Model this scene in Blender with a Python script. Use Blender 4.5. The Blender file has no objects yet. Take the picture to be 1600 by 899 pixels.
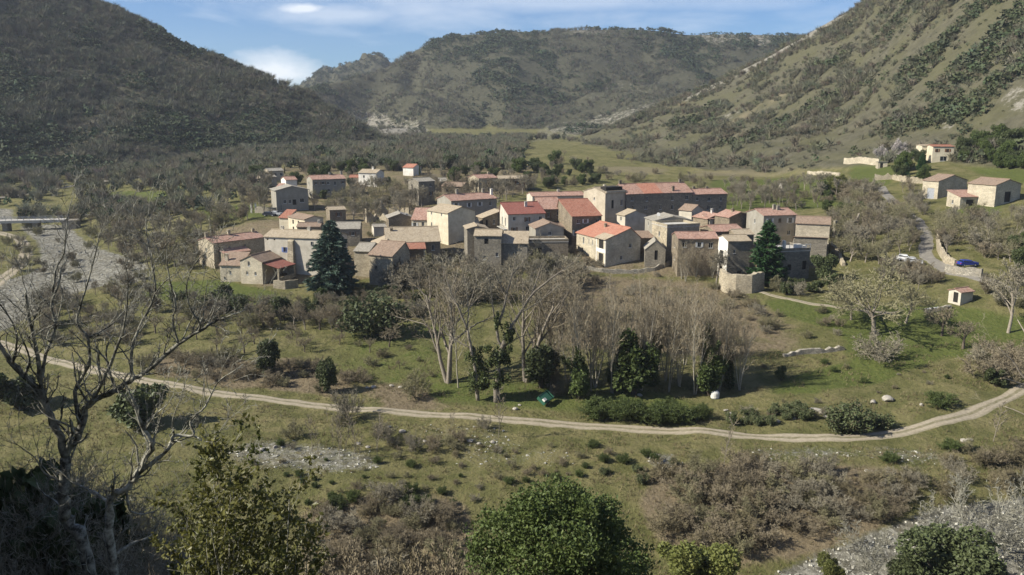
import bpy, math, random
import numpy as np
from mathutils import Vector, Matrix

R = math.radians
rng = np.random.default_rng(11)
random.seed(11)
SC = bpy.context.scene
COL = SC.collection

# ------------------------------------------------------------------ camera geometry
F = 1331.0                      # focal length in pixels of the 1600 px wide photograph
PIT = R(11.4)
SP, CP = math.sin(PIT), math.cos(PIT)
ZC = 52.0                       # eye height above the river


def tand(py):
    dy = (449.5 - py) / F
    return (SP - dy * CP) / (CP + dy * SP)


def P(px, py, Y):
    dy = (449.5 - py) / F
    t = Y / (CP + dy * SP)
    return Vector((t * (px - 800) / F, Y, ZC - Y * tand(py)))


def project(x, y, z):
    """pixel of a world point (numpy friendly)"""
    dz = z - ZC
    f = y * CP - dz * SP
    u = y * SP + dz * CP
    return 800 + F * x / f, 449.5 - F * u / f


# ------------------------------------------------------------------ noise
def _hash(ix, iy, seed):
    h = (ix.astype(np.int64) * 374761393 + iy.astype(np.int64) * 668265263 + seed * 974711) & 0xFFFFFFFF
    h = ((h ^ (h >> 13)) * 1274126177) & 0xFFFFFFFF
    return ((h ^ (h >> 16)) & 0xFFFF) / 65535.0


def vnoise(x, y, seed=0):
    ix, iy = np.floor(x), np.floor(y)
    fx, fy = x - ix, y - iy
    fx, fy = fx * fx * (3 - 2 * fx), fy * fy * (3 - 2 * fy)
    a, b = _hash(ix, iy, seed), _hash(ix + 1, iy, seed)
    c, d = _hash(ix, iy + 1, seed), _hash(ix + 1, iy + 1, seed)
    return (a + (b - a) * fx) * (1 - fy) + (c + (d - c) * fx) * fy


def fbm(x, y, seed=0, octv=4):
    s, a, t = 0.0, 1.0, 0.0
    for i in range(octv):
        s = s + a * vnoise(x * 2 ** i, y * 2 ** i, seed + i * 17)
        t += a
        a *= .5
    return s / t


# ------------------------------------------------------------------ terrain
YR = np.concatenate([np.linspace(-35, 78, 50), np.linspace(80, 260, 300), np.linspace(261.5, 600, 230),
                     600 * (2700 / 600) ** np.linspace(0.005, 1, 200)])
UC = np.linspace(-1.0, 1.0, 560)
GY = np.repeat(YR[:, None], len(UC), 1)
GX = UC[None, :] * (GY + 40)
YS = np.maximum(GY, 25)
GK = np.interp(YS, [60, 90, 140, 200, 300, 500, 900], [.90, .92, .958, .98, 1.0, 1.012, 1.02])
GPX = np.clip(800 + F * GX / YS * GK, -900, 2500)

FLOOR = {
    -300: [(899, 85), (760, 104), (680, 124), (605, 148), (550, 168), (500, 190), (450, 214), (400, 252), (366, 312), (350, 345), (330, 368), (310, 396), (290, 428), (275, 452), (250, 540)],
    0: [(899, 85), (760, 104), (680, 123), (605, 146), (550, 165), (500, 188), (450, 214), (400, 252), (366, 312), (350, 345), (330, 368), (310, 398), (290, 430), (275, 460), (250, 560)],
    120: [(899, 87), (760, 104), (680, 121), (605, 143), (550, 163), (500, 186), (450, 213), (400, 252), (366, 308), (350, 333), (330, 358), (310, 390), (290, 425), (275, 455), (250, 555)],
    260: [(899, 88), (760, 103), (680, 118), (605, 139), (550, 158), (500, 176), (450, 199), (425, 213), (400, 234), (375, 259), (350, 287), (330, 315), (310, 350), (290, 390), (275, 430), (250, 540)],
    400: [(899, 88), (760, 103), (680, 118), (605, 138), (550, 154), (500, 174), (455, 195), (440, 201), (425, 207), (400, 222), (370, 245), (350, 262), (335, 282), (320, 300), (300, 330), (285, 355), (270, 395), (250, 470), (235, 570)],
    800: [(899, 88), (760, 103), (680, 118), (605, 138), (550, 153), (500, 172), (450, 193), (430, 203), (415, 208), (400, 215), (380, 227), (350, 250), (330, 275), (310, 300), (290, 338), (270, 386), (250, 461), (235, 560)],
    1000: [(899, 88), (760, 103), (682, 118), (605, 137), (550, 152), (500, 171), (450, 193), (430, 203), (415, 207), (400, 214), (380, 226), (350, 249), (330, 272), (310, 302), (290, 345), (270, 400), (255, 450), (238, 560)],
    1200: [(899, 88), (760, 103), (685, 117), (605, 136), (550, 150), (500, 168), (470, 180), (450, 190), (430, 200), (400, 213), (380, 225), (350, 247), (330, 270), (310, 300), (290, 345), (275, 390), (262, 430), (250, 480)],
    1450: [(899, 88), (760, 103), (665, 118), (605, 133), (550, 147), (500, 163), (460, 178), (430, 190), (410, 197), (390, 206), (350, 232), (320, 255), (300, 275), (270, 300), (250, 320)],
    1600: [(899, 88), (790, 100), (680, 116), (610, 130), (550, 144), (500, 158), (450, 172), (400, 190), (350, 214), (315, 240), (290, 255), (265, 280)],
    2000: [(899, 88), (790, 100), (680, 114), (610, 126), (550, 138), (500, 150), (450, 162), (400, 178), (350, 200), (330, 212)],
}
cols, prof = [], []
for px_, pts in sorted(FLOOR.items()):
    ys = [p[1] for p in pts]
    zs = [-p[1] * tand(p[0]) for p in pts]
    ys = [60] + ys + [2700]
    zs = [zs[0] - .6] + zs + [zs[-1] + (2700 - ys[-2]) * .012]
    cols.append(px_)
    prof.append(np.interp(YR, ys, zs))
cols, prof = np.array(cols, float), np.array(prof)
ci = np.clip(np.searchsorted(cols, GPX) - 1, 0, len(cols) - 2)
w = np.clip((GPX - cols[ci]) / (cols[ci + 1] - cols[ci]), 0, 1)
rows = np.repeat(np.arange(len(YR))[:, None], len(UC), 1)
GZ = prof[ci, rows] * (1 - w) + prof[ci + 1, rows] * w


def hill(tab, p=1.15, back=.55, seed=1, amp=.018, lift=6, ns=90., gul=0., gw=150.):
    t = np.array(tab, float)
    f = lambda k: np.interp(GPX, t[:, 0], t[:, k])
    yb, yr = f(2), f(4)
    zb, zr = -yb * np.vectorize(tand)(f(1)), -yr * np.vectorize(tand)(f(3) + lift)
    q = (GY - yb) / (yr - yb)
    z = zb + (zr - zb) * np.clip(q, 0, 1) ** p
    z = np.where(q > 1, zr - (GY - yr) * back, z)
    bump = np.clip(q * 3, 0, 1) * (fbm(GX / ns + 31, GY / ns + 7, seed, 5) - .5) * 2 * amp * GY * np.where(q < 1, 1 - .75 * np.clip(q, 0, 1) ** 3, .25)
    if gul:      # gullies running down the flank
        wx = GX + (fbm(GX / 260, GY / 260, seed + 5, 3) - .5) * 240
        rid = 1 - np.abs(fbm(wx / gw, GY / (gw * 5), seed + 9, 3) - .5) * 3.2
        z = z - gul * np.sin(np.pi * np.clip(q, 0, 1)) * np.clip(rid, 0, 1) ** 1.5
    return np.where(q < 0, -300, z + bump)


HL = hill([(-900, 320, 330, -480, 560), (-400, 300, 380, -260, 620), (0, 275, 450, -75, 700), (200, 270, 470, -3, 740), (250, 266, 480, 24, 738), (300, 262, 490, 57, 730), (350, 258, 495, 80, 722),
           (400, 255, 500, 99, 715), (440, 252, 505, 117, 708), (480, 250, 510, 135, 700), (520, 247, 515, 158, 680), (560, 245, 520, 184, 660), (620, 242, 525, 208, 630),
           (700, 240, 530, 228, 600), (800, 240, 540, 243, 590), (1000, 260, 540, 275, 590)], seed=3, gul=14, gw=90.)
HC = hill([(-900, 235, 760, 220, 1100), (300, 235, 760, 190, 1100), (450, 233, 760, 150, 1120), (490, 232, 760, 128, 1150), (530, 231, 760, 117, 1200), (575, 230, 760, 106, 1260), (610, 229, 760, 93, 1300),
           (640, 228, 760, 76, 1350), (670, 227, 760, 62, 1380), (720, 226, 760, 49, 1400), (800, 226, 760, 46, 1400), (900, 226, 760, 43, 1400), (1000, 226, 750, 42, 1400),
           (1080, 226, 750, 47, 1400), (1160, 226, 750, 46, 1400), (1240, 226, 750, 46, 1400), (1400, 226, 750, 60, 1400), (2500, 226, 750, 120, 1400)],
          p=1.25, seed=21, amp=.030, lift=3, ns=210., gul=48, gw=150.)
HK = hill([(-900, 160, 1500, 160, 1900), (430, 160, 1500, 160, 1900), (475, 150, 1500, 133, 1900), (490, 140, 1500, 117, 1900), (510, 140, 1500, 106, 1900), (530, 140, 1500, 102, 1900), (548, 140, 1500, 93, 1900), (560, 140, 1500, 85, 1900),
           (580, 140, 1500, 80, 1900), (600, 140, 1500, 83, 1900), (612, 140, 1500, 91, 1900), (640, 150, 1500, 105, 1900), (720, 160, 1500, 140, 1900), (2500, 160, 1500, 160, 1900)],
          p=1.6, seed=9, amp=.012, lift=1, ns=60.)
HK = np.where(HK > -250, HK + 17 * (1 - 2 * np.abs(fbm(GX / 20 + GY / 70, GY / 60, 70, 4) - .5) * 2.2) - 12, HK)
HR = hill([(-900, 240, 620, 300, 700), (700, 235, 620, 255, 700), (830, 238, 580, 231, 700), (900, 240, 540, 206, 720), (970, 248, 480, 181, 728), (1050, 257, 430, 150, 720), (1100, 260, 410, 127, 710),
           (1200, 262, 390, 76, 690), (1240, 260, 380, 50, 680), (1290, 259, 365, 20, 660), (1330, 257, 350, -4, 640), (1450, 250, 322, -110, 560), (1600, 265, 282, -230, 480),
           (2000, 325, 215, -560, 420), (2500, 340, 190, -760, 360)], seed=14, amp=.013, ns=70., gul=9, gw=60.)
HID = np.zeros(GZ.shape, int)
for k, h in ((1, HL), (2, HC), (3, HK), (4, HR)):
    HID = np.where(h > GZ, k, HID)
    GZ = np.maximum(GZ, h)
# the slope below the viewer
near = np.where(GY > 0, -1.75 - .70 * GY, -1.75 - .5 * GY)
near = near + (fbm(GX / 9, GY / 9, 5, 3) - .5) * np.clip(GY / 20, 0, 1) * 2
GZ = np.where(GY < 82, np.maximum(GZ, near), GZ)


def blur(a, n):
    for _ in range(n):
        a = np.pad(a, 1, mode='edge')
        a = (a[1:-1, 1:-1] * 2 + a[:-2, 1:-1] + a[2:, 1:-1] + a[1:-1, :-2] + a[1:-1, 2:]) / 6
    return a


sm = blur(GZ, 10)
wgt = np.clip((GY - 20) / 40, 0, 1) * np.where(HID == 3, .0, np.where(HID == 2, .3, 1))
GZ = GZ * (1 - wgt) + sm * wgt
GZ = GZ + np.where(GY > 70, (fbm(GX / 7, GY / 7, 40, 4) - .5) * .9, 0) + np.where(GY > 70, (fbm(GX / 28, GY / 28, 44, 3) - .5) * 1.2, 0)
# terraces on the flanks: shallow benches following the contours
tz = GZ / 5.5
tz = (tz - np.floor(tz))
terr = (np.clip((tz - .72) / .28, 0, 1) - tz) * 5.5
tm = ((HID == 4) | (HID == 1)) * np.clip((-GZ + 10) / 25, 0, 1) * np.clip((GY - 330) / 80, 0, 1)
GZ = GZ + terr * tm * .30
GZW = GZ + ZC


def gz(x, y):
    """ground height at world x, y (arrays)"""
    x, y = np.asarray(x, float), np.asarray(y, float)
    j = np.clip(np.searchsorted(YR, y) - 1, 0, len(YR) - 2)
    fy = np.clip((y - YR[j]) / (YR[j + 1] - YR[j]), 0, 1)

    def row(jj):
        u = x / (YR[jj] + 40)
        k = np.clip((u + 1) / 2 * (len(UC) - 1), 0, len(UC) - 1.001)
        i = k.astype(int)
        return GZW[jj, i] * (1 - (k - i)) + GZW[jj, i + 1] * (k - i)
    return row(j) * (1 - fy) + row(j + 1) * fy


YM = np.concatenate([np.arange(40, 300, .5), np.arange(300, 700, 1.5), np.arange(700, 2600, 6)])


def G(px, py, ymin=70):
    """point of the ground seen at a pixel"""
    dy = (449.5 - py) / F
    t = YM / (CP + dy * SP)
    x = t * (px - 800) / F
    z = ZC - YM * tand(py)
    d = z - gz(x, YM)
    k = np.where((d < 0) & (YM > ymin))[0]
    if len(k) == 0:
        k = [len(YM) - 1]
    i = k[0]
    f = d[i - 1] / (d[i - 1] - d[i]) if i > 0 and d[i - 1] > 0 else 1
    Y = YM[i - 1] + (YM[i] - YM[i - 1]) * f
    p = P(px, py, Y)
    p.z = float(gz(p.x, p.y))
    return p


def inpoly(x, y, poly):
    inside = np.zeros(np.shape(x), bool)
    n = len(poly)
    for i in range(n):
        x1, y1 = poly[i]
        x2, y2 = poly[(i + 1) % n]
        c = ((y1 > y) != (y2 > y)) & (x < (x2 - x1) * (y - y1) / (y2 - y1 + 1e-9) + x1)
        inside ^= c
    return inside


# ------------------------------------------------------------------ object helpers
def tag(o, label=None, cat=None, group=None, kind=None):
    if label: o['label'] = label
    if cat: o['category'] = cat
    if group: o['group'] = group
    if kind: o['kind'] = kind
    return o


def obj(name, me, mat=None, parent=None):
    o = bpy.data.objects.new(name, me)
    COL.objects.link(o)
    if mat is not None and me is not None and not me.materials:
        me.materials.append(mat)
    if parent: o.parent = parent
    return o


def empty(name, loc, rz=0, label=None, cat=None, group=None):
    o = bpy.data.objects.new(name, None)
    o.empty_display_size = .3
    COL.objects.link(o)
    o.location = loc
    o.rotation_euler = (0, 0, rz)
    return tag(o, label, cat, group)


class MB:
    """collects faces for one mesh"""
    def __init__(s):
        s.v, s.f, s.uv = [], [], []

    def add(s, vs, fs, uvs=None):
        b = len(s.v)
        s.v += [tuple(v) for v in vs]
        for i, f in enumerate(fs):
            s.f.append(tuple(b + k for k in f))
            s.uv.append(uvs[i] if uvs else None)

    def box(s, x0, y0, z0, x1, y1, z1, M=None):
        v = [(x0, y0, z0), (x1, y0, z0), (x1, y1, z0), (x0, y1, z0), (x0, y0, z1), (x1, y0, z1), (x1, y1, z1), (x0, y1, z1)]
        if M: v = [tuple(M @ Vector(p)) for p in v]
        s.add(v, [(3, 2, 1, 0), (4, 5, 6, 7), (0, 1, 5, 4), (1, 2, 6, 5), (2, 3, 7, 6), (3, 0, 4, 7)])

    def tube(s, pts, rad, sides=6, cap=True):
        pts = [Vector(p) for p in pts]
        n = len(pts)
        rings, ref = [], None
        for i, p in enumerate(pts):
            d = (pts[min(i + 1, n - 1)] - pts[max(i - 1, 0)])
            d = d.normalized() if d.length > 1e-9 else Vector((0, 0, 1))
            if ref is None:
                ref = d.orthogonal().normalized()
            ref = (ref - d * ref.dot(d))
            ref = ref.normalized() if ref.length > 1e-6 else d.orthogonal().normalized()
            b = d.cross(ref)
            r = rad[i] if hasattr(rad, '__len__') else rad
            rings.append([p + (ref * math.cos(2 * math.pi * k / sides) + b * math.sin(2 * math.pi * k / sides)) * r for k in range(sides)])
        vs = [v for rg in rings for v in rg]
        fs = []
        for i in range(n - 1):
            for k in range(sides):
                a, c = i * sides + k, i * sides + (k + 1) % sides
                fs.append((a, c, c + sides, a + sides))
        if cap:
            fs.append(tuple(range(sides))[::-1])
            fs.append(tuple((n - 1) * sides + k for k in range(sides)))
        s.add(vs, fs)

    def mesh(s, name, smooth=False):
        me = bpy.data.meshes.new(name)
        me.from_pydata(s.v, [], s.f)
        if any(u is not None for u in s.uv):
            l = me.uv_layers.new(name='UVMap')
            k = 0
            for f, u in zip(s.f, s.uv):
                for q in range(len(f)):
                    l.data[k].uv = u[q] if u is not None else (0, 0)
                    k += 1
        if smooth:
            me.polygons.foreach_set('use_smooth', [True] * len(me.polygons))
        me.update()
        return me

    def build(s, name, mat=None, parent=None, smooth=False):
        return obj(name, s.mesh(name, smooth), mat, parent)


def soup(name, tris, tint=None):
    """mesh from loose triangles: tris (n,3,3), tint (n,3) one colour per triangle"""
    tris = np.asarray(tris, np.float32)
    n = len(tris)
    me = bpy.data.meshes.new(name)
    me.vertices.add(n * 3)
    me.vertices.foreach_set('co', tris.reshape(-1))
    me.loops.add(n * 3)
    me.loops.foreach_set('vertex_index', np.arange(n * 3, dtype=np.int32))
    me.polygons.add(n)
    me.polygons.foreach_set('loop_start', np.arange(0, n * 3, 3, dtype=np.int32))
    me.update(calc_edges=True)
    if tint is not None:
        a = me.color_attributes.new('tint', 'FLOAT_COLOR', 'POINT')
        c = np.ones((n * 3, 4), np.float32)
        c[:, :3] = np.repeat(np.asarray(tint, np.float32), 3, 0)
        a.data.foreach_set('color', c.reshape(-1))
    return me


# ------------------------------------------------------------------ materials
class N:
    def __init__(s, name):
        s.m = bpy.data.materials.new(name)
        s.m.use_nodes = True
        s.t = s.m.node_tree
        s.t.nodes.clear()
        s.out = s.t.nodes.new('ShaderNodeOutputMaterial')
        s.b = s.t.nodes.new('ShaderNodeBsdfPrincipled')
        s.b.inputs['Roughness'].default_value = .9
        s.b.inputs['Specular IOR Level'].default_value = .25
        s.t.links.new(s.b.outputs[0], s.out.inputs[0])

    def n(s, typ, **kw):
        x = s.t.nodes.new(typ)
        for k, v in kw.items():
            if k in x.inputs: x.inputs[k].default_value = v
            else: setattr(x, k, v)
        return x

    def l(s, a, b): s.t.links.new(a, b)

    def noise(s, scale, vec=None, detail=4, rough=.6, w=None):
        x = s.n('ShaderNodeTexNoise')
        x.inputs['Scale'].default_value = scale
        x.inputs['Detail'].default_value = detail
        x.inputs['Roughness'].default_value = rough
        if vec: s.l(vec, x.inputs['Vector'])
        return x.outputs['Fac']

    def ramp(s, fac, stops):
        x = s.n('ShaderNodeValToRGB')
        e = x.color_ramp.elements
        while len(e) < len(stops): e.new(.5)
        for i, (p, c) in enumerate(stops):
            e[i].position = p
            e[i].color = (c[0], c[1], c[2], 1) if hasattr(c, '__len__') else (c, c, c, 1)
        s.l(fac, x.inputs['Fac'])
        return x.outputs['Color']

    def mix(s, fac, a, b, mode='MIX'):
        x = s.n('ShaderNodeMix', data_type='RGBA', blend_type=mode)
        for v, i in ((fac, 0), (a, 6), (b, 7)):
            if isinstance(v, bpy.types.NodeSocket): s.l(v, x.inputs[i])
            elif i == 0: x.inputs[0].default_value = v
            else: x.inputs[i].default_value = (v[0], v[1], v[2], 1)
        return x.outputs[2]

    def math(s, op, a, b=0.):
        x = s.n('ShaderNodeMath', operation=op)
        for v, i in ((a, 0), (b, 1)):
            if isinstance(v, bpy.types.NodeSocket): s.l(v, x.inputs[i])
            else: x.inputs[i].default_value = v
        return x.outputs[0]

    def col(s, c):
        if isinstance(c, bpy.types.NodeSocket): s.l(c, s.b.inputs['Base Color'])
        else: s.b.inputs['Base Color'].default_value = (c[0], c[1], c[2], 1)

    def bump(s, h, strength=.5, dist=.05):
        x = s.n('ShaderNodeBump')
        x.inputs['Strength'].default_value = strength
        x.inputs['Distance'].default_value = dist
        s.l(h, x.inputs['Height'])
        s.l(x.outputs[0], s.b.inputs['Normal'])

    def objco(s): return s.n('ShaderNodeTexCoord').outputs['Object']
    def pos(s): return s.n('ShaderNodeNewGeometry').outputs['Position']
    def rand(s): return s.n('ShaderNodeObjectInfo').outputs['Random']


def c3(c, k): return tuple(min(1, v * k) for v in c)


def m_plain(name, c, rough=.7, var=.18, scale=3.):
    n = N(name)
    f = n.noise(scale, n.objco(), 5)
    n.col(n.ramp(f, [(.25, c3(c, 1 - var)), (.75, c3(c, 1 + var))]))
    n.b.inputs['Roughness'].default_value = rough
    return n.m


def m_stone(name, c, mort=None, scale=2.6, contrast=.35):
    """rubble masonry: cells with their own tone, pale mortar, big weather stains"""
    n = N(name)
    co = n.objco()
    mp = n.n('ShaderNodeMapping')
    mp.inputs['Scale'].default_value = (1, 1, 1.7)
    n.l(co, mp.inputs[0])
    v = n.n('ShaderNodeTexVoronoi', Scale=scale)
    n.l(mp.outputs[0], v.inputs['Vector'])
    sep = n.n('ShaderNodeSeparateColor')
    n.l(v.outputs['Color'], sep.inputs[0])
    cell = n.ramp(sep.outputs[0], [(0, c3(c, 1 - contrast)), (.5, c), (1, c3(c, 1 + contrast))])
    e = n.n('ShaderNodeTexVoronoi', feature='DISTANCE_TO_EDGE', Scale=scale)
    n.l(mp.outputs[0], e.inputs['Vector'])
    k = n.ramp(e.outputs['Distance'], [(.0, 1), (.10, 0)])
    cc = n.mix(n.math('MULTIPLY', k, .55), cell, mort or c3(c, 1.25))
    st = n.noise(.35, co, 6, .7)
    cc = n.mix(n.ramp(st, [(.35, .0), (.65, .75)]), cc, c3(c, .52))
    st2 = n.noise(1.3, co, 5, .7)
    cc = n.mix(n.ramp(st2, [(.5, .0), (.75, .4)]), cc, c3((c[0], c[1] * .93, c[2] * .82), 1.2))
    n.col(cc)
    n.bump(n.math('SUBTRACT', st2, k), .7, .06)
    return n.m


def m_plaster(name, c):
    n = N(name)
    co = n.objco()
    a = n.noise(.5, co, 6, .7)
    b = n.noise(5, co, 4, .6)
    cc = n.mix(n.ramp(a, [(.35, 0.), (.65, .8)]), c, c3((c[0], c[1] * .97, c[2] * .92), .6))
    cc = n.mix(n.ramp(b, [(.4, 0.), (.8, .5)]), cc, c3((c[0], c[1] * .94, c[2] * .85), .9))
    n.col(cc)
    n.bump(b, .3, .02)
    return n.m


def m_tile(name, c, c2=None, c3_=None):
    """barrel tiles: UV in metres, u along the eave, v down the slope"""
    n = N(name)
    uv = n.n('ShaderNodeTexCoord').outputs['UV']
    wv = n.n('ShaderNodeTexWave', wave_type='BANDS', bands_direction='X')
    wv.inputs['Scale'].default_value = 1.25      # a row of tiles about every 0.25 m
    wv.inputs['Distortion'].default_value = .6
    wv.inputs['Detail Scale'].default_value = 2.
    n.l(uv, wv.inputs['Vector'])
    br = n.n('ShaderNodeTexVoronoi', Scale=1.0)
    mp = n.n('ShaderNodeMapping')
    mp.inputs['Scale'].default_value = (3.4, 2.2, 1)
    n.l(uv, mp.inputs[0])
    n.l(mp.outputs[0], br.inputs['Vector'])
    sep = n.n('ShaderNodeSeparateColor')
    n.l(br.outputs['Color'], sep.inputs[0])
    c2 = c2 or c3((c[0] * .8, c[1] * .85, c[2] * .9), .7)
    c3_ = c3_ or (min(1, c[0] * 1.2), c[1] * 1.45, c[2] * 1.6)
    t = n.ramp(sep.outputs[0], [(0, c2), (.45, c), (1, c3_)])
    big = n.noise(.45, uv, 6, .75)
    t = n.mix(n.ramp(big, [(.38, .0), (.68, .65)]), t, c3_)
    lich = n.noise(1.6, uv, 6, .75)
    t = n.mix(n.ramp(lich, [(.52, .0), (.72, .6)]), t, (.22, .20, .16))
    t = n.mix(n.math('MULTIPLY', n.ramp(wv.outputs['Fac'], [(.0, 1), (.35, 0)]), .45), t, c3(c, .35))
    n.col(t)
    n.bump(wv.outputs['Fac'], .8, .06)
    return n.m


def m_leaf(name, c, c2, trans=.25, rough=.55, tint=False):
    n = N(name)
    if tint:
        a = n.n('ShaderNodeVertexColor', layer_name='tint').outputs['Color']
        n.col(a)
        base = a
    else:
        p = n.pos()
        f = n.noise(1.7, p, 3)
        base = n.mix(n.ramp(f, [(.3, 0), (.7, 1)]), c, c2)
        h = n.n('ShaderNodeHueSaturation')
        n.l(n.math('ADD', n.math('MULTIPLY', n.rand(), .4), .8), h.inputs['Value'])
        n.l(base, h.inputs['Color'])
        base = h.outputs[0]
        n.col(base)
    n.b.inputs['Roughness'].default_value = rough
    if trans:
        tr = n.n('ShaderNodeBsdfTranslucent')
        n.l(base, tr.inputs['Color'])
        mx = n.n('ShaderNodeMixShader')
        mx.inputs[0].default_value = trans
        n.l(n.b.outputs[0], mx.inputs[1])
        n.l(tr.outputs[0], mx.inputs[2])
        n.l(mx.outputs[0], n.out.inputs[0])
    return n.m


def m_bark(name, c, c2, scale=6.):
    n = N(name)
    p = n.pos()
    f = n.noise(scale, p, 5, .7)
    base = n.mix(n.ramp(f, [(.38, 0), (.62, 1)]), c, c2)
    h = n.n('ShaderNodeHueSaturation')
    n.l(n.math('ADD', n.math('MULTIPLY', n.rand(), .5), .75), h.inputs['Value'])
    n.l(base, h.inputs['Color'])
    n.col(h.outputs[0])
    n.bump(f, .6, .02)
    return n.m


M = {}
M['stone'] = m_stone('limestone_masonry', (.40, .345, .25))
M['stone_pale'] = m_stone('pale_masonry', (.50, .44, .33), contrast=.22)
M['stone_grey'] = m_stone('grey_masonry', (.24, .215, .17))
M['stone_brown'] = m_stone('brown_masonry', (.235, .195, .14))
M['drystone'] = m_stone('dry_stone', (.36, .33, .27), mort=(.05, .045, .04), scale=2.2, contrast=.4)
M['cream'] = m_plaster('cream_plaster', (.60, .54, .41))
M['pale'] = m_plaster('pale_plaster', (.54, .50, .42))
M['white'] = m_plaster('white_plaster', (.78, .75, .68))
M['greyp'] = m_plaster('grey_plaster', (.31, .29, .245))
M['beige'] = m_plaster('beige_plaster', (.48, .42, .33))
M['t_pink'] = m_tile('pink_tiles', (.36, .20, .145))
M['t_red'] = m_tile('red_tiles', (.32, .125, .08), (.22, .085, .058), (.37, .19, .13))
M['t_orange'] = m_tile('orange_tiles', (.40, .165, .105), (.31, .125, .08), (.45, .23, .16))
M['t_maroon'] = m_tile('dark_red_tiles', (.25, .085, .066), (.19, .068, .053), (.28, .115, .09))
M['t_tan'] = m_tile('tan_tiles', (.36, .29, .20), (.27, .215, .15), (.44, .37, .27))
M['t_brown'] = m_tile('brown_tiles', (.25, .175, .125), (.18, .13, .095), (.32, .24, .18))
M['t_grey'] = m_tile('grey_tiles', (.29, .265, .22), (.21, .19, .16), (.38, .35, .29))
M['conc'] = m_plain('concrete', (.42, .40, .36), .9, .2, 1.2)
M['wood'] = m_plain('weathered_wood', (.16, .11, .07))
M['woodgrey'] = m_plain('grey_boards', (.30, .31, .33))
M['shut_blue'] = m_plain('blue_paint', (.17, .22, .42))
M['shut_brown'] = m_plain('brown_paint', (.15, .075, .04))
M['shut_pale'] = m_plain('pale_grey_paint', (.5, .5, .47))
M['iron'] = m_plain('dark_iron', (.03, .03, .032), .5)
g_ = N('window_glass'); g_.col((.012, .014, .016)); g_.b.inputs['Roughness'].default_value = .12
g_.b.inputs['Specular IOR Level'].default_value = .5
M['glass'] = g_.m
M['void'] = m_plain('dark_interior', (.02, .018, .015))
M['rubber'] = m_plain('tyre_rubber', (.02, .02, .02))
M['rock'] = m_stone('bare_rock', (.40, .37, .32), mort=(.22, .2, .17), scale=.9, contrast=.25)

M['bark_grey'] = m_bark('grey_bark', (.17, .145, .115), (.27, .235, .19))
M['bark_lichen'] = m_bark('lichen_bark', (.060, .055, .042), (.36, .35, .29), 7.)
M['bark_dark'] = m_bark('dark_bark', (.075, .06, .045), (.13, .105, .08))
M['twig_grey'] = m_leaf('grey_twigs', (.185, .165, .118), (.26, .235, .175), 0, .9)
M['twig_brown'] = m_leaf('brown_twigs', (.165, .138, .092), (.225, .19, .130), 0, .9)
M['twig_red'] = m_leaf('reddish_twigs', (.145, .124, .074), (.205, .175, .108), 0, .9)
M['twig_olive'] = m_leaf('olive_twigs', (.165, .155, .088), (.225, .205, .12), 0, .9)
M['twig_pale'] = m_leaf('pale_brown_twigs', (.215, .178, .118), (.30, .255, .175), 0, .9)
M['bark_pale'] = m_bark('pale_bark', (.24, .215, .165), (.38, .35, .28))
M['twig_silver'] = m_leaf('silvery_twigs', (.15, .145, .115), (.23, .22, .175), 0, .9)
M['leaf_oak'] = m_leaf('evergreen_oak_leaves', (.042, .066, .017), (.098, .125, .036), .2)
M['leaf_box'] = m_leaf('yellow_green_leaves', (.085, .100, .026), (.19, .18, .055), .3, .45)
M['leaf_ivy'] = m_leaf('ivy_leaves', (.044, .060, .018), (.100, .122, .042), .15, .5)
M['leaf_cedar'] = m_leaf('blue_green_needles', (.036, .064, .046), (.075, .112, .080), .1)
M['leaf_fir'] = m_leaf('green_needles', (.028, .072, .024), (.055, .115, .038), .1)
M['leaf_dark'] = m_leaf('dark_evergreen_leaves', (.042, .056, .020), (.090, .108, .044), .15)
M['leaf_olive'] = m_leaf('olive_green_leaves', (.065, .085, .035), (.115, .135, .060), .2)
M['leaf_broom'] = m_leaf('broom_stems', (.060, .085, .025), (.10, .125, .04), .1)
M['leaf_bright'] = m_leaf('bright_green_leaves', (.105, .125, .034), (.175, .18, .055), .3)
M['blossom'] = m_leaf('pale_blossom', (.42, .38, .36), (.55, .50, .47), .2)
M['woods'] = m_leaf('woodland', None, None, .08, .9, tint=True)
# ================================================================== setting: ground, road, sky, light, camera
VPX, VPY = project(GX, GY, GZW)
WX = VPX + (fbm(GX / 6, GY / 6, 61, 3) - .5) * 26 * np.clip(150 / np.maximum(GY, 60), .2, 1.5)
WY = VPY + (fbm(GX / 6, GY / 6, 77, 3) - .5) * 14 * np.clip(150 / np.maximum(GY, 60), .2, 1.5)


def zone(polys, ymin, ymax, soft=1):
    m = np.zeros(GX.shape)
    for p in polys:
        m = np.maximum(m, inpoly(WX, WY, p) * 1.0)
    m = m * ((GY > ymin) & (GY < ymax))
    return blur(m, soft * 4 + 3)


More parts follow.
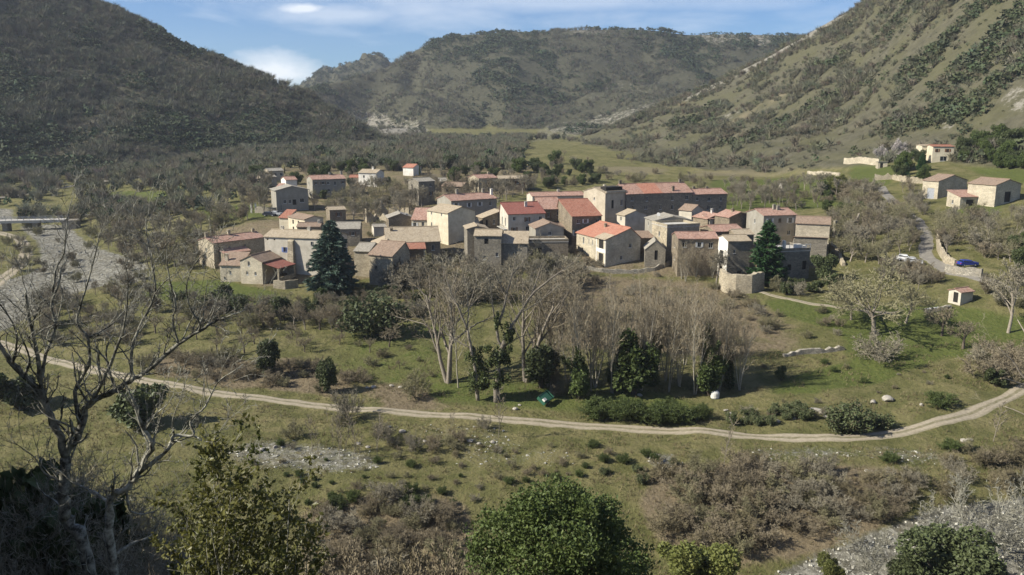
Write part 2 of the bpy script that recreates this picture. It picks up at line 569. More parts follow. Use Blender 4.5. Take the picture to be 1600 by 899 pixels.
z_green = np.maximum.reduce([
    zone([[(1180, 462), (1330, 480), (1480, 478), (1620, 495), (1900, 500), (1900, 560), (1620, 552), (1470, 560), (1350, 605), (1180, 620), (1230, 590), (1340, 560), (1300, 515), (1220, 490)]], 100, 260, 5),
    zone([[(225, 440), (345, 436), (440, 458), (440, 484), (300, 476), (225, 462)]], 100, 260, 3),
    zone([[(1110, 283), (1300, 276), (1330, 322), (1130, 336)]], 230, 520, 2),
    zone([[(300, 322), (430, 318), (430, 338), (330, 345)], [(130, 300), (270, 300), (250, 324), (150, 322)]], 230, 520, 2),
    zone([[(1325, 252), (1400, 262), (1390, 292), (1330, 285)], [(1500, 262), (1640, 262), (1640, 290), (1560, 280)], [(1480, 322), (1560, 316), (1560, 340), (1480, 336)]], 200, 420, 2),
    .5 * zone([[(540, 500), (720, 500), (720, 612), (560, 602), (470, 600)]], 100, 260, 9),
    .6 * zone([[(640, 590), (1000, 600), (1150, 640), (960, 650), (620, 630)]], 100, 260, 4),
    .28 * zone([[(840, 228), (1000, 222), (1010, 262), (820, 258)]], 300, 640, 2),
])
z_gravel = np.maximum.reduce([
    zone([[(1150, 930), (1290, 868), (1345, 836), (1420, 806), (1500, 788), (1620, 776), (1900, 770), (1900, 1200), (1150, 1200)]], 70, 120, 1),
    .56 * zone([[(330, 692), (420, 682), (520, 692), (590, 708), (605, 728), (500, 748), (430, 738), (360, 722)]], 90, 130, 2),
    .7 * zone([[(1220, 698), (1320, 700), (1340, 716), (1240, 712)], [(1000, 700), (1060, 705), (1050, 735), (1000, 725)], [(1370, 738), (1420, 745), (1400, 762), (1370, 752)]], 90, 130, 2),
    zone([[(28, 352), (100, 352), (128, 372), (160, 392), (225, 412), (232, 438), (150, 448), (92, 470), (46, 498), (-80, 560), (-80, 500), (0, 445), (66, 418), (60, 380)],
          [(-60, 326), (20, 326), (24, 350), (-60, 352)]], 150, 420, 1),
    .36 * zone([[(600, 655), (780, 660), (820, 700), (650, 690)], [(690, 690), (900, 690), (900, 730), (700, 740)]], 90, 130, 4),
    .5 * zone([[(1160, 690), (1500, 700), (1500, 730), (1160, 715)]], 90, 130, 3),
])
z_brown = np.maximum.reduce([
    .62 * zone([[(320, 360), (420, 342), (560, 326), (700, 318), (1000, 322), (1300, 336), (1300, 415), (1190, 440), (1000, 432), (700, 425), (560, 440), (420, 452), (330, 425)]], 150, 330, 3),
    .55 * zone([[(370, 262), (840, 250), (850, 300), (560, 345), (430, 350), (380, 310)]], 230, 520, 4),
    .62 * zone([[(880, 425), (1120, 440), (1210, 480), (1260, 520), (1250, 555), (1180, 560), (1120, 560), (880, 545), (820, 500)]], 130, 260, 6),
    .8 * zone([[(240, 560), (470, 560), (560, 600), (540, 625), (330, 600), (240, 590)]], 110, 260, 4),
    .9 * zone([[(1020, 720), (1420, 735), (1380, 830), (1250, 880), (1060, 890), (1000, 800)]], 70, 130, 5),
    .9 * zone([[(470, 790), (720, 770), (760, 899), (480, 899)]], 70, 130, 5),
    .7 * zone([[(560, 600), (660, 600), (720, 640), (600, 650)]], 100, 150, 3),
])
h_l, h_c, h_k, h_r = [blur((HID == k) * 1.0, 2) for k in (1, 2, 3, 4)]
z_rock = np.maximum.reduce([
    .85 * zone([[(985, 175), (1060, 130), (1130, 92), (1215, 55), (1330, -10), (1370, -10), (1300, 40), (1210, 95), (1120, 140), (1040, 172)]], 400, 760, 2),
    .55 * zone([[(1100, 190), (1180, 158), (1250, 130), (1240, 140), (1170, 172), (1110, 205)]], 300, 700, 1),
    .62 * zone([[(1510, 80), (1620, 70), (1620, 110), (1520, 108)], [(1555, 130), (1620, 130), (1620, 190), (1570, 180)], [(1440, 175), (1490, 160), (1500, 200), (1470, 210)]], 200, 600, 1),
    .8 * zone([[(540, 165), (650, 180), (680, 205), (600, 215), (550, 190)]], 560, 1500, 2),
    .66 * zone([[(1060, 46), (1240, 44), (1240, 70), (1160, 82), (1080, 64)], [(880, 44), (960, 46), (950, 60), (890, 58)]], 1000, 1700, 1),
    .6 * zone([[(840, 195), (960, 170), (1050, 150), (1040, 185), (900, 215), (820, 225)]], 450, 1500, 1),
    .45 * zone([[(880, 130), (1040, 110), (1080, 140), (900, 170)]], 800, 1500, 3),
    .35 * h_k,
])
bank = .75 * np.clip((fbm(GX / 16, GY / 16, 8, 3) - .38) * 5, 0, 1) * blur(zone([[(930, 258), (1110, 268), (1260, 266), (1260, 274), (1110, 276), (940, 268)], [(1118, 208), (1180, 203), (1400, 184), (1400, 190), (1180, 209), (1118, 214)], [(1112, 207), (1180, 168), (1240, 134), (1244, 140), (1184, 176), (1118, 213)]], 300, 700, 0), 1)

nr, nc = GX.shape
co = np.stack([GX, GY, GZW], -1).reshape(-1, 3).astype(np.float32)
idx = np.arange(nr * nc).reshape(nr, nc)
q = np.stack([idx[:-1, :-1], idx[:-1, 1:], idx[1:, 1:], idx[1:, :-1]], -1).reshape(-1, 4)
me = bpy.data.meshes.new('ground')
me.vertices.add(len(co)); me.vertices.foreach_set('co', co.reshape(-1))
me.loops.add(q.size); me.loops.foreach_set('vertex_index', q.reshape(-1).astype(np.int32))
me.polygons.add(len(q)); me.polygons.foreach_set('loop_start', np.arange(0, q.size, 4, dtype=np.int32))
me.update(calc_edges=True)
me.polygons.foreach_set('use_smooth', np.ones(len(q), bool))
for nm, ch in (('zone', (z_green, z_gravel, z_brown)), ('hills', (h_l, h_c, h_r)), ('bare', (z_rock, bank, h_k))):
    a = me.color_attributes.new(nm, 'FLOAT_COLOR', 'POINT')
    c = np.ones((nr * nc, 4), np.float32)
    for i in range(3): c[:, i] = ch[i].reshape(-1)
    a.data.foreach_set('color', c.reshape(-1))

n = N('ground_cover')
p = n.pos()
def attr(nm):
    s = n.n('ShaderNodeSeparateColor')
    n.l(n.n('ShaderNodeVertexColor', layer_name=nm).outputs['Color'], s.inputs[0])
    return s.outputs
zg, hz, zb = attr('zone'), attr('hills'), attr('bare')
big, mid, fine, vf = n.noise(.035, p, 6, .65), n.noise(.22, p, 6, .7), n.noise(1.6, p, 6, .7), n.noise(9., p, 3, .7)
base = n.ramp(mid, [(.28, (.078, .080, .030)), (.44, (.120, .118, .046)), (.58, (.195, .172, .082)), (.70, (.148, .138, .060)), (.8, (.096, .106, .036))])
base = n.mix(n.ramp(big, [(.42, 0), (.62, .5)]), base, n.ramp(fine, [(.3, (.070, .080, .026)), (.7, (.120, .118, .044))]))
green = n.ramp(fine, [(.25, (.062, .082, .022)), (.5, (.092, .112, .030)), (.75, (.135, .134, .048))])
thr = lambda m, nz, k=.5: n.ramp(n.math('ADD', m, n.math('MULTIPLY', n.math('SUBTRACT', nz, .5), k)), [(.35, 0), (.62, 1)])
c = n.mix(thr(zg[0], mid, 1.1), base, green)
brown = n.ramp(fine, [(.25, (.110, .086, .052)), (.5, (.185, .148, .095)), (.75, (.25, .205, .14))])
c = n.mix(thr(zg[2], mid, 1.), c, brown)
vor = n.n('ShaderNodeTexVoronoi', Scale=1.6)
n.l(p, vor.inputs['Vector'])
vs = n.n('ShaderNodeSeparateColor'); n.l(vor.outputs['Color'], vs.inputs[0])
gravel = n.ramp(vs.outputs[0], [(0, (.10, .095, .075)), (.4, (.18, .172, .145)), (1, (.31, .30, .26))])
gravel = n.mix(n.ramp(mid, [(.45, 0), (.7, .7)]), gravel, (.15, .135, .095))
c = n.mix(thr(zg[1], fine, .9), c, gravel)
# hills
hl = n.ramp(mid, [(.3, (.050, .048, .032)), (.5, (.082, .078, .054)), (.7, (.125, .116, .082))])
c = n.mix(hz[0], c, hl)
hc = n.ramp(mid, [(.3, (.040, .043, .027)), (.5, (.060, .060, .040)), (.72, (.100, .093, .066))])
c = n.mix(n.math('MAXIMUM', hz[1], zb[2]), c, hc)
hr = n.ramp(mid, [(.28, (.060, .057, .038)), (.45, (.088, .083, .057)), (.62, (.118, .110, .076)), (.8, (.082, .078, .050))])
hr = n.mix(n.ramp(big, [(.42, 0), (.6, .6)]), hr, (.098, .096, .048))
c = n.mix(hz[2], c, hr)
rock = n.ramp(fine, [(.3, (.17, .155, .125)), (.5, (.29, .27, .23)), (.7, (.40, .38, .33))])
rock = n.mix(.25, rock, (.12, .11, .085))
c = n.mix(n.ramp(n.math('ADD', zb[0], n.math('MULTIPLY', n.math('SUBTRACT', mid, .5), 1.6)), [(.55, 0), (.75, 1)]), c, rock)
sc_r = n.ramp(n.math('ADD', n.math('MULTIPLY', n.math('ADD', hz[2], n.math('MULTIPLY', hz[1], .6)), .5), n.math('MULTIPLY', n.math('SUBTRACT', n.noise(.11, p, 8, .75), .5), 2.)), [(.80, 0), (.88, 1)])
c = n.mix(n.math('MULTIPLY', sc_r, .7), c, rock)
c = n.mix(zb[1], c, (.20, .17, .11))
c = n.mix(n.math('MULTIPLY', n.ramp(vf, [(.45, 0), (.7, 1)]), .35), c, (.06, .055, .03))
n.col(c)
n.b.inputs['Roughness'].default_value = 1.
n.b.inputs['Specular IOR Level'].default_value = .1
n.bump(n.math('ADD', n.math('ADD', fine, n.math('MULTIPLY', mid, 2.5)), n.math('MULTIPLY', vf, .3)), .9, .5)
M['ground'] = n.m
tag(obj('ground', me, M['ground']), kind='structure')


def ribbon(name, pix, width, mat, lift=.06, pts=None, step=1.0, kind='structure', wob=.25):
    c = [G(*q) for q in pix] if pts is None else [Vector(q) for q in pts]
    out = []
    for i in range(len(c) - 1):       # Catmull-Rom
        p0, p1, p2, p3 = c[max(i - 1, 0)], c[i], c[i + 1], c[min(i + 2, len(c) - 1)]
        k = max(2, int((p2 - p1).length / step))
        for j in range(k):
            t = j / k
            out.append(.5 * ((2 * p1) + (p2 - p0) * t + (2 * p0 - 5 * p1 + 4 * p2 - p3) * t * t + (3 * p1 - p0 - 3 * p2 + p3) * t ** 3))
    out.append(c[-1])
    nac = 9
    v, f, uv = [], [], []
    for i, a in enumerate(out):
        d = (out[min(i + 1, len(out) - 1)] - out[max(i - 1, 0)]); d.z = 0; d.normalize()
        s = Vector((d.y, -d.x, 0))
        wv = width * (1 + (vnoise(np.array([i * .3]), np.array([1.]), 5)[0] - .5) * wob)
        for k in range(nac):
            u = k / (nac - 1) - .5
            q = a + s * (u * wv)
            zz = float(gz(q.x, q.y)) + lift - (.09 if k in (0, nac - 1) else 0)
            v.append((q.x, q.y, zz)); uv.append((u + .5, i * step))
    for i in range(len(out) - 1):
        for k in range(nac - 1):
            b = i * nac + k
            f.append((b, b + 1, b + nac + 1, b + nac))
    mb = MB(); mb.add(v, f, [[uv[k] for k in ff] for ff in f])
    return tag(mb.build(name, mat, None, True), kind=kind), out


n = N('track_gravel')
uvn = n.n('ShaderNodeTexCoord').outputs['UV']
sx = n.n('ShaderNodeSeparateXYZ'); n.l(uvn, sx.inputs[0])
p = n.pos()
fine, mid = n.noise(2.2, p, 6, .7), n.noise(.4, p, 5, .7)
tr = n.ramp(fine, [(.25, (.21, .178, .128)), (.55, (.295, .255, .19)), (.8, (.36, .32, .25))])
gr = n.ramp(fine, [(.3, (.10, .095, .048)), (.7, (.17, .15, .085))])
u = n.math('ADD', sx.outputs[0], n.math('MULTIPLY', n.math('SUBTRACT', mid, .5), .26))
edge = n.ramp(u, [(.0, 1), (.13, .35), (.20, 0), (.36, 0), (.44, .95), (.56, .95), (.64, 0), (.80, 0), (.87, .35), (1., 1)])
n.col(n.mix(n.math('MULTIPLY', edge, n.ramp(n.noise(.7, p, 5, .7), [(.3, .35), (.6, 1)])), tr, gr))
n.bump(fine, .6, .1)
M['track'] = n.m
track, TRACK = ribbon('track', [(-60, 512), (0, 535), (60, 556), (120, 573), (200, 589), (300, 607), (450, 628), (600, 641), (780, 655), (950, 668), (1150, 680), (1250, 684.5), (1340, 684), (1420, 673), (1500, 651), (1560, 627), (1605, 604), (1660, 580)], 2.65, M['track'])
river_road, _ = ribbon('path', [(-40, 470), (0, 440), (28, 418), (40, 400), (38, 384), (20, 370), (-30, 360)], 4.0, M['track'])
n = N('worn_asphalt'); f = n.noise(.8, n.pos(), 6, .7)
n.col(n.ramp(f, [(.3, (.13, .12, .105)), (.7, (.22, .205, .175))]))
M['road'] = n.m
road, ROAD = ribbon('road', [(1376, 292), (1385, 305), (1408, 325), (1436, 348), (1448, 372), (1446, 392), (1452, 405), (1480, 422), (1520, 432), (1556, 444), (1600, 470), (1660, 500)], 3.3, M['road'])
bank_road, _ = ribbon('road', [(-20, 312), (60, 300), (150, 285), (260, 272), (330, 264)], 5., M['road'], lift=.15)
path2, _ = ribbon('path', [(1175, 452), (1210, 463), (1250, 471), (1285, 477), (1340, 484), (1400, 490)], 1.6, M['track'])

# ------------------------------------------------------------------ light
EL, AZX, AZY = 37., -.972, -.235
SUN = Vector((AZX * math.cos(R(EL)), AZY * math.cos(R(EL)), math.sin(R(EL)))).normalized()
ld = bpy.data.lights.new('sun', 'SUN')
ld.energy, ld.angle, ld.color = 5.0, R(.53), (1, .94, .81)
lo = bpy.data.objects.new('sun', ld); COL.objects.link(lo)
lo.location = (-200, -60, 300)
lo.rotation_euler = SUN.to_track_quat('Z', 'Y').to_euler()

w = bpy.data.worlds.new('World'); SC.world = w
w.use_nodes = True
t = w.node_tree; t.nodes.clear()
L = t.links.new
out = t.nodes.new('ShaderNodeOutputWorld'); bg = t.nodes.new('ShaderNodeBackground')
sky = t.nodes.new('ShaderNodeTexSky'); sky.sky_type = 'NISHITA'; sky.sun_disc = False
sky.sun_elevation = R(EL); sky.sun_rotation = math.atan2(AZX, AZY); sky.altitude = 1500; sky.air_density = 1.15; sky.dust_density = .05; sky.ozone_density = 5.
bg.inputs['Strength'].default_value = .05
tc = t.nodes.new('ShaderNodeTexCoord')
sep = t.nodes.new('ShaderNodeSeparateXYZ'); L(tc.outputs['Generated'], sep.inputs[0])
def wm(op, a, b):
    x = t.nodes.new('ShaderNodeMath'); x.operation = op
    for v, i in ((a, 0), (b, 1)):
        if isinstance(v, bpy.types.NodeSocket): L(v, x.inputs[i])
        else: x.inputs[i].default_value = v
    return x.outputs[0]
# clouds lie on a flat layer: direction divided by its height
zz = wm('MAXIMUM', wm('ADD', sep.outputs[2], .10), .03)
cv = t.nodes.new('ShaderNodeCombineXYZ')
L(wm('DIVIDE', sep.outputs[0], zz), cv.inputs[0]); L(wm('DIVIDE', sep.outputs[1], zz), cv.inputs[1]); cv.inputs[2].default_value = 3.7
mpw = t.nodes.new('ShaderNodeMapping'); mpw.inputs['Scale'].default_value = (1.0, .62, 1); mpw.inputs['Location'].default_value = CLOUD_OFF if 'CLOUD_OFF' in globals() else (2.3, .4, 0)
L(cv.outputs[0], mpw.inputs[0])
cn = t.nodes.new('ShaderNodeTexNoise'); cn.inputs['Scale'].default_value = .75; cn.inputs['Detail'].default_value = 9; cn.inputs['Roughness'].default_value = .58; cn.inputs['Distortion'].default_value = .35
L(mpw.outputs[0], cn.inputs['Vector'])
cr = t.nodes.new('ShaderNodeValToRGB')
cr.color_ramp.elements[0].position = .50; cr.color_ramp.elements[0].color = (0, 0, 0, 1)
cr.color_ramp.elements[1].position = .74; cr.color_ramp.elements[1].color = (.8, .8, .8, 1)
L(cn.outputs['Fac'], cr.inputs['Fac'])
# a bank of cumulus low over the gap between the hills and two wisps higher up, placed by direction
ysafe = wm('MAXIMUM', sep.outputs[1], .05)
ca, ce = wm('DIVIDE', sep.outputs[0], ysafe), wm('DIVIDE', sep.outputs[2], ysafe)
def blob(a0, e0, ra, re, lo, hi, amt, k, rag):
    d = wm('SQRT', wm('ADD', wm('POWER', wm('ABSOLUTE', wm('DIVIDE', wm('SUBTRACT', ca, a0), ra), 0), 2.), wm('POWER', wm('ABSOLUTE', wm('DIVIDE', wm('SUBTRACT', ce, e0), re), 0), 2.)), 0)
    mp = t.nodes.new('ShaderNodeCombineXYZ'); L(wm('MULTIPLY', ca, k), mp.inputs[0]); L(wm('MULTIPLY', ce, k * 2.4), mp.inputs[1])
    nz = t.nodes.new('ShaderNodeTexNoise'); nz.inputs['Scale'].default_value = 1.; nz.inputs['Detail'].default_value = 8; nz.inputs['Roughness'].default_value = .6; L(mp.outputs[0], nz.inputs['Vector'])
    d = wm('ADD', d, wm('MULTIPLY', wm('SUBTRACT', nz.outputs['Fac'], .5), rag))
    mr = t.nodes.new('ShaderNodeMapRange'); mr.inputs['From Min'].default_value = lo; mr.inputs['From Max'].default_value = hi; mr.inputs['To Min'].default_value = amt; mr.inputs['To Max'].default_value = 0
    L(d, mr.inputs['Value'])
    return mr.outputs[0]
puffs = blob(-.272, .048, .062, .026, .15, 1.15, .85, 20., 1.3)
for args in ((-.20, .112, .12, .014, .2, 1.1, .42, 14., 1.6), (-.235, .118, .035, .008, .3, 1.0, .8, 30., 1.0), (-.36, .150, .20, .020, .2, 1.2, .6, 9., 1.6), (.05, .125, .30, .012, .2, 1.2, .35, 8., 1.8), (.10, .165, .4, .02, .2, 1.3, .3, 6., 1.8)):
    puffs = wm('MAXIMUM', puffs, blob(*args))
mixw = t.nodes.new('ShaderNodeMix'); mixw.data_type = 'RGBA'
L(wm('MAXIMUM', wm('MULTIPLY', cr.outputs[0], .6), puffs), mixw.inputs[0]); L(sky.outputs[0], mixw.inputs[6]); mixw.inputs[7].default_value = (12.5, 13., 13.6, 1)
tn = t.nodes.new('ShaderNodeMix'); tn.data_type = 'RGBA'; tn.blend_type = 'MULTIPLY'; tn.inputs[0].default_value = 1; L(sky.outputs[0], tn.inputs[6]); tn.inputs[7].default_value = (.80, 1.02, 1.32, 1); L(tn.outputs[2], mixw.inputs[6])
L(mixw.outputs[2], bg.inputs['Color']); L(bg.outputs[0], out.inputs[0])

# the air between here and the far mountain
hb = MB(); hb.box(-2900, -50, float(GZW.min()) - 1.5, 2900, 2750, float(GZW.max()) + 20)
n = N('air'); n.t.nodes.remove(n.b)
pv = n.t.nodes.new('ShaderNodeVolumePrincipled')
pv.inputs['Color'].default_value = (.84, .90, 1., 1); pv.inputs['Density'].default_value = .00010; pv.inputs['Anisotropy'].default_value = .2
n.l(pv.outputs[0], n.out.inputs['Volume'])
tag(hb.build('haze', n.m), 'thin blue air filling the valley', 'haze', kind='stuff')

cd = bpy.data.cameras.new('camera'); cam = bpy.data.objects.new('camera', cd); COL.objects.link(cam)
cd.sensor_width = 36; cd.lens = 36 * F / 1600; cd.clip_start = .2; cd.clip_end = 6000
cam.location = (0, 0, ZC); cam.rotation_euler = (R(90) - PIT, 0, 0)
SC.camera = cam
SC.view_settings.view_transform = 'Standard'; SC.view_settings.look = 'None'; SC.view_settings.exposure = .80; SC.view_settings.gamma = 1
SC.view_settings.use_curve_mapping = False
SC.cycles.max_bounces = 6; SC.cycles.diffuse_bounces = 3; SC.cycles.glossy_bounces = 2; SC.cycles.transparent_max_bounces = 4; SC.cycles.transmission_bounces = 2
SC.cycles.use_denoising = True
# ================================================================== houses
def grid_wall(mb, A, u, L, H, top, holes, dep=.22):
    """one wall: from A along unit vector u (2D), length L, height H below z=0..H, 'top' profile [(s,z)..] above H, holes (s0,s1,z0,z1)"""
    nx, ny = u[1], -u[0]                       # outward normal
    pt = lambda s, z, d=0: (A[0] + u[0] * s - nx * d, A[1] + u[1] * s - ny * d, z)
    xs = sorted({0, L, *[h[0] for h in holes], *[h[1] for h in holes]})
    zs = sorted({0, H, *[h[2] for h in holes], *[h[3] for h in holes]})
    for i in range(len(xs) - 1):
        for j in range(len(zs) - 1):
            cx, cz = (xs[i] + xs[i + 1]) / 2, (zs[j] + zs[j + 1]) / 2
            if any(h[0] < cx < h[1] and h[2] < cz < h[3] for h in holes): continue
            mb.add([pt(xs[i], zs[j]), pt(xs[i + 1], zs[j]), pt(xs[i + 1], zs[j + 1]), pt(xs[i], zs[j + 1])], [(0, 1, 2, 3)])
    for s0, s1, z0, z1 in holes:
        v = [pt(s0, z0), pt(s1, z0), pt(s1, z1), pt(s0, z1)] + [pt(s0, z0, dep), pt(s1, z0, dep), pt(s1, z1, dep), pt(s0, z1, dep)]
        mb.add(v, [(0, 4, 5, 1), (1, 5, 6, 2), (2, 6, 7, 3), (3, 7, 4, 0)])
    if top:
        vs = [pt(0, H), pt(L, H)] + [pt(s, z) for s, z in reversed(top)]
        mb.add(vs, [tuple(range(len(vs)))])


def fill_opening(house, A, u, h, style, rnd):
    """window or door set into its opening"""
    nx, ny = u[1], -u[0]
    s0, s1, z0, z1 = h
    Mx = Matrix(((u[0], -nx, 0, A[0]), (u[1], -ny, 0, A[1]), (0, 0, 1, 0), (0, 0, 0, 1)))    # local x along wall, y inwards
    kind, fm, shut = style
    if kind == 'void':
        mb = MB(); mb.box(s0, .19, z0, s1, .24, z1, Mx)
        mb.build('opening', M['void'], house); return
    if kind == 'door':
        mb = MB(); mb.box(s0, .12, z0, s1, .18, z1, Mx)
        k = max(2, int((s1 - s0) / .25))
        for i in range(k): mb.box(s0 + (s1 - s0) * i / k + .015, .10, z0 + .03, s0 + (s1 - s0) * (i + 1) / k - .015, .12, z1 - .04, Mx)
        d = mb.build('door', M[fm], house)
        hb = MB(); hb.box(s1 - .18, .05, z0 + 1.0, s1 - .12, .1, z0 + 1.15, Mx); hb.build('handle', M['iron'], d)
        return
    mb = MB(); t = .07
    for b in ((s0, z0, s0 + t, z1), (s1 - t, z0, s1, z1), (s0 + t, z0, s1 - t, z0 + t), (s0 + t, z1 - t, s1 - t, z1), ((s0 + s1) / 2 - .03, z0 + t, (s0 + s1) / 2 + .03, z1 - t)):
        mb.box(b[0], .10, b[1], b[2], .16, b[3], Mx)
    mb.box(s0 - .08, -.06, z0 - .08, s1 + .08, .10, z0, Mx)
    w = mb.build('window', M[fm], house)
    pb = MB(); pb.box(s0 + .01, .135, z0 + .01, s1 - .01, .15, z1 - .01, Mx); pb.build('pane', M['glass'], w)
    if shut:
        ww = (s1 - s0) / 2
        for a, b in ((s0 - ww - .02, s0 - .02), (s1 + .02, s1 + ww + .02)):
            sb = MB(); sb.box(a, -.05, z0, b, -.005, z1, Mx)
            for q in (.2, .75): sb.box(a + .02, -.07, z0 + (z1 - z0) * q, b - .02, -.05, z0 + (z1 - z0) * q + .07, Mx)
            sb.build('shutter', M[shut], w)


def slope_sheet(mb, xs, prof, z_noise, swap, thick=.16, rnd=None):
    """roof skin over stations xs and profile [(y,z)]; swap exchanges the two axes"""
    ring = []
    d = [0]
    for i in range(1, len(prof)): d.append(d[-1] + math.hypot(prof[i][0] - prof[i - 1][0], prof[i][1] - prof[i - 1][1]))
    nx, npf = len(xs), len(prof)
    nz = [[rnd.uniform(-1, 1) * z_noise for _ in prof] for _ in xs]
    V = lambda x, y, z: (y, x, z) if swap else (x, y, z)
    top = [V(x, prof[j][0], prof[j][1] + nz[i][j]) for i, x in enumerate(xs) for j in range(npf)]
    bot = [V(x, prof[j][0], prof[j][1] + nz[i][j] - thick) for i, x in enumerate(xs) for j in range(npf)]
    vs = top + bot
    nt = len(top)
    f, uv = [], []
    def add(face, us):
        if swap: face, us = face[::-1], us[::-1]
        f.append(face); uv.append(us)
    for i in range(nx - 1):
        for j in range(npf - 1):
            a, b, c, e = i * npf + j, (i + 1) * npf + j, (i + 1) * npf + j + 1, i * npf + j + 1
            us = [(xs[i], d[j]), (xs[i + 1], d[j]), (xs[i + 1], d[j + 1]), (xs[i], d[j + 1])]
            add((a, b, c, e), us)
            add((a + nt, e + nt, c + nt, b + nt), [us[0], us[3], us[2], us[1]])
    for i in range(nx - 1):
        for j, flip in ((0, 1), (npf - 1, 0)):
            a, b = i * npf + j, (i + 1) * npf + j
            us = [(xs[i], 0), (xs[i + 1], 0), (xs[i + 1], .1), (xs[i], .1)]
            add((a + nt, b + nt, b, a) if flip else (a, b, b + nt, a + nt), us)
    for j in range(npf - 1):
        for i, flip in ((0, 0), (nx - 1, 1)):
            a, b = i * npf + j, i * npf + j + 1
            us = [(d[j], 0), (d[j + 1], 0), (d[j + 1], .1), (d[j], .1)]
            add((a + nt, a, b, b + nt) if not flip else (a, a + nt, b + nt, b), us)
    mb.add(vs, f, uv)


HOUSES = {}
def solve_eave(px, py, H):
    """point on the pixel's ray that stands H above the ground"""
    dy = (449.5 - py) / F
    t = YM / (CP + dy * SP)
    x = t * (px - 800) / F
    d = (ZC - YM * tand(py)) - gz(x, YM) - H
    k = np.where((d < 0) & (YM > 95))[0]
    i = k[0]
    f = d[i - 1] / (d[i - 1] - d[i])
    return P(px, py, YM[i - 1] + (YM[i] - YM[i - 1]) * f)


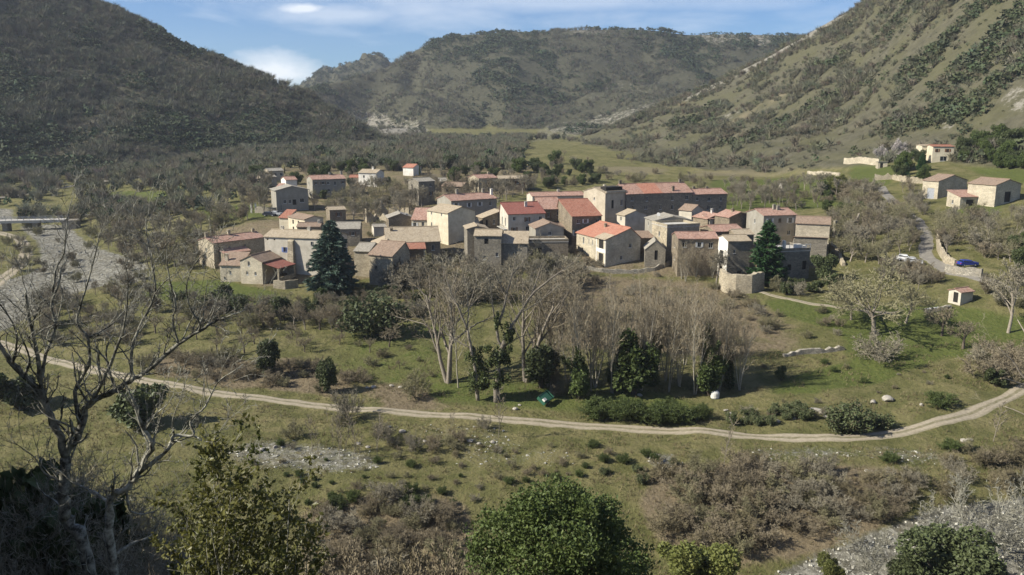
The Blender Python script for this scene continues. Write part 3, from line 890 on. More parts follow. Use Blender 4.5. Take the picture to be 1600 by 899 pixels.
def house(key, name, label, C, H, B, th, a=None, D=None, r=None, ridge='b', pitch=.32, wall='stone', roof='t_pink', wins=(), chim=(), ov=.3, cat='house', rp=.5,
          Y=None, fm='shut_pale', group=None, auto=(), foot=1.2, noise=.035, wsize=(.95, 1.3), shut=None):
    """C left corner of the camera-facing eave (pixel), B pixel column of its right end, th yaw (degrees, + = right end farther)
    a / r = pixel column of the far end of the left / right side wall, or D its length in metres"""
    rnd = random.Random(key)
    if auto and shut is None: shut = rnd.choice(['shut_brown', 'shut_pale', 'wood', 'shut_pale', None])
    c = P(C[0], C[1], Y) if Y else solve_eave(C[0], C[1], H)
    # length along an axis so that its end falls on a pixel column
    def length(o, u, col):
        lo, hi = .5, 60.
        f = lambda s: project(o.x + u[0] * s, o.y + u[1] * s, o.z)[0]
        up = f(hi) > f(lo)
        for _ in range(30):
            m = (lo + hi) / 2
            if (f(m) < col) == up: lo = m
            else: hi = m
        return lo

    def frame(t):
        ub, ua = (math.cos(t), math.sin(t)), (-math.sin(t), math.cos(t))
        W = length(c, ub, B)
        if a is not None: d = length(c, ua, a)
        elif r is not None: d = length(Vector((c.x + ub[0] * W, c.y + ub[1] * W, c.z)), ua, r)
        else: d = D
        return ub, ua, W, d
    if a is not None or r is not None:      # turn the house until its side wall has the wanted depth
        want = D or 8.
        best = min(((abs(frame(R(q))[3] - want) + .02 * abs(q - th), q) for q in range(-66, 67, 2)))
        th = best[1]
    th = R(th)
    ub, ua, W, D = frame(th)
    D = min(max(D, 2.), 16.)
    cn = [(c.x + ub[0] * i + ua[0] * j, c.y + ub[1] * i + ua[1] * j) for i in (0, W) for j in (0, D)]
    z0 = min(float(gz(x, y)) for x, y in cn) - .6
    gfront = min(float(gz(*cn[0])), float(gz(*cn[2])))
    Hh = c.z - z0
    g0 = max(gfront - z0, 0)
    root = empty(name, (c.x, c.y, z0), th, label, cat, group)
    # profile of the roof over the depth (ridge b) or over the width (ridge a)
    span = D if ridge in ('b', 'shed_f', 'shed_b') else W
    flat = ridge == 'flat'
    zr = Hh + span * pitch * (rp if ridge in ('b', 'a') else 1)
    if ridge in ('b', 'a'):
        tops = [(0, Hh), (span * rp, zr), (span, Hh + (0 if rp == .5 else 0))]
        s1, s2 = (zr - Hh) / (span * rp), (zr - Hh) / (span * (1 - rp))
        n1 = max(2, int(span * rp / 1.6)); n2 = max(2, int(span * (1 - rp) / 1.6))
        prof = [(-ov + (span * rp + ov) * i / n1, Hh + .1 + s1 * (-ov + (span * rp + ov) * i / n1)) for i in range(n1)]
        prof += [(span * rp + (span * (1 - rp) + ov) * i / n2, zr + .1 - s2 * ((span * (1 - rp) + ov) * i / n2)) for i in range(n2 + 1)]
    elif not flat:
        lowfirst = ridge in ('shed_f', 'shed_l')         # falls to the front / to the left
        tops = [(0, Hh), (span, zr)] if lowfirst else [(0, zr), (span, Hh)]
        sl = pitch if lowfirst else -pitch
        zb = Hh if lowfirst else zr
        n1 = max(2, int(span / 1.6))
        prof = [(-ov + (span + 2 * ov) * i / n1, zb + .1 + sl * (-ov + (span + 2 * ov) * i / n1)) for i in range(n1 + 1)]
    # openings per wall
    walls = {'f': ((0, 0), (1, 0), W), 'r': ((W, 0), (0, 1), D), 'k': ((W, D), (-1, 0), W), 'l': ((0, D), (0, -1), D)}
    holes = {k: [] for k in walls}
    fills = []
    for wdef in wins:           # (wall, centre fraction, sill height under eave (m, positive down to the TOP of opening), w, h, kind, frame, shutter)
        wk, fr, top, ww, hh = wdef[:5]
        kind = wdef[5] if len(wdef) > 5 else 'window'
        f_m = wdef[6] if len(wdef) > 6 else fm
        sh = wdef[7] if len(wdef) > 7 else None
        L = walls[wk][2]
        s = fr * L
        z1 = Hh - top
        z0_ = z1 - hh
        if kind == 'door': z0_ = max(g0 + .05, .1); z1 = z0_ + hh
        if z0_ < .05 or s - ww / 2 < .1 or s + ww / 2 > L - .1 or z1 > Hh - .05: continue
        hq = (s - ww / 2, s + ww / 2, z0_, z1)
        if any(not (hq[1] + .15 < o[0] or hq[0] > o[1] + .15 or hq[3] + .15 < o[2] or hq[2] > o[3] + .15) for o in holes[wk]): continue
        holes[wk].append(hq); fills.append((wk, hq, (kind, f_m, sh)))
    for wk, nc_, nr_ in auto:
        L = walls[wk][2]
        for j in range(nr_):
            for i in range(nc_):
                if rnd.random() < .16: continue
                ww, hh = wsize[0] * rnd.uniform(.8, 1.15), wsize[1] * rnd.uniform(.75, 1.15)
                s = L * (i + .5) / nc_ + rnd.uniform(-.4, .4)
                z1 = Hh - .75 - j * 2.7 - rnd.uniform(0, .25)
                hq = (s - ww / 2, s + ww / 2, z1 - hh, z1)
                if hq[2] < g0 + .4 or hq[0] < .3 or hq[1] > L - .3: continue
                if any(not (hq[1] + .2 < o[0] or hq[0] > o[1] + .2 or hq[3] + .2 < o[2] or hq[2] > o[3] + .2) for o in holes[wk]): continue
                holes[wk].append(hq)
                fills.append((wk, hq, ('window', fm, shut if rnd.random() < .5 else None)))
    mb = MB()
    for k, (A, u, L) in walls.items():
        top = None
        if not flat:
            t = None
            if ridge == 'b' and k in 'lr': t = tops
            elif ridge == 'a' and k in 'fk': t = tops
            elif ridge in ('shed_f', 'shed_b') and k in 'lr': t = tops
            elif ridge in ('shed_l', 'shed_r') and k in 'fk': t = tops
            elif ridge == 'shed_f' and k == 'k' or ridge == 'shed_b' and k == 'f' or ridge == 'shed_l' and k == 'r' or ridge == 'shed_r' and k == 'l': t = [(0, zr), (L, zr)]
            if t:
                if k in 'kl' and t is tops: t = [(L - s, z) for s, z in reversed(t)]
                top = [(s, z) for s, z in t if z > Hh + 1e-6 or 0 < s < L]
        grid_wall(mb, A, u, L, Hh, top, holes[k])
    wl = mb.build('wall', M[wall], root)
    for wk, hq, st in fills:
        fill_opening(root, walls[wk][0], walls[wk][1], hq, st, rnd)
    if flat:
        mb = MB()
        mb.box(-.08, -.08, Hh - .02, W + .08, D + .08, Hh + .14)
        rf = mb.build('roof', M[roof], root)
        pr = MB()
        for b in ((-.06, -.06, W + .06, .2), (-.06, D - .2, W + .06, D + .06), (-.06, .2, .2, D - .2), (W - .2, .2, W + .06, D - .2)):
            pr.box(b[0], b[1], Hh + .142, b[2], b[3], Hh + .75)
        pr.build('parapet', M[wall], rf)
    else:
        other = W if span == D and ridge in ('b', 'shed_f', 'shed_b') else D
        og = ov * .6
        nxs = max(3, int(other / 1.3))
        xs = [-og + (other + 2 * og) * i / nxs for i in range(nxs + 1)]
        mb = MB()
        slope_sheet(mb, xs, prof, noise, ridge in ('a', 'shed_l', 'shed_r'), .16, rnd)
        if ridge in ('b', 'a'):
            yv = span * rp
            pts = [(x, yv, zr + .13 + rnd.uniform(-.02, .02)) for x in xs]
            if ridge == 'a': pts = [(p[1], p[0], p[2]) for p in pts]
            mb.tube(pts, .13, 6)
        rf = mb.build('roof', M[roof], root)
    for ch in chim:
        fx, fy, hgt = ch[:3]
        x, y = fx * W, fy * D
        if flat: zc = Hh
        elif ridge in ('b', 'a'):
            q = y if ridge == 'b' else x
            zc = Hh + (s1 * q if q < span * rp else zr - Hh - s2 * (q - span * rp))
        else: zc = (Hh + (zr - Hh) * ((y / D if ridge in ('shed_f', 'shed_b') else x / W) if ridge in ('shed_f', 'shed_l') else 1 - (y / D if ridge in ('shed_f', 'shed_b') else x / W)))
        mb = MB()
        mb.box(x - .35, y - .28, zc - .5, x + .35, y + .28, zc + hgt)
        mb.box(x - .43, y - .36, zc + hgt, x + .43, y + .36, zc + hgt + .1)
        mb.box(x - .28, y - .2, zc + hgt + .1, x - .2, y + .2, zc + hgt + .32); mb.box(x + .2, y - .2, zc + hgt + .1, x + .28, y + .2, zc + hgt + .32)
        mb.box(x - .4, y - .32, zc + hgt + .32, x + .4, y + .32, zc + hgt + .4)
        mb.build('chimney', M[ch[3] if len(ch) > 3 else wall], rf)
    HOUSES[key] = dict(root=root, W=W, D=D, H=Hh, g0=g0, c=c, ub=ub, ua=ua, zr=zr if not flat else Hh, z0=z0)
    print('HOUSE %-10s th=%.0f Y=%.0f W=%.1f D=%.1f H=%.1f' % (key, math.degrees(th), c.y, W, D, Hh - g0), [round(v) for v in project(cn[0][0], cn[0][1], gz(*cn[0]))])
    return root


def lean_to(key, name, side, s0, s1, depth, ztop, zlow, wall='stone', roof='t_red', open_front=True, ny=2):
    """open porch against a house: tiled pent roof on pillars. side f / r; s0..s1 metres along that wall, heights measured from the eave down"""
    h = HOUSES[key]
    A, u, L = {'f': ((0, 0), (1, 0), h['W']), 'r': ((h['W'], 0), (0, 1), h['D'])}[side]
    nx, ny_ = u[1], -u[0]
    Mx = Matrix(((u[0], nx, 0, A[0]), (u[1], ny_, 0, A[1]), (0, 0, 1, 0), (0, 0, 0, 1)))     # x along the wall, y outwards
    zt, zl = h['H'] - ztop, h['H'] - zlow
    rnd = random.Random(key + name)
    mb = MB()
    n1 = 3
    prof = [(depth + .3 - (depth + .3 - .02) * i / n1, zl + (zt - zl) * i / n1) for i in range(n1 + 1)]
    k = max(3, int((s1 - s0) / 1.2))
    slope_sheet(mb, [s0 + (s1 - s0) * i / k for i in range(k + 1)], prof, .02, False, .14, rnd)
    mb.v = [tuple(Mx @ Vector(v)) for v in mb.v]
    p = mb.build(name, M[roof], h['root'])
    g = h['g0']
    for s in (s0 + .35, (s0 + s1) / 2, s1 - .35) if ny > 2 else (s0 + .35, s1 - .35):
        pb = MB(); pb.box(s - .25, depth - .35, -.3, s + .25, depth + .1, zl - .17, Mx); pb.build('pillar', M[wall], h['root'])
    if not open_front:
        pb = MB(); pb.box(s0 + .62, depth - .25, -.3, s1 - .62, depth + .02, g + (zl - g) * .45, Mx); pb.build('parapet_wall', M[wall], h['root'])


# ---- front row, left
house('A1', 'stone_farmhouse', 'long farmhouse with narrow sunlit gable and three chimneys, at the left tip of the village', (333, 380), 6.6, 413, 48, D=7.5, roof='t_pink', wall='stone', pitch=.27,
      chim=[(.02, .5, .9), (.45, .5, 1.0), (.93, .5, .7)], wins=[('l', .5, 1.6, .7, .9), ('l', .3, 4.6, 1.4, 1.9, 'void'), ('f', .3, 1.3, .7, .9), ('f', .6, 1.2, .7, .9)])
house('A2', 'lean_to_annex', 'low annex with pink pent roof against the dark wall of the leftmost farmhouse', (350, 396), 4.2, 391, 42, a=336, D=5, ridge='shed_f', pitch=.2, roof='t_pink', wall='stone_brown',
      wins=[('f', .3, .9, .6, .8)], chim=[(.85, .7, 1.3, 'white')], cat='annex')
house('A3w', 'stone_cottage_wing', 'low sunlit stone wing left of the gabled cottage with the pink porch', (343, 414), 4.2, 375.5, -8, D=5.2, ridge='shed_f', pitch=.42, roof='t_brown', wall='stone_pale',
      wins=[('f', .5, 1.4, .5, .8), ('f', .22, 3.0, .5, .5)], chim=[(.2, .35, 1.3)], cat='annex')
house('A3', 'gabled_stone_cottage', 'sunlit gabled stone cottage with three small windows and a pink-roofed porch, front left', (375, 407), 5.6, 409, -20, D=7.5, ridge='a', pitch=.42, roof='t_brown', wall='stone_pale',
      wins=[('f', .4, .15, .65, 1.1), ('f', .3, 2.6, .6, .8), ('f', .68, 2.6, .6, .8)])
lean_to('A3', 'porch_roof', 'r', .3, 7.2, 4.2, .35, 1.35, wall='stone', roof='t_maroon', open_front=False)
house('A4', 'long_stone_house', 'long pale stone house with a wall buttress and a blue shutter, behind the dark conifer', (412.7, 369.5), 9.0, 520, -14, D=8, pitch=.30, roof='t_tan', wall='pale',
      wins=[('f', .30, 2.5, .9, 1.2, 'window', 'shut_blue', 'shut_blue'), ('f', .70, .9, .8, 1.0), ('f', .62, 6.2, .9, 1.3), ('f', .05, .5, .4, .4, 'void'), ('f', .15, .5, .4, .4, 'void')], chim=[(.15, .52, .6), (.55, .5, .5)])
h = HOUSES['A4']; mb = MB()
for k in range(1):
    x0, x1 = h['W'] * .365, h['W'] * .44
    mb.add([(x0 - .2, -1.5, 0), (x1 + .2, -1.5, 0), (x1 + .2, -.01, 0), (x0 - .2, -.01, 0), (x0, -.75, h['H'] - .9), (x1, -.75, h['H'] - .9), (x1, -.01, h['H'] - .5), (x0, -.01, h['H'] - .5)],
           [(4, 5, 6, 7), (0, 1, 5, 4), (1, 2, 6, 5), (2, 3, 7, 6), (3, 0, 4, 7)])
mb.build('buttress', M['stone'], h['root'])
house('A5', 'tiled_house', 'grey-walled house with a striped pale tile roof, just right of the dark conifer top', (523, 358), 5.0, 562, 6, D=8.5, roof='t_grey', wall='stone_grey', pitch=.30, auto=[('f', 2, 1)])
house('A6', 'stone_barn', 'stone barn with brown roof and one tiny window, right of the dark conifer', (576, 397.5), 7.2, 613, -24, r=640, D=8, roof='t_brown', rp=.75, wall='stone', pitch=.42, wins=[('f', .3, 2.6, .7, .9, 'void')], cat='barn')
house('A6l', 'tiled_outbuilding', 'low outbuilding with pale stone-tile roof between the dark conifer and the stone barn', (553, 392), 6.2, 577, -10, D=9, roof='t_grey', wall='stone', pitch=.28, cat='outbuilding')
house('A7', 'stone_farmhouse', 'broad farmhouse with mottled pale roof and red-roofed open porch, behind the stone barn', (603, 379), 6.4, 688, 10, D=12, roof='t_tan', rp=.6, wall='stone_brown', pitch=.38, auto=[('f', 4, 1)], chim=[(.12, .45, .6)])
house('A7b', 'sloping_annex', 'stone annex whose mottled roof slopes down left, attached to the broad farmhouse', (580, 386), 5.6, 604, 8, D=10, ridge='shed_l', roof='t_tan', wall='stone_brown', pitch=.42, cat='annex')
lean_to('A7', 'porch_roof', 'f', 4.4, 9.6, 3.6, .1, 1.2, wall='stone_pale', roof='t_red')
house('A8', 'small_gabled_house', 'small dark-gabled house with a grey chimney, left of the tall cream house', (607, 341), 4.4, 645, 14, D=7, ridge='a', roof='t_grey', wall='stone_brown', pitch=.34, chim=[(.75, .12, .2, 'conc')], wins=[('l', .5, 1., .8, 1.4, 'void')])
house('A9', 'stone_shed', 'tiny shed with one bright sunlit end, left of the small dark-gabled house', (584, 355), 2.8, 603, 18, D=4, ridge='b', roof='t_grey', wall='pale', pitch=.25, cat='shed')
house('A10', 'cream_townhouse', 'tall cream-fronted house with two tiny attic windows and tan roof, centre left of the village', (667, 328.5), 8.2, 700, -22, r=742, D=9, roof='t_tan', wall='cream', pitch=.30,
      wins=[('f', .22, .35, .55, .7), ('f', .7, .35, .55, .7), ('f', .22, 3.2, .6, 1.1)], noise=.02)
house('A10l', 'cream_annex', 'low cream annex with red-brown roof, leaning against the left side of the tall cream house', (643, 343), 4.0, 667, -6, D=6, roof='t_pink', wall='cream', pitch=.42, ridge='shed_f', auto=[('f', 2, 1)], cat='annex')
house('A11', 'long_rendered_house', 'long grey-rendered house with pink-brown roof and two chimneys, behind the tall cream house', (705, 314), 7.0, 776, 13, a=683, D=9, roof='t_pink', wall='greyp', pitch=.30,
      auto=[('f', 4, 2)], shut='shut_pale', chim=[(.28, .5, 1.2), (.86, .5, 1.0), (.985, .3, 1.5, 'white')])
house('A12', 'red_roofed_townhouse', 'house with smooth dark red roof and a pale balconied end wall, mid village', (794, 335), 7.4, 852, 13, a=781, D=9, roof='t_maroon', rp=.88, wall='pale', pitch=.31,
      auto=[('f', 3, 2)], wins=[('l', .3, 1.3, .9, 2.2), ('l', .68, 1.3, .9, 2.2)], chim=[(.6, .52, 1.1, 'conc')], noise=.015)
h = HOUSES['A12']; mb = MB()
zb_ = h['H'] - 4.1
mb.box(-1.0, .4, zb_ - .15, -.01, h['D'] - .4, zb_)
bal = mb.build('balcony', M['conc'], h['root'])
mb = MB()
mb.box(-1.0, .4, zb_ + .92, -.95, h['D'] - .4, zb_ + .97)
for i in range(14): mb.box(-.99, .45 + i * (h['D'] - .9) / 13 - .015, zb_, -.96, .45 + i * (h['D'] - .9) / 13 + .015, zb_ + .92)
mb.build('railing', M['iron'], bal)
house('A12l', 'stone_annex', 'brown stone annex with tan pent roof sloping left, against the pale balconied house', (755, 341), 4.6, 782, 12, a=745, D=6, ridge='shed_l', roof='t_tan', wall='stone_brown', pitch=.34, wins=[('f', .62, .5, .7, 1.3), ('f', .2, .6, .6, 1.6, 'void')], cat='annex', Y=236)
house('A13', 'pink_roofed_house', 'narrow terraced house with pink tile roof and a sunlit verge, between two red-roofed houses', (847, 327), 7.4, 881, 12, D=10, roof='t_pink', rp=.8, wall='stone_brown', pitch=.30, auto=[('f', 2, 2)])
house('A13b', 'long_row_house', 'long low row with pink roof and pale left end, behind the red roofs', (832, 307), 6.0, 914, 9, a=823, D=8, roof='t_pink', wall='pale', pitch=.2, chim=[(.55, .5, .5)])
house('A14', 'red_roofed_house', 'tall house with large red roof and small skylight, left of the beige tower house', (894, 338.3), 8.0, 940, 14, D=14, roof='t_red', rp=.85, wall='stone_brown', pitch=.28, auto=[('f', 3, 2)])
house('A15', 'beige_tower_house', 'tall beige house with sunlit gable and dark roof terrace, highest of the village centre', (946, 302), 9.5, 978, 14, a=912, D=10, roof='t_tan', wall='beige', pitch=.26, wins=[('f', .36, 2.2, .9, 2.4, 'void'), ('f', .8, 2.2, .9, 1.7), ('f', .8, 5.5, .9, 1.4), ('l', .5, 1.6, .6, .8)], chim=[(.62, .62, .5, 'pale')])
h = HOUSES['A15']; mb = MB()
mb.box(h['W'] * .12, .9, h['H'] + .12, h['W'] * .92, 3.4, h['H'] + 1.55); mb.build('roof_terrace', M['void'], h['root'])
mb = MB(); mb.box(.3, -.02, h['H'] + .1, h['W'] - .1, .25, h['H'] + .55); mb.build('terrace_parapet', M['beige'], h['root'])
house('A16', 'long_village_house', 'very long dark-walled house with bright red patch on its pink roof, at the back right', (979, 303.4), 8.5, 1082, 17, D=11.5, roof='t_pink', wall='stone_grey', pitch=.42, auto=[('f', 5, 2)], chim=[(.02, .5, .8), (.94, .5, .8), (.72, .08, 1.2, 'stone_brown')])
h = HOUSES['A16']; mb = MB(); sl_ = .42
rr = random.Random(4)
slope_sheet(mb, [h['W'] * .26 + i * h['W'] * .28 / 6 for i in range(7)], [(-.34 + (h['D'] * .5 + .3) * i / 4, h['H'] + .17 + sl_ * (-.34 + (h['D'] * .5 + .3) * i / 4)) for i in range(5)], .01, False, .05, rr)
tag(mb.build('roof_patch', M['t_orange'], h['root']), 'bright orange-red section of newer roof tiles')
house('A17', 'dark_walled_house', 'dark-walled house with pink-brown hipped end, last on the right of the back row', (1082.5, 304), 7.5, 1136, 14, D=8.5, roof='t_pink', wall='stone_grey', pitch=.28, auto=[('f', 3, 2)], chim=[(.2, .5, .5), (.6, .52, .4)])
# ---- centre front
house('A18', 'red_roofed_villa', 'house with large bright orange-red roof, arched windows and corner loggia, front centre', (901, 363), 4.3, 947, -30, r=1001, D=9, roof='t_orange', wall='stone_pale', rp=.7, pitch=.36, noise=.015,
      wins=[('f', .25, .8, .7, 1.7), ('f', .44, 1.0, .4, 1.2), ('f', .56, 1.0, .4, 1.2), ('f', .22, 3.6, .8, 1.3, 'void'), ('f', .845, .35, 2.2, 2.6, 'void'), ('f', .845, 3.7, 2.2, 2.2, 'void'), ('r', .7, 1.3, .8, 1.1), ('r', .45, 4.3, .7, 1.0), ('r', .35, 7., .6, .8)], chim=[(.42, .5, .6, 'stone_brown')])
h = HOUSES['A18']; hr_ = h['root']
Wl = h['W']
mb = MB()
slope_sheet(mb, [Wl * .66 + i * (Wl * .34 + .2) / 4 for i in range(5)], [(-.45 + i * .95, h['H'] + .17 + .36 * (-.45 + i * .95)) for i in range(4)], .012, False, .07, rr)
tag(mb.build('roof_patch', M['t_tan'], hr_), 'strip of old tan tiles over the loggia corner')
for fx in (.705, .985):
    mb = MB(); mb.box(Wl * fx - .13, -.12, 0, Wl * fx + .13, .12, h['H'] - .1); mb.build('pillar', M['white'], hr_)
mb = MB(); mb.box(Wl * .70, -.1, h['H'] - 3.45, Wl, .1, h['H'] - 2.5); mb.build('loggia_parapet', M['white'], hr_)
house('A19', 'small_stone_chapel', 'small steep-gabled stone building with one tall dark doorway, front centre beside the red-roofed villa', (1008, 390), 4.4, 1040, 16, a=1006, D=6, ridge='a', roof='t_grey', wall='stone_grey', pitch=.85, wins=[('f', .55, .2, .8, 2.4, 'void')], ov=.15, cat='chapel')
house('A20', 'stone_terrace_house', 'square stone block with flat roof terrace, sunlit left face, behind the small gabled chapel', (1042.5, 355.7), 8.2, 1093, 15, a=1019, D=8, ridge='flat', roof='conc', wall='stone', wins=[('l', .5, 1.5, .8, 1.2), ('f', .3, 2., .7, 1.)])
house('A21', 'low_pitched_house', 'grey gabled house with wide low roof and a white dish, above the flat roof terrace', (1022.5, 345.5), 7.2, 1081, 15, a=1008, D=8, ridge='a', roof='t_grey', wall='greyp', pitch=.22, wins=[('f', .45, .3, 1.0, 1.9), ('l', .4, .8, .7, 1.)])
house('A22', 'small_pale_house', 'small pale house with tan roof, between the beige tower house and grey gabled house', (964, 334.5), 5.2, 977, -14, r=1010, D=7, roof='t_tan', wall='pale', pitch=.34, wins=[('f', .5, .6, .7, 1.)])
house('A23', 'small_tiled_house', 'small sunlit house with brown tile roof, directly below the long house at the back right', (1061, 327.5), 5.4, 1081, -22, r=1099, D=6, roof='t_brown', wall='pale', pitch=.42)
house('A24', 'low_tiled_house', 'low house with pink-brown roof and a metal flue, right of the small sunlit house', (1083, 338), 4.6, 1106, -18, r=1137, D=6, roof='t_pink', wall='stone_brown', pitch=.32, chim=[(.6, .5, .9, 'conc')])
house('A25', 'tiled_house', 'house with brown gable facing right, behind the little sunlit dormer block', (1117, 336), 6.2, 1140, -20, r=1173, D=7, roof='t_pink', wall='stone_brown', pitch=.34, chim=[(.55, .45, .5)])
house('A26', 'small_dormer_house', 'little block with bright left face and pink pent roof, amid the right cluster', (1109, 342), 5.0, 1129, 12, a=1097, D=4, ridge='shed_f', roof='t_pink', wall='pale', pitch=.18, auto=[('f', 1, 1)])
house('A27', 'tall_row_house', 'tall brown row house with undulating pink roof and narrow sunlit end, behind bare shrubs', (1060, 373), 9.2, 1122, 14, a=1050, D=7, roof='t_pink', wall='stone_brown', pitch=.30, auto=[('f', 3, 2)], wins=[('l', .5, 1.5, .7, 1.2), ('l', .5, 4.5, .7, 1.2), ('l', .5, 7.2, .9, 1.8, 'void')], noise=.07)
house('A28', 'pink_roofed_house', 'low pink roof filling the gap behind the tall row house and the white tower house', (1118, 362), 7.0, 1163, 12, D=9, roof='t_pink', wall='stone_brown', pitch=.22)
house('A28b', 'pink_roofed_house', 'small pink roof right behind the white tower house, beside the green conifer', (1150, 367), 7.4, 1178, 10, D=6, roof='t_tan', wall='stone_brown', pitch=.28)
house('A29', 'white_tower_house', 'narrow tower house with white balconied left face and dark front, beside the green conifer', (1138, 377), 9.6, 1173, 18, a=1121, D=7, roof='t_tan', wall='stone_grey', pitch=.26,
      wins=[('f', .55, 7.2, 1.0, 2.0, 'void'), ('f', .3, 2., .6, .9)])
h = HOUSES['A29']; mb = MB()
Hd = h['D']
def leftface(mb, x, s0, s1, z0, z1, t=.0):
    mb.box(x - t, Hd - s1, z0, x, Hd - s0, z1)
grid_wall(mb, (-.03, Hd + .01), (0, -1), Hd + .03, h['H'] - .02, [(Hd / 2, h['zr'] - .05)], [(Hd * .3, Hd * .62, h['H'] - 4.9, h['H'] - 2.7), (Hd * .3, Hd * .6, h['H'] - 7.6, h['H'] - 6.4)], .0)
tag(mb.build('rendered_face', M['white'], h['root']), 'white rendered end wall')
for z in (h['H'] - 4.9, h['H'] - 7.6):
    mb = MB(); leftface(mb, -.012, Hd * .3, Hd * .62, z, z + (2.2 if z > h['H'] - 5 else 1.2), .01); mb.build('window', M['glass'], h['root'])
mb = MB(); leftface(mb, -.04, Hd * .18, Hd * .75, h['H'] - 5.1, h['H'] - 4.95, .9); bal = mb.build('balcony', M['conc'], h['root'])
mb = MB()
mb.box(-.94, Hd * .25, h['H'] - 4.02, -.9, Hd * .82, h['H'] - 3.98)
for i in range(8): mb.box(-.93, Hd * (.255 + .08 * i) - .012, h['H'] - 4.95, -.905, Hd * (.255 + .08 * i) + .012, h['H'] - 4.0)
mb.build('railing', M['iron'], bal)
house('A31', 'tall_grey_house', 'tall grey house with pink roof, twin chimneys and pale shutters, above the green conifer', (1193.5, 337), 9.0, 1244.5, 14, a=1167, D=9, roof='t_pink', wall='greyp', pitch=.26,
      wins=[('f', .2, .8, 1.0, 1.3, 'window', 'shut_pale', 'shut_pale'), ('f', .5, .8, .8, 1.1, 'window', 'wood'), ('f', .82, .8, 1.0, 1.3, 'window', 'shut_pale', 'shut_pale'), ('f', .8, 4., .9, 1.2), ('l', .5, 1.5, .7, 1.)], chim=[(.53, .42, 1.0), (.62, .36, .9)], noise=.015)
house('A32', 'stone_barn', 'sunlit stone barn with brown roof, rightmost building of the main village', (1243.6, 348.5), 8.0, 1297, -20, D=8, roof='t_brown', wall='stone_pale', pitch=.30, cat='barn', noise=.02)
house('A33', 'terrace_building', 'low flat-topped building with white terrace railings, right of the green conifer', (1214, 394), 7.6, 1266, 12, D=9, ridge='flat', roof='conc', wall='stone_grey', wins=[('f', .85, 2.3, 1.0, 2.0, 'void'), ('f', .4, 3., 1., 1.4, 'void')])
house('A34', 'low_brown_outbuilding', 'dark outbuilding with brown pent roof under the rightmost stone barn', (1240, 382), 5.2, 1292, -16, D=6, ridge='shed_b', roof='t_brown', wall='stone_grey', pitch=.3, cat='outbuilding')
house('A35', 'front_stone_house', 'tall grey stone house with ribbed tan roof, behind the big forked bare tree', (741, 368), 8.6, 783, -4, D=6, roof='t_tan', wall='stone_grey', pitch=.34, wins=[('f', .45, .8, 1.0, 1.3, 'void'), ('f', .4, 5., .8, 1.), ('f', .85, 4.2, .6, 1.)])
house('A36', 'low_stone_wing', 'lower wing with ribbed tan roof, right side of the tall grey stone house', (783, 380), 6.6, 824, -4, D=6.5, roof='t_tan', wall='stone_grey', pitch=.3, ridge='shed_f', wins=[('f', .5, 2.2, .7, 1.)], cat='annex')
house('A37', 'narrow_gabled_house', 'narrow dark house with small tan gable, peeping out left of the tall grey stone house', (730, 358), 9.0, 762, 12, a=725, D=7, ridge='a', roof='t_tan', wall='stone_grey', pitch=.26)
house('A38', 'grey_gabled_barn', 'grey gabled barn with sunlit left side, between the two red roofs behind bare branches', (837, 357), 5.8, 881, 20, a=827, D=8, ridge='a', roof='t_brown', wall='greyp', pitch=.36, wins=[('f', .5, .9, .8, 1.)], cat='barn')
house('A39', 'walled_terrace', 'dark walled terrace between the low stone wing and the red-roofed villa', (824, 379), 4.2, 888, 4, D=6, ridge='flat', roof='conc', wall='stone_brown', wins=[('f', .3, 1.4, 1.0, 1.5, 'void')], cat='terrace')
house('A40', 'low_outbuilding', 'low dark outbuilding in the gap between red-roofed villa and flat roof terrace', (1000, 372), 4.2, 1022, 10, D=5, ridge='shed_f', roof='t_brown', wall='stone_brown', pitch=.2, cat='outbuilding')
house('A41', 'low_outbuilding', 'low outbuilding with brown roof, in front of the dark-fronted red-roofed house', (850, 358), 3.4, 884, 12, D=4, ridge='shed_f', roof='t_brown', wall='stone_brown', pitch=.25, cat='outbuilding')
house('A42', 'courtyard_house', 'low house with tan roof, in the gap between cream house and brown stone annex', (716, 349), 4.6, 748, 10, D=6, roof='t_tan', wall='stone_brown', pitch=.3)
# ---- houses behind, left group
house('L1', 'bungalow', 'bungalow with grey roof and pale gable, topmost house of the left group', (420, 267.5), 4.4, 443, 14, a=412, D=6, roof='t_grey', wall='beige', pitch=.30, auto=[('f', 3, 1)])
house('L2', 'bungalow', 'low house with grey roof and small pale gable, just below the topmost bungalow', (410, 277.5), 3.8, 432, 16, a=401, D=6, roof='t_grey', wall='beige', pitch=.24, auto=[('f', 3, 1)])
house('L3', 'white_gabled_house', 'house with bright white gable and pink roof, right behind the big grey gable', (446.5, 281.5), 5.4, 464, 20, a=439, D=6, roof='t_pink', wall='white', pitch=.34)
house('L4', 'grey_gabled_house', 'wide grey house whose low gable faces the valley, with dark windows in a row', (431, 298), 7.4, 481, 10, D=9, a=423, ridge='a', roof='t_grey', wall='greyp', pitch=.24,
      wins=[('f', .26, 3.2, .9, 1.2), ('f', .42, 3.2, .9, 1.2), ('f', .56, 3.2, 1.2, 1.8, 'void'), ('f', .8, 2.9, 1.4, 1.4), ('f', .14, 4.6, .5, 2.)], ov=.45)
house('L4b', 'red_roofed_annex', 'small annex with red roof and sunlit wall, at the left of the wide grey gable', (424, 300), 4.6, 432, -8, r=445, D=6, roof='t_pink', wall='pale', pitch=.4, ridge='shed_f', cat='annex')
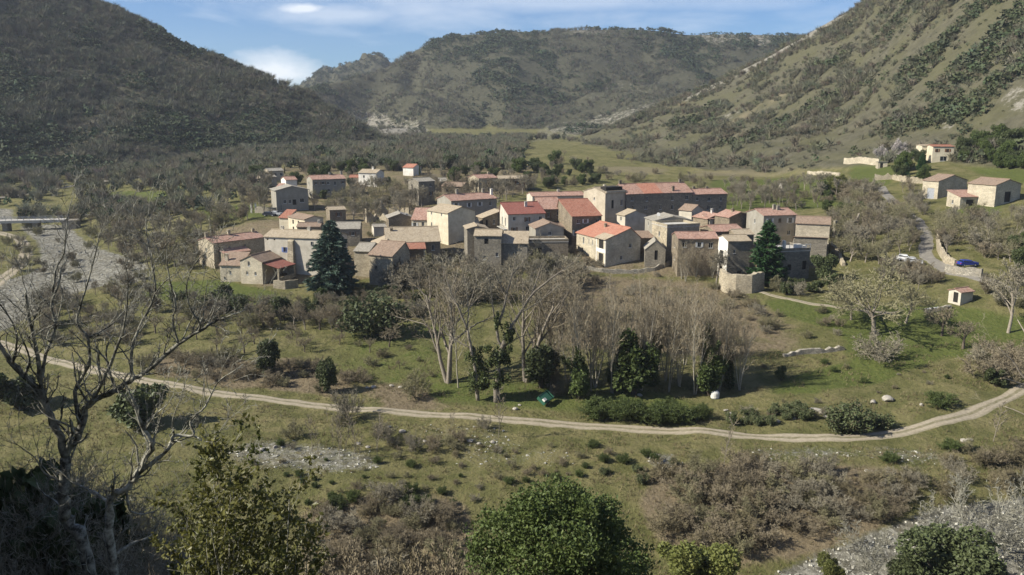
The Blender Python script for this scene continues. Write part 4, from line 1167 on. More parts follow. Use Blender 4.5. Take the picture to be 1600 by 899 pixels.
house('L6', 'long_grey_house', 'long two-storey house with pink roof and sunlit windowed end, right of the grey gable', (488, 281), 7.0, 540, 10, a=479, D=8, roof='t_pink', wall='greyp', pitch=.30, auto=[('f', 5, 2)], wins=[('l', .4, 1., .8, 1.2), ('l', .4, 3.8, .8, 1.2)], chim=[(.62, .5, .7), (.97, .5, .9)])
house('L7', 'white_house', 'bright white cubic house with pale tan roof, furthest right of the left group', (560, 270), 5.6, 588, -14, r=600, D=7, roof='t_tan', wall='white', pitch=.30, chim=[(.6, .5, .7, 'white')], wins=[('f', .3, 1., .8, 1.), ('f', .75, 2.9, 1., 1.8)])
house('L7b', 'red_roofed_cabin', 'tiny cabin with orange-red roof, left of the bright white house', (546, 277.5), 2.8, 560, 4, D=5, roof='t_red', wall='beige', pitch=.3, cat='cabin')
house('L8', 'yellow_house', 'pale yellow house with brown roof and dark doorways, above the long pale stone house', (450, 338.5), 4.6, 476, -18, r=505, D=6, roof='t_brown', wall='cream', pitch=.26, wins=[('f', .3, .7, .9, 1.2, 'void'), ('f', .62, .7, .8, 1.2, 'void'), ('f', .3, 2.7, .9, 1.2, 'void')])
house('L8l', 'yellow_annex', 'small annex with red roof, at the left end of the pale yellow house', (436, 340), 3.6, 450, -14, D=5, roof='t_red', wall='cream', pitch=.35, ridge='shed_f', cat='annex')
house('L9', 'small_stone_house', 'small brown house with pale grey-tan roof, above the striped pale roof', (515, 328.5), 4.4, 540, 6, a=509, D=5, roof='t_tan', wall='stone_brown', pitch=.30, auto=[('f', 1, 1)])
house('L10', 'low_brown_house', 'low dark house with brown roof, behind the ridge of the long pale stone house', (464, 354.5), 4.2, 500, 4, D=6, roof='t_brown', wall='stone_brown', pitch=.24, chim=[(.9, .4, .6, 'pale')])
# ---- houses behind, centre
house('B1', 'red_roofed_bungalow', 'far bungalow with orange-red roof at the foot of the valley, beside a cypress', (629.5, 261.5), 3.6, 645.5, -20, r=658, D=7, roof='t_orange', wall='white', pitch=.34)
house('B2', 'stone_tower_house', 'tall narrow ruined-looking stone house with white posts below, left of centre behind the village', (654, 284), 8.2, 679, 14, a=638, D=7, roof='t_grey', wall='stone_grey', pitch=.26, wins=[('l', .35, 1.2, .8, 1.4, 'void'), ('l', .7, 4., .8, 1.4, 'void')], auto=[('f', 2, 2)])
house('B3', 'grey_roofed_house', 'low house with weathered roof, right behind the tall narrow stone house', (680, 284), 4.0, 698, 10, D=7, roof='t_grey', wall='stone_brown', pitch=.3)
house('B4', 'brown_roofed_barn', 'low brown-roofed barn with gable to the right, between trees behind the village', (690, 291), 3.6, 722, -12, r=733, roof='t_brown', wall='stone_brown', pitch=.28, cat='barn')
house('B5', 'valley_farmhouse', 'farmhouse with pink roof and sunlit left gable, behind the village centre', (748, 279), 5.4, 777, 13, a=732, D=8, roof='t_pink', wall='stone', pitch=.28, auto=[('f', 3, 1)], chim=[(.8, .5, .6)])
house('B6', 'long_farm_annex', 'long low wing with tan roof, joined to the right of the pink-roofed valley farmhouse', (779, 279.5), 4.6, 821, 8, D=7, roof='t_tan', wall='stone_brown', pitch=.24, auto=[('f', 5, 1)], cat='annex')
# ---- right side
house('R1', 'cream_house', 'cream two-storey house with brown shutters, alone on the slope at the right', (1458, 229), 6.0, 1491, -8, D=8, roof='t_red', wall='cream', pitch=.10, wins=[('f', .22, .9, .8, 1.1, 'window', 'shut_brown', 'shut_brown'), ('f', .72, .9, 1.0, 1.1, 'window', 'shut_brown', 'shut_brown'), ('f', .55, 3.6, 2.4, 1.7)], noise=.01)
house('R1l', 'cream_wing', 'set-back wing with shaded porch, left side of the cream house on the slope', (1441, 228), 5.8, 1458, -8, D=7, roof='t_tan', wall='cream', pitch=.08, wins=[('f', .5, 1.2, .8, 1.), ('f', .55, 3.3, 2.2, 2.1, 'void')], noise=.01, cat='annex')
house('R2', 'stone_barn', 'stone barn with big grey-blue door, left of the two barns on the slope', (1442.5, 281.5), 5.6, 1467, -26, r=1512, D=9, roof='t_brown', wall='stone_pale', pitch=.26, wins=[('f', .55, 1.8, 2.6, 3.3, 'door', 'woodgrey')], cat='barn', noise=.02)
house('R3', 'stone_barn', 'largest stone barn with brown roof and dark gable, at the right edge of the slope', (1513, 286), 6.2, 1557, -22, r=1596, D=9, roof='t_brown', wall='stone_pale', pitch=.27, wins=[('r', .5, 2., 2.6, 3., 'void')], cat='barn', noise=.02)
house('R4', 'stone_outbuilding', 'low outbuilding with pink roof, in front between the two barns on the slope', (1501, 308), 3.6, 1533, 14, a=1480, D=6, roof='t_pink', wall='stone_pale', pitch=.22, ridge='shed_f', wins=[('f', .5, .8, 2.6, 2.4, 'void'), ('l', .45, 1.2, .8, 1.)], cat='outbuilding')
house('R6', 'garden_hut', 'little pale garden hut with pink roof, standing in the meadow at the right', (1483, 453), 2.7, 1502, -24, r=1521, D=2.6, ridge='a', roof='t_pink', wall='pale', pitch=.32, wins=[('f', .6, .2, 1.1, 2.1, 'void')], cat='hut', foot=.2, noise=.01)
# ================================================================== plants: prototypes
def rv(r): return Vector((r.gauss(0, 1), r.gauss(0, 1), r.gauss(0, 1)))


def grow(out, r, p, d, L, rad, lvl, sp):
    n = sp['nseg'][lvl]
    pts, dirs = [p.copy()], [d.copy()]
    st = L / n
    for i in range(n):
        d = (d + rv(r) * sp['jit'][lvl] + Vector((0, 0, sp['up'][lvl]))).normalized()
        p = p + d * st
        pts.append(p.copy()); dirs.append(d.copy())
    tip = sp.get('tip', [.35, .3, .25, .2, .2])[lvl]
    out.append((pts, [rad * (1 - (1 - tip) * i / n) for i in range(n + 1)], lvl))
    if lvl + 1 < sp['levels']:
        k = sp['kids'][lvl]
        s0 = sp['start'][lvl]
        az = r.uniform(0, 6.28)
        for j in range(k):
            f = s0 + (1 - s0) * (j + r.random()) / k
            q = f * n
            i = min(int(q), n - 1)
            pos = pts[i].lerp(pts[i + 1], q - i)
            dd = dirs[i + 1]
            az += 2.4 + r.uniform(-.5, .5)
            a = sp['ang'][lvl] * r.uniform(.7, 1.25)
            o = dd.orthogonal().normalized()
            o = Matrix.Rotation(az, 3, dd) @ o
            cd = (dd * math.cos(a) + o * math.sin(a)).normalized()
            ln = L * sp['len'][lvl] * (1 - sp.get('shr', .45) * (f - s0) / (1 - s0 + 1e-6)) * r.uniform(.75, 1.2)
            grow(out, r, pos, cd, ln, rad * (1 - (1 - tip) * f) * sp.get('rr', .6), lvl + 1, sp)


def twig_tris(brs, wmin, r):
    T = []
    for pts, rad, lvl in brs:
        side = None
        for i in range(len(pts) - 1):
            a, b = pts[i], pts[i + 1]
            d = b - a
            if side is None:
                side = d.cross(rv(r))
                side = side.normalized() if side.length > 1e-6 else Vector((1, 0, 0))
            w0, w1 = max(rad[i], wmin), max(rad[i + 1], wmin)
            if i == len(pts) - 2:
                T.append((a - side * w0, a + side * w0, b))
            else:
                T.append((a - side * w0, a + side * w0, b + side * w1)); T.append((a - side * w0, b + side * w1, b - side * w1))
    return T


def np_t(T): return np.array([[tuple(v) for v in t] for t in T], np.float32).reshape(-1, 3, 3)


def leaves(cent, size, seed, flat=.0, up=.0, elong=1.6):
    """leaf rhombi at points cent (n,3)"""
    g = np.random.default_rng(seed)
    n = len(cent)
    a = g.normal(size=(n, 3)); a[:, 2] += up
    a /= np.linalg.norm(a, axis=1, keepdims=True)
    b = np.cross(a, g.normal(size=(n, 3))); b /= np.linalg.norm(b, axis=1, keepdims=True) + 1e-9
    s = size * g.uniform(.6, 1.3, (n, 1))
    l, w_ = a * s * elong / 2, b * s / 2
    fold = np.cross(a, b) * s * .15
    t1 = np.stack([cent - l, cent + w_ + fold, cent + l], 1)
    t2 = np.stack([cent - l, cent + l, cent - w_ + fold], 1)
    return np.concatenate([t1, t2]).astype(np.float32)


def lobes_pts(lobes, n, seed, inner=.45):
    g = np.random.default_rng(seed)
    vol = np.array([l[1][0] * l[1][1] * l[1][2] for l in lobes]) ** (2 / 3)
    k = g.choice(len(lobes), n, p=vol / vol.sum())
    d = g.normal(size=(n, 3)); d /= np.linalg.norm(d, axis=1, keepdims=True)
    rr = (inner + (1 - inner) * g.random((n, 1)) ** .6)
    bumpy = 1 + .28 * (np.sin(d[:, :1] * 9 + k[:, None]) * np.sin(d[:, 1:2] * 8 + 2 * k[:, None]) * np.sin(d[:, 2:] * 7 + 1.3))
    c = np.array([l[0] for l in lobes])[k]; rad = np.array([l[1] for l in lobes])[k]
    return c + d * rr * rad * bumpy


PROTO = {}
def reg(kind, *parts):
    """parts: (part name, mesh, material)"""
    for _, me_, m_ in parts:
        if not me_.materials: me_.materials.append(m_)
    PROTO.setdefault(kind, []).append(parts)


def deciduous(kind, seed, sp, H, tubes_to=1, bark='bark_grey', twig='twig_grey', stems=1, spread=0., wmin=.012, ivy=0, name=None):
    r = random.Random(seed)
    brs = []
    for s in range(stems):
        az = 6.28 * s / stems + r.uniform(0, 1)
        ln = r.uniform(.5, 1) * spread if stems > 1 else r.uniform(0, .06)
        p0 = Vector((math.cos(az), math.sin(az), 0)) * (.0 if stems == 1 else r.uniform(.05, .3) * min(1, H / 4))
        d = Vector((math.cos(az) * ln, math.sin(az) * ln, 1)).normalized()
        grow(brs, r, p0 - Vector((0, 0, .25)), d, H * sp['h'] * (1 if stems == 1 else r.uniform(.75, 1.05)), H * sp['r0'] * (1 if stems == 1 else r.uniform(.6, 1)), 0, sp)
    top = max(p.z for b in brs for p in b[0])
    k = H / top
    mb = MB()
    for b in brs:
        if b[2] <= tubes_to:
            mb.tube([p * k for p in b[0]], [max(q * k, wmin) for q in b[1]], 6 if b[2] == 0 else 4, False)
    T = np_t(twig_tris([(([p * k for p in b[0]]), b[1], b[2]) for b in brs if b[2] > tubes_to], wmin, r))
    parts = [('trunk', mb.mesh(kind + '_trunk', True), M[bark]), ('crown', soup(kind + '_crown', T), M[twig])]
    if ivy:
        pts = []
        g = np.random.default_rng(seed)
        for b in brs:
            if b[2] > 1: continue
            for i in range(len(b[0]) - 1):
                a, c = b[0][i] * k, b[0][i + 1] * k
                zf = (a.z + c.z) / 2 / H
                if zf > ivy * (1 if b[2] == 0 else .8): continue
                m = int((c - a).length * 170)
                t = g.random((m, 1))
                rad = (.35 + .55 * (1 - zf / ivy)) * (1 if b[2] == 0 else .6)
                pts.append(np.array(a) * (1 - t) + np.array(c) * t + g.normal(size=(m, 3)) * rad * .5)
        if pts: parts.append(('ivy', soup(kind + '_ivy', leaves(np.concatenate(pts), .26, seed, elong=1.3)), M['leaf_ivy']))
    reg(kind, *parts)


SPREAD = dict(levels=5, h=.42, r0=.026, kids=[9, 9, 7, 6], nseg=[5, 6, 4, 3, 2], jit=[.08, .14, .2, .25, .3], up=[.05, .05, .03, .02, 0], start=[.45, .25, .2, .15], ang=[.85, .75, .75, .7], len=[1.5, .55, .5, .45], rr=.62)
UPR = dict(levels=5, h=.96, r0=.0095, kids=[15, 6, 5, 3], nseg=[9, 5, 4, 3, 2], jit=[.05, .09, .14, .2, .25], up=[.05, .13, .10, .06, .04], start=[.22, .2, .2, .15], ang=[.55, .5, .5, .5], len=[.36, .5, .5, .5], rr=.5)
FORK = dict(levels=5, h=.62, r0=.022, kids=[11, 9, 7, 5], nseg=[7, 6, 4, 3, 2], jit=[.07, .13, .2, .25, .3], up=[.04, .09, .05, .03, 0], start=[.3, .25, .2, .15], ang=[.62, .6, .65, .65], len=[.75, .5, .5, .45], rr=.58)
ORCH = dict(levels=5, h=.38, r0=.032, kids=[6, 8, 6, 5], nseg=[3, 4, 3, 2, 2], jit=[.12, .2, .25, .3, .3], up=[.05, .08, .06, .04, 0], start=[.55, .25, .2, .2], ang=[.85, .7, .65, .65], len=[1.3, .6, .55, .5], rr=.6)
SHRUB = dict(levels=4, h=.95, r0=.010, kids=[10, 8, 6], nseg=[6, 4, 3, 2], jit=[.13, .2, .25, .3], up=[.03, .05, .03, 0], start=[.12, .15, .15], ang=[.55, .6, .65], len=[.55, .55, .5], rr=.6)
SAPL = dict(levels=4, h=.97, r0=.007, kids=[12, 5, 3], nseg=[8, 4, 3, 2], jit=[.05, .12, .2, .2], up=[.05, .08, .05, 0], start=[.25, .2, .2], ang=[.6, .55, .5], len=[.26, .5, .5], rr=.5)

for i in range(3): deciduous('bare_tree', 100 + i, FORK, 9, twig=['twig_grey', 'twig_brown', 'twig_grey'][i], wmin=.028)
for i in range(2): deciduous('tall_bare_tree', 130 + i, dict(FORK, h=.8, kids=[9, 7, 6, 3], len=[.62, .5, .5, .45]), 15, bark='bark_grey', twig='twig_brown', wmin=.018, stems=[2, 3][i], spread=.3)
for i in range(2): deciduous('spreading_tree', 120 + i, SPREAD, 9, twig='twig_olive', wmin=.028)
for i in range(4): deciduous('poplar_tree', 140 + i, UPR, 16, twig='twig_pale', bark='bark_pale', wmin=.016, stems=[1, 3, 2, 4][i], spread=.22)
for i in range(2): deciduous('ivy_poplar_tree', 160 + i, UPR, 15, twig='twig_pale', bark='bark_pale', wmin=.016, stems=2 + i, spread=.22, ivy=[.45, .6][i])
for i in range(3): deciduous('orchard_tree', 180 + i, ORCH, 4.2, bark='bark_dark', twig='twig_brown', wmin=.022)
for i in range(3): deciduous('sapling', 190 + i, SAPL, 6, twig='twig_brown', wmin=.02, stems=[1, 2, 1][i], spread=.12)


def bushes(kind, seed, H, stems, spread, twig, wmin=.020, bark='bark_grey', leafy=None, sp=SHRUB):
    r = random.Random(seed)
    brs = []
    for s in range(stems):
        az = r.uniform(0, 6.28); ln = spread * math.sqrt(r.random())
        p0 = Vector((math.cos(az), math.sin(az), 0)) * ln * .22 * H
        grow(brs, r, p0 - Vector((0, 0, .15)), Vector((math.cos(az) * ln, math.sin(az) * ln, 1)).normalized(), H * r.uniform(.7, 1.1), H * sp['r0'], 0, sp)
    k = H / max(p.z for b in brs for p in b[0])
    T = np_t(twig_tris([([p * k for p in b[0]], b[1], b[2]) for b in brs], wmin, r))
    if leafy:
        g = np.random.default_rng(seed)
        tips = np.array([tuple(b[0][-1] * k) for b in brs if b[2] >= 2])
        c = tips[g.integers(0, len(tips), leafy[1])] + g.normal(size=(leafy[1], 3)) * leafy[2]
        reg(kind, ('stems', soup(kind + '_stems', T), M[twig]), ('foliage', soup(kind + '_foliage', leaves(c, leafy[3], seed)), M[leafy[0]]))
    else:
        reg(kind, ('', soup(kind + '_twigs', T), M[twig]))


for i in range(3): bushes('upright_shrub', 270 + i, 4., 12, .6, ['twig_olive', 'twig_grey', 'twig_brown'][i], .017, sp=dict(SHRUB, ang=[.42, .5, .6], up=[.06, .08, .05, 0]))  # more bare shrubs, drawn taller and more upright; species not known
for i in range(3): bushes('bare_shrub', 200 + i, 3., 9, .95, ['twig_grey', 'twig_brown', 'twig_olive'][i], .016)
BRUSH = dict(SHRUB, kids=[12, 9, 6], jit=[.15, .24, .3, .3])
for i in range(3): bushes('brown_shrub', 220 + i, 2.6, 10, 1.0, ['twig_red', 'twig_brown', 'twig_olive'][i], .0125, sp=BRUSH)
TANG = dict(SHRUB, kids=[12, 8, 6], jit=[.16, .25, .3, .3])
for i in range(2): bushes('tangle_shrub', 225 + i, 6., 9, .7, ['twig_grey', 'twig_brown'][i], .0065, sp=TANG)
for i in range(2): bushes('silver_shrub', 230 + i, 4., 4, .9, 'twig_silver', .012)
for i in range(2): bushes('broom_bush', 240 + i, 1.7, 20, .75, 'leaf_broom', .012)
for i in range(2): bushes('olive_shrub', 250 + i, 2.4, 9, .9, 'twig_olive', leafy=('leaf_olive', 2600, .16, .15))
for i in range(2): bushes('bright_shrub', 260 + i, 2.4, 9, .9, 'twig_olive', leafy=('leaf_bright', 3200, .16, .14))
bushes('blossom_tree', 270, 4.6, 4, .6, 'twig_silver', leafy=('blossom', 3000, .25, .16))


def evergreen(kind, seed, lob, n, size, leaf, H, trunk=.25, inner=.45, lf=None):
    r = random.Random(seed)
    mb = MB()
    brs = []
    for l in lob:
        c = Vector(l[0])
        brs.append([Vector((0, 0, -.3)), Vector((c.x * .3, c.y * .3, c.z * .45)), c])
    for b in brs: mb.tube(b, [H * .02, H * .014, H * .006], 5, False)
    pts = lobes_pts(lob, n, seed, inner)
    pts = pts[pts[:, 2] > .05 * H]
    reg(kind, ('trunk', mb.mesh(kind + '_trunk', True), M['bark_dark']), ('foliage' if kind.endswith('shrub') else 'crown', soup(kind + '_crown', leaves(pts, size, seed)), M[leaf]))


def rand_lobes(seed, H, W, n):
    r = random.Random(seed)
    L_ = [((0, 0, H * .42), (W * .27, W * .27, H * .34))]
    for i in range(n):
        a = 6.28 * i / n + r.uniform(-.4, .4)
        q = r.uniform(.12, .40) * W
        z = H * r.uniform(.22, .84)
        s = r.uniform(.10, .21)
        L_.append(((math.cos(a) * q, math.sin(a) * q, z), (W * s, W * s, H * s * 1.1)))
    return L_


for i in range(3): evergreen('evergreen_shrub', 300 + i, rand_lobes(300 + i, 3., 3., 13), 3000, .19, 'leaf_dark', 3.)
for i in range(2): evergreen('juniper_tree', 310 + i, rand_lobes(310 + i, 5., 3.2, 15), 3800, .21, ['leaf_dark', 'leaf_oak'][i], 5.)
for i in range(2): evergreen('evergreen_tree', 330 + i, rand_lobes(330 + i, 6., 6., 16), 6500, .23, ['leaf_oak', 'leaf_dark'][i], 6.)


def conifer(kind, seed, H, W, leaf, nwh=26, per=9, droop=-.12, size=.42, taper=.9, blades=64, name='crown'):
    r = random.Random(seed)
    g = np.random.default_rng(seed)
    mb = MB()
    mb.tube([(0, 0, -.3), (.03, 0, H * .5), (0, 0, H * .98)], [H * .02, H * .012, H * .003], 7, False)
    T = []
    for w_ in range(nwh):
        f = (w_ + .5) / nwh
        z = H * (.06 + .92 * f)
        L_ = W / 2 * (1 - f) ** taper * (1 if f > .12 else .75 + 2 * f)
        for q in range(per if f < .8 else max(4, per - 3)):
            az = r.uniform(0, 6.28)
            ln = L_ * r.uniform(.65, 1.12) + .12
            d = np.array([math.cos(az), math.sin(az), 0])
            p0 = np.array([0, 0, z + r.uniform(-.2, .2)])
            tipz = ln * (droop + .28 * f) + r.uniform(-.1, .1) * ln
            mb.tube([p0, p0 + d * ln * .5 + [0, 0, tipz * .3], p0 + d * ln + [0, 0, tipz]], [.05, .03, .01], 3, False)
            m = max(6, int(blades * ln / (W / 2)))
            t = .2 + .85 * g.random((m, 1)) ** .8
            side = np.cross(d, [0, 0, 1])
            c = p0 + d * ln * t + np.array([0, 0, 1.]) * (tipz * t ** 1.6) + side * g.normal(size=(m, 1)) * .20 * ln * (1.15 - t) + g.normal(size=(m, 3)) * .07
            dirv = d + side * g.normal(size=(m, 1)) * .8 + np.array([0, 0, 1.]) * g.normal(-.15, .35, (m, 1))
            dirv /= np.linalg.norm(dirv, axis=1, keepdims=True)
            nn = np.cross(dirv, g.normal(size=(m, 3))); nn /= np.linalg.norm(nn, axis=1, keepdims=True)
            s = size * g.uniform(.6, 1.3, (m, 1))
            T.append(np.stack([c - nn * s * .22, c + nn * s * .22, c + dirv * s], 1))
    reg(kind, ('trunk', mb.mesh(kind + '_trunk', True), M['bark_dark']), ('crown', soup(kind + '_crown', np.concatenate(T)), M[leaf]))


for i in range(2): evergreen('leafy_tree', 340 + i, rand_lobes(340 + i, 6., 6., 14), 15000, .17, ['leaf_bright', 'leaf_olive'][i], 6., inner=.55)
conifer('cedar_tree', 401, 14.5, 10.5, 'leaf_cedar', 28, 13, -.16, .78, .70, 105)
conifer('conifer_tree', 402, 13., 7.6, 'leaf_fir', 27, 12, .02, .66, .68, 85)
conifer('conifer_tree', 403, 6., 3.6, 'leaf_fir', 14, 8, .05, .4, .8, 34)
evergreen('cypress_tree', 404, [((0, 0, 1.6), (.55, .55, 1.5)), ((0, 0, 3.4), (.5, .5, 1.8)), ((0, 0, 5.2), (.32, .32, 1.6))], 2600, .2, 'leaf_dark', 6.6)
PH = dict(upright_shrub=4., tall_bare_tree=15, bare_tree=9, spreading_tree=9, poplar_tree=16, ivy_poplar_tree=15, orchard_tree=4.2, sapling=6, tangle_shrub=6., bare_shrub=3, brown_shrub=2.6, silver_shrub=4, broom_bush=1.7, olive_shrub=2.4, bright_shrub=2.4, blossom_tree=4.6,
          evergreen_shrub=2.85, juniper_tree=4.8, evergreen_tree=5.8, leafy_tree=5.8, cedar_tree=14.5, conifer_tree=13., cypress_tree=6.8)
CATS = dict(upright_shrub='shrub', tangle_shrub='shrub', sapling='tree', bare_shrub='shrub', brown_shrub='shrub', silver_shrub='shrub', broom_bush='bush', olive_shrub='shrub', bright_shrub='shrub', evergreen_shrub='shrub')
NPL = [0]


def put(kind, x, y, H, label, group=None, wide=1., var=None, seed=None):
    NPL[0] += 1
    r = random.Random(seed if seed is not None else NPL[0] * 7 + 3)
    P_ = PROTO[kind]
    parts = P_[r.randrange(len(P_)) if var is None else var]
    s = H / (6. if kind == 'conifer_tree' and var == 1 else PH[kind])
    z = float(gz(x, y))
    rz = r.uniform(0, 6.28)
    cat = CATS.get(kind, 'tree')
    if len(parts) == 1:
        o = obj(kind, parts[0][1])
        o.location = (x, y, z); o.rotation_euler = (0, 0, rz); tag(o, label, cat, group)
    else:
        o = empty(kind, (x, y, z), rz, label, cat, group)
        for nm, me_, _ in parts: obj(nm, me_, None, o)
    o.scale = (s * wide, s * wide, s)
    return o


def plant(kind, px, py, top, label, group=None, wide=1., var=None, hm=None):
    p = G(px, py)
    H = hm or (ZC - p.y * tand(top)) - p.z
    return put(kind, p.x, p.y, H, label, group, wide, var)


def blocked(x, y, gap=1.0):
    for h in HOUSES.values():
        dx, dy = x - h['c'].x, y - h['c'].y
        b, a = dx * h['ub'][0] + dy * h['ub'][1], dx * h['ua'][0] + dy * h['ua'][1]
        if -gap < b < h['W'] + gap and -gap < a < h['D'] + gap: return True
    for line, wd in ((TRACK, 3.0), (ROAD, 3.2)):
        for q in line[::2]:
            if (q.x - x) ** 2 + (q.y - y) ** 2 < wd * wd: return True
    return False


TAKEN = []
def scatter(kinds, poly, n, h, label, group, seed, gap=2., wide=(.9, 1.2), tries=60):
    """n plants standing where the polygon (pixels of the photograph) meets the ground"""
    r = random.Random(seed)
    xs, ys = [p[0] for p in poly], [p[1] for p in poly]
    made = 0
    for _ in range(n * tries):
        if made >= n: break
        px, py = r.uniform(min(xs), max(xs)), r.uniform(min(ys), max(ys))
        if not bool(inpoly(np.array(px), np.array(py), poly)): continue
        p = G(px, py)
        if blocked(p.x, p.y): continue
        if any((p.x - a) ** 2 + (p.y - b) ** 2 < gap * gap for a, b in TAKEN): continue
        TAKEN.append((p.x, p.y))
        k = r.choice(kinds)
        put(k, p.x, p.y, r.uniform(*h) if k not in ('evergreen_shrub',) else r.uniform(*h) * .85, label if isinstance(label, str) else label[k], group if isinstance(group, str) else group[k], r.uniform(*wide))
        made += 1
# ================================================================== plants: where they stand
# --- landmarks
plant('cedar_tree', 520, 458, 343, 'tall blue-green cedar in front of the long pale stone house', wide=.98)
plant('conifer_tree', 1196, 446, 344, 'tall green conifer between the white tower house and the tall grey house', var=0, wide=1.0)
plant('cypress_tree', 310, 293, 264, 'lone dark cypress in the fields left of the far left houses', wide=.9)
plant('cypress_tree', 656, 276, 254, 'slim dark cypress right of the far red-roofed bungalow', wide=.8)
plant('cypress_tree', 445, 272, 260, 'small dark cypress touching the topmost bungalow', wide=1.0)

# the big forked tree with ivy, limb by limb
def limb_tree(name, label, Y0, limbs, twigs, seed, bark, twig, wmin=.012, ivy=None, cat='tree', depth=2.0, tl=(1.2, 2.6), nt=1.0, sp=None, group=None):
    """limbs: list of [(px,py,radius m), ...]; twigs grow from them"""
    r = random.Random(seed)
    base = limbs[0][0]
    b0 = P(base[0], base[1], Y0)
    b0.z = float(gz(b0.x, b0.y))
    root = empty(name, b0, 0, label, cat, group)
    mb = MB()
    ends = {}
    out = []
    for L_ in limbs:
        pts, rad = [], []
        dy = r.uniform(-1, 1) * depth
        st = ends.get((L_[0][0], L_[0][1]), 0.)
        for i, (px, py, rr_) in enumerate(L_):
            off = st + dy * i / max(1, len(L_) - 1)
            p = P(px, py, Y0 + off)
            if L_ is limbs[0] and i == 0: p = Vector((b0.x, b0.y, b0.z - .3))
            ends[(px, py)] = off
            pts.append(p - b0); rad.append(rr_)
        # smooth and add waviness
        fp, fr = [], []
        for i in range(len(pts) - 1):
            p0, p1, p2, p3 = pts[max(i - 1, 0)], pts[i], pts[i + 1], pts[min(i + 2, len(pts) - 1)]
            for k in range(4):
                t = k / 4
                q = .5 * ((2 * p1) + (p2 - p0) * t + (2 * p0 - 5 * p1 + 4 * p2 - p3) * t * t + (3 * p1 - p0 - 3 * p2 + p3) * t ** 3)
                fp.append(q + rv(r) * rad[i] * .22 * (1 if k else 0)); fr.append((rad[i] * (1 - t) + rad[i + 1] * t) * r.uniform(.92, 1.1))
        fp.append(pts[-1]); fr.append(rad[-1] * .7)
        mb.tube(fp, fr, 8, True)
        for i in range(1, len(fp)):
            ln = (fp[i] - fp[i - 1]).length
            k = ln * twigs / (1 + 8 * fr[i])
            k = int(k) + (r.random() < k - int(k))
            for _ in range(k):
                d0 = (fp[i] - fp[i - 1]).normalized()
                o = d0.orthogonal().normalized(); o = Matrix.Rotation(r.uniform(0, 6.28), 3, d0) @ o
                d = (d0 * .65 + o * r.uniform(.4, 1.) + Vector((0, 0, .25))).normalized()
                grow(out, r, fp[i - 1].lerp(fp[i], r.random()), d, r.uniform(*tl), min(fr[i] * .5, wmin * 2.6), 0, sp or TW)
        grow(out, r, fp[-1], (fp[-1] - fp[-2]).normalized(), tl[1] * .9, fr[-1] * .8, 0, sp or TW)
    mb.build('trunk', M[bark], root, True)
    tb = MB()
    near_ = Y0 < 60
    if near_:
        for b in out: tb.tube(b[0], [max(q, wmin * .45) for q in b[1]], 4 if b[2] == 0 else 3, False)
        tb.build('crown', M[twig], root, True)
    else:
        obj('crown', soup('crown', np_t(twig_tris(out, wmin, r))), M[twig], root)
    if ivy:
        g = np.random.default_rng(seed)
        cs = []
        for px, py, rx, rz, m in ivy:
            p = P(px, py, Y0) - b0
            for _ in range(9):
                k_ = m // 9
                off = g.normal(size=3) * np.array([rx, rx, rz]) * .48
                d = g.normal(size=(k_, 3)); d /= np.linalg.norm(d, axis=1, keepdims=True)
                cs.append(np.array(p) + off + d * (g.random((k_, 1)) ** .45) * np.array([rx, rx, rz]) * g.uniform(.3, .6))
        obj('ivy', soup('ivy', leaves(np.concatenate(cs), .27, seed, elong=1.3)), M['leaf_ivy'], root)
    return root


TW = dict(levels=3, kids=[6, 4], nseg=[5, 3, 2], jit=[.16, .22, .25], up=[.10, .06, 0], start=[.2, .2], ang=[.6, .6], len=[.5, .5], rr=.65)
m = .0
limb_tree('forked_tree', 'big forked bare tree with ivy-wrapped lower trunk, beside the green trailer', 131,
          [[(776, 614, 0.506), (778, 580, 0.408), (784, 545, 0.367), (794, 520, 0.326)],
           [(794, 520, 0.277), (812, 490, 0.228), (830, 462, 0.18), (860, 436, 0.131), (900, 408, 0.049)],
           [(784, 545, 0.245), (776, 515, 0.212), (785, 490, 0.18), (792, 460, 0.139), (800, 430, 0.0816), (806, 400, 0.0408)],
           [(830, 462, 0.131), (838, 440, 0.0979), (846, 412, 0.0408)], [(812, 490, 0.122), (842, 472, 0.0816), (880, 440, 0.0326)],
           [(776, 515, 0.131), (770, 480, 0.0979), (765, 440, 0.0571), (752, 405, 0.0245)], [(792, 460, 0.0979), (778, 438, 0.0653), (770, 410, 0.0245)], [(800, 430, 0.0734), (822, 405, 0.0408), (838, 385, 0.0163)],
           [(860, 436, 0.0734), (872, 418, 0.0408), (905, 424, 0.0163)], [(784, 545, 0.114), (810, 528, 0.0816), (842, 520, 0.0326)]],
          2.6, 5, 'bark_grey', 'twig_grey', .017, [(778, 598, 1.1, 1.8, 900), (784, 560, 1.5, 2.2, 1700), (795, 525, 1.1, 1.8, 900), (770, 560, 1.6, 1.9, 1000), (778, 500, .6, 1.4, 350)])
limb_tree('forked_tree', 'bare tree leaning left with ivy on its trunk, left of the big forked tree', 132,
          [[(747, 612, 0.326), (742, 575, 0.262), (736, 545, 0.228), (730, 515, 0.18)],
           [(730, 515, 0.18), (718, 485, 0.139), (702, 450, 0.0816), (692, 415, 0.0245)], [(736, 545, 0.114), (706, 528, 0.0816), (688, 512, 0.0326)],
           [(730, 515, 0.122), (732, 480, 0.0979), (726, 440, 0.0571), (716, 400, 0.0245)], [(718, 485, 0.0979), (708, 470, 0.0571), (680, 440, 0.0245)], [(732, 480, 0.0816), (742, 450, 0.0571), (748, 412, 0.0163)]],
          2.8, 8, 'bark_grey', 'twig_grey', .017, [(752, 585, 1.6, 2.6, 1800), (748, 605, 1.3, 1.3, 700), (742, 556, 1.3, 1.7, 900)])
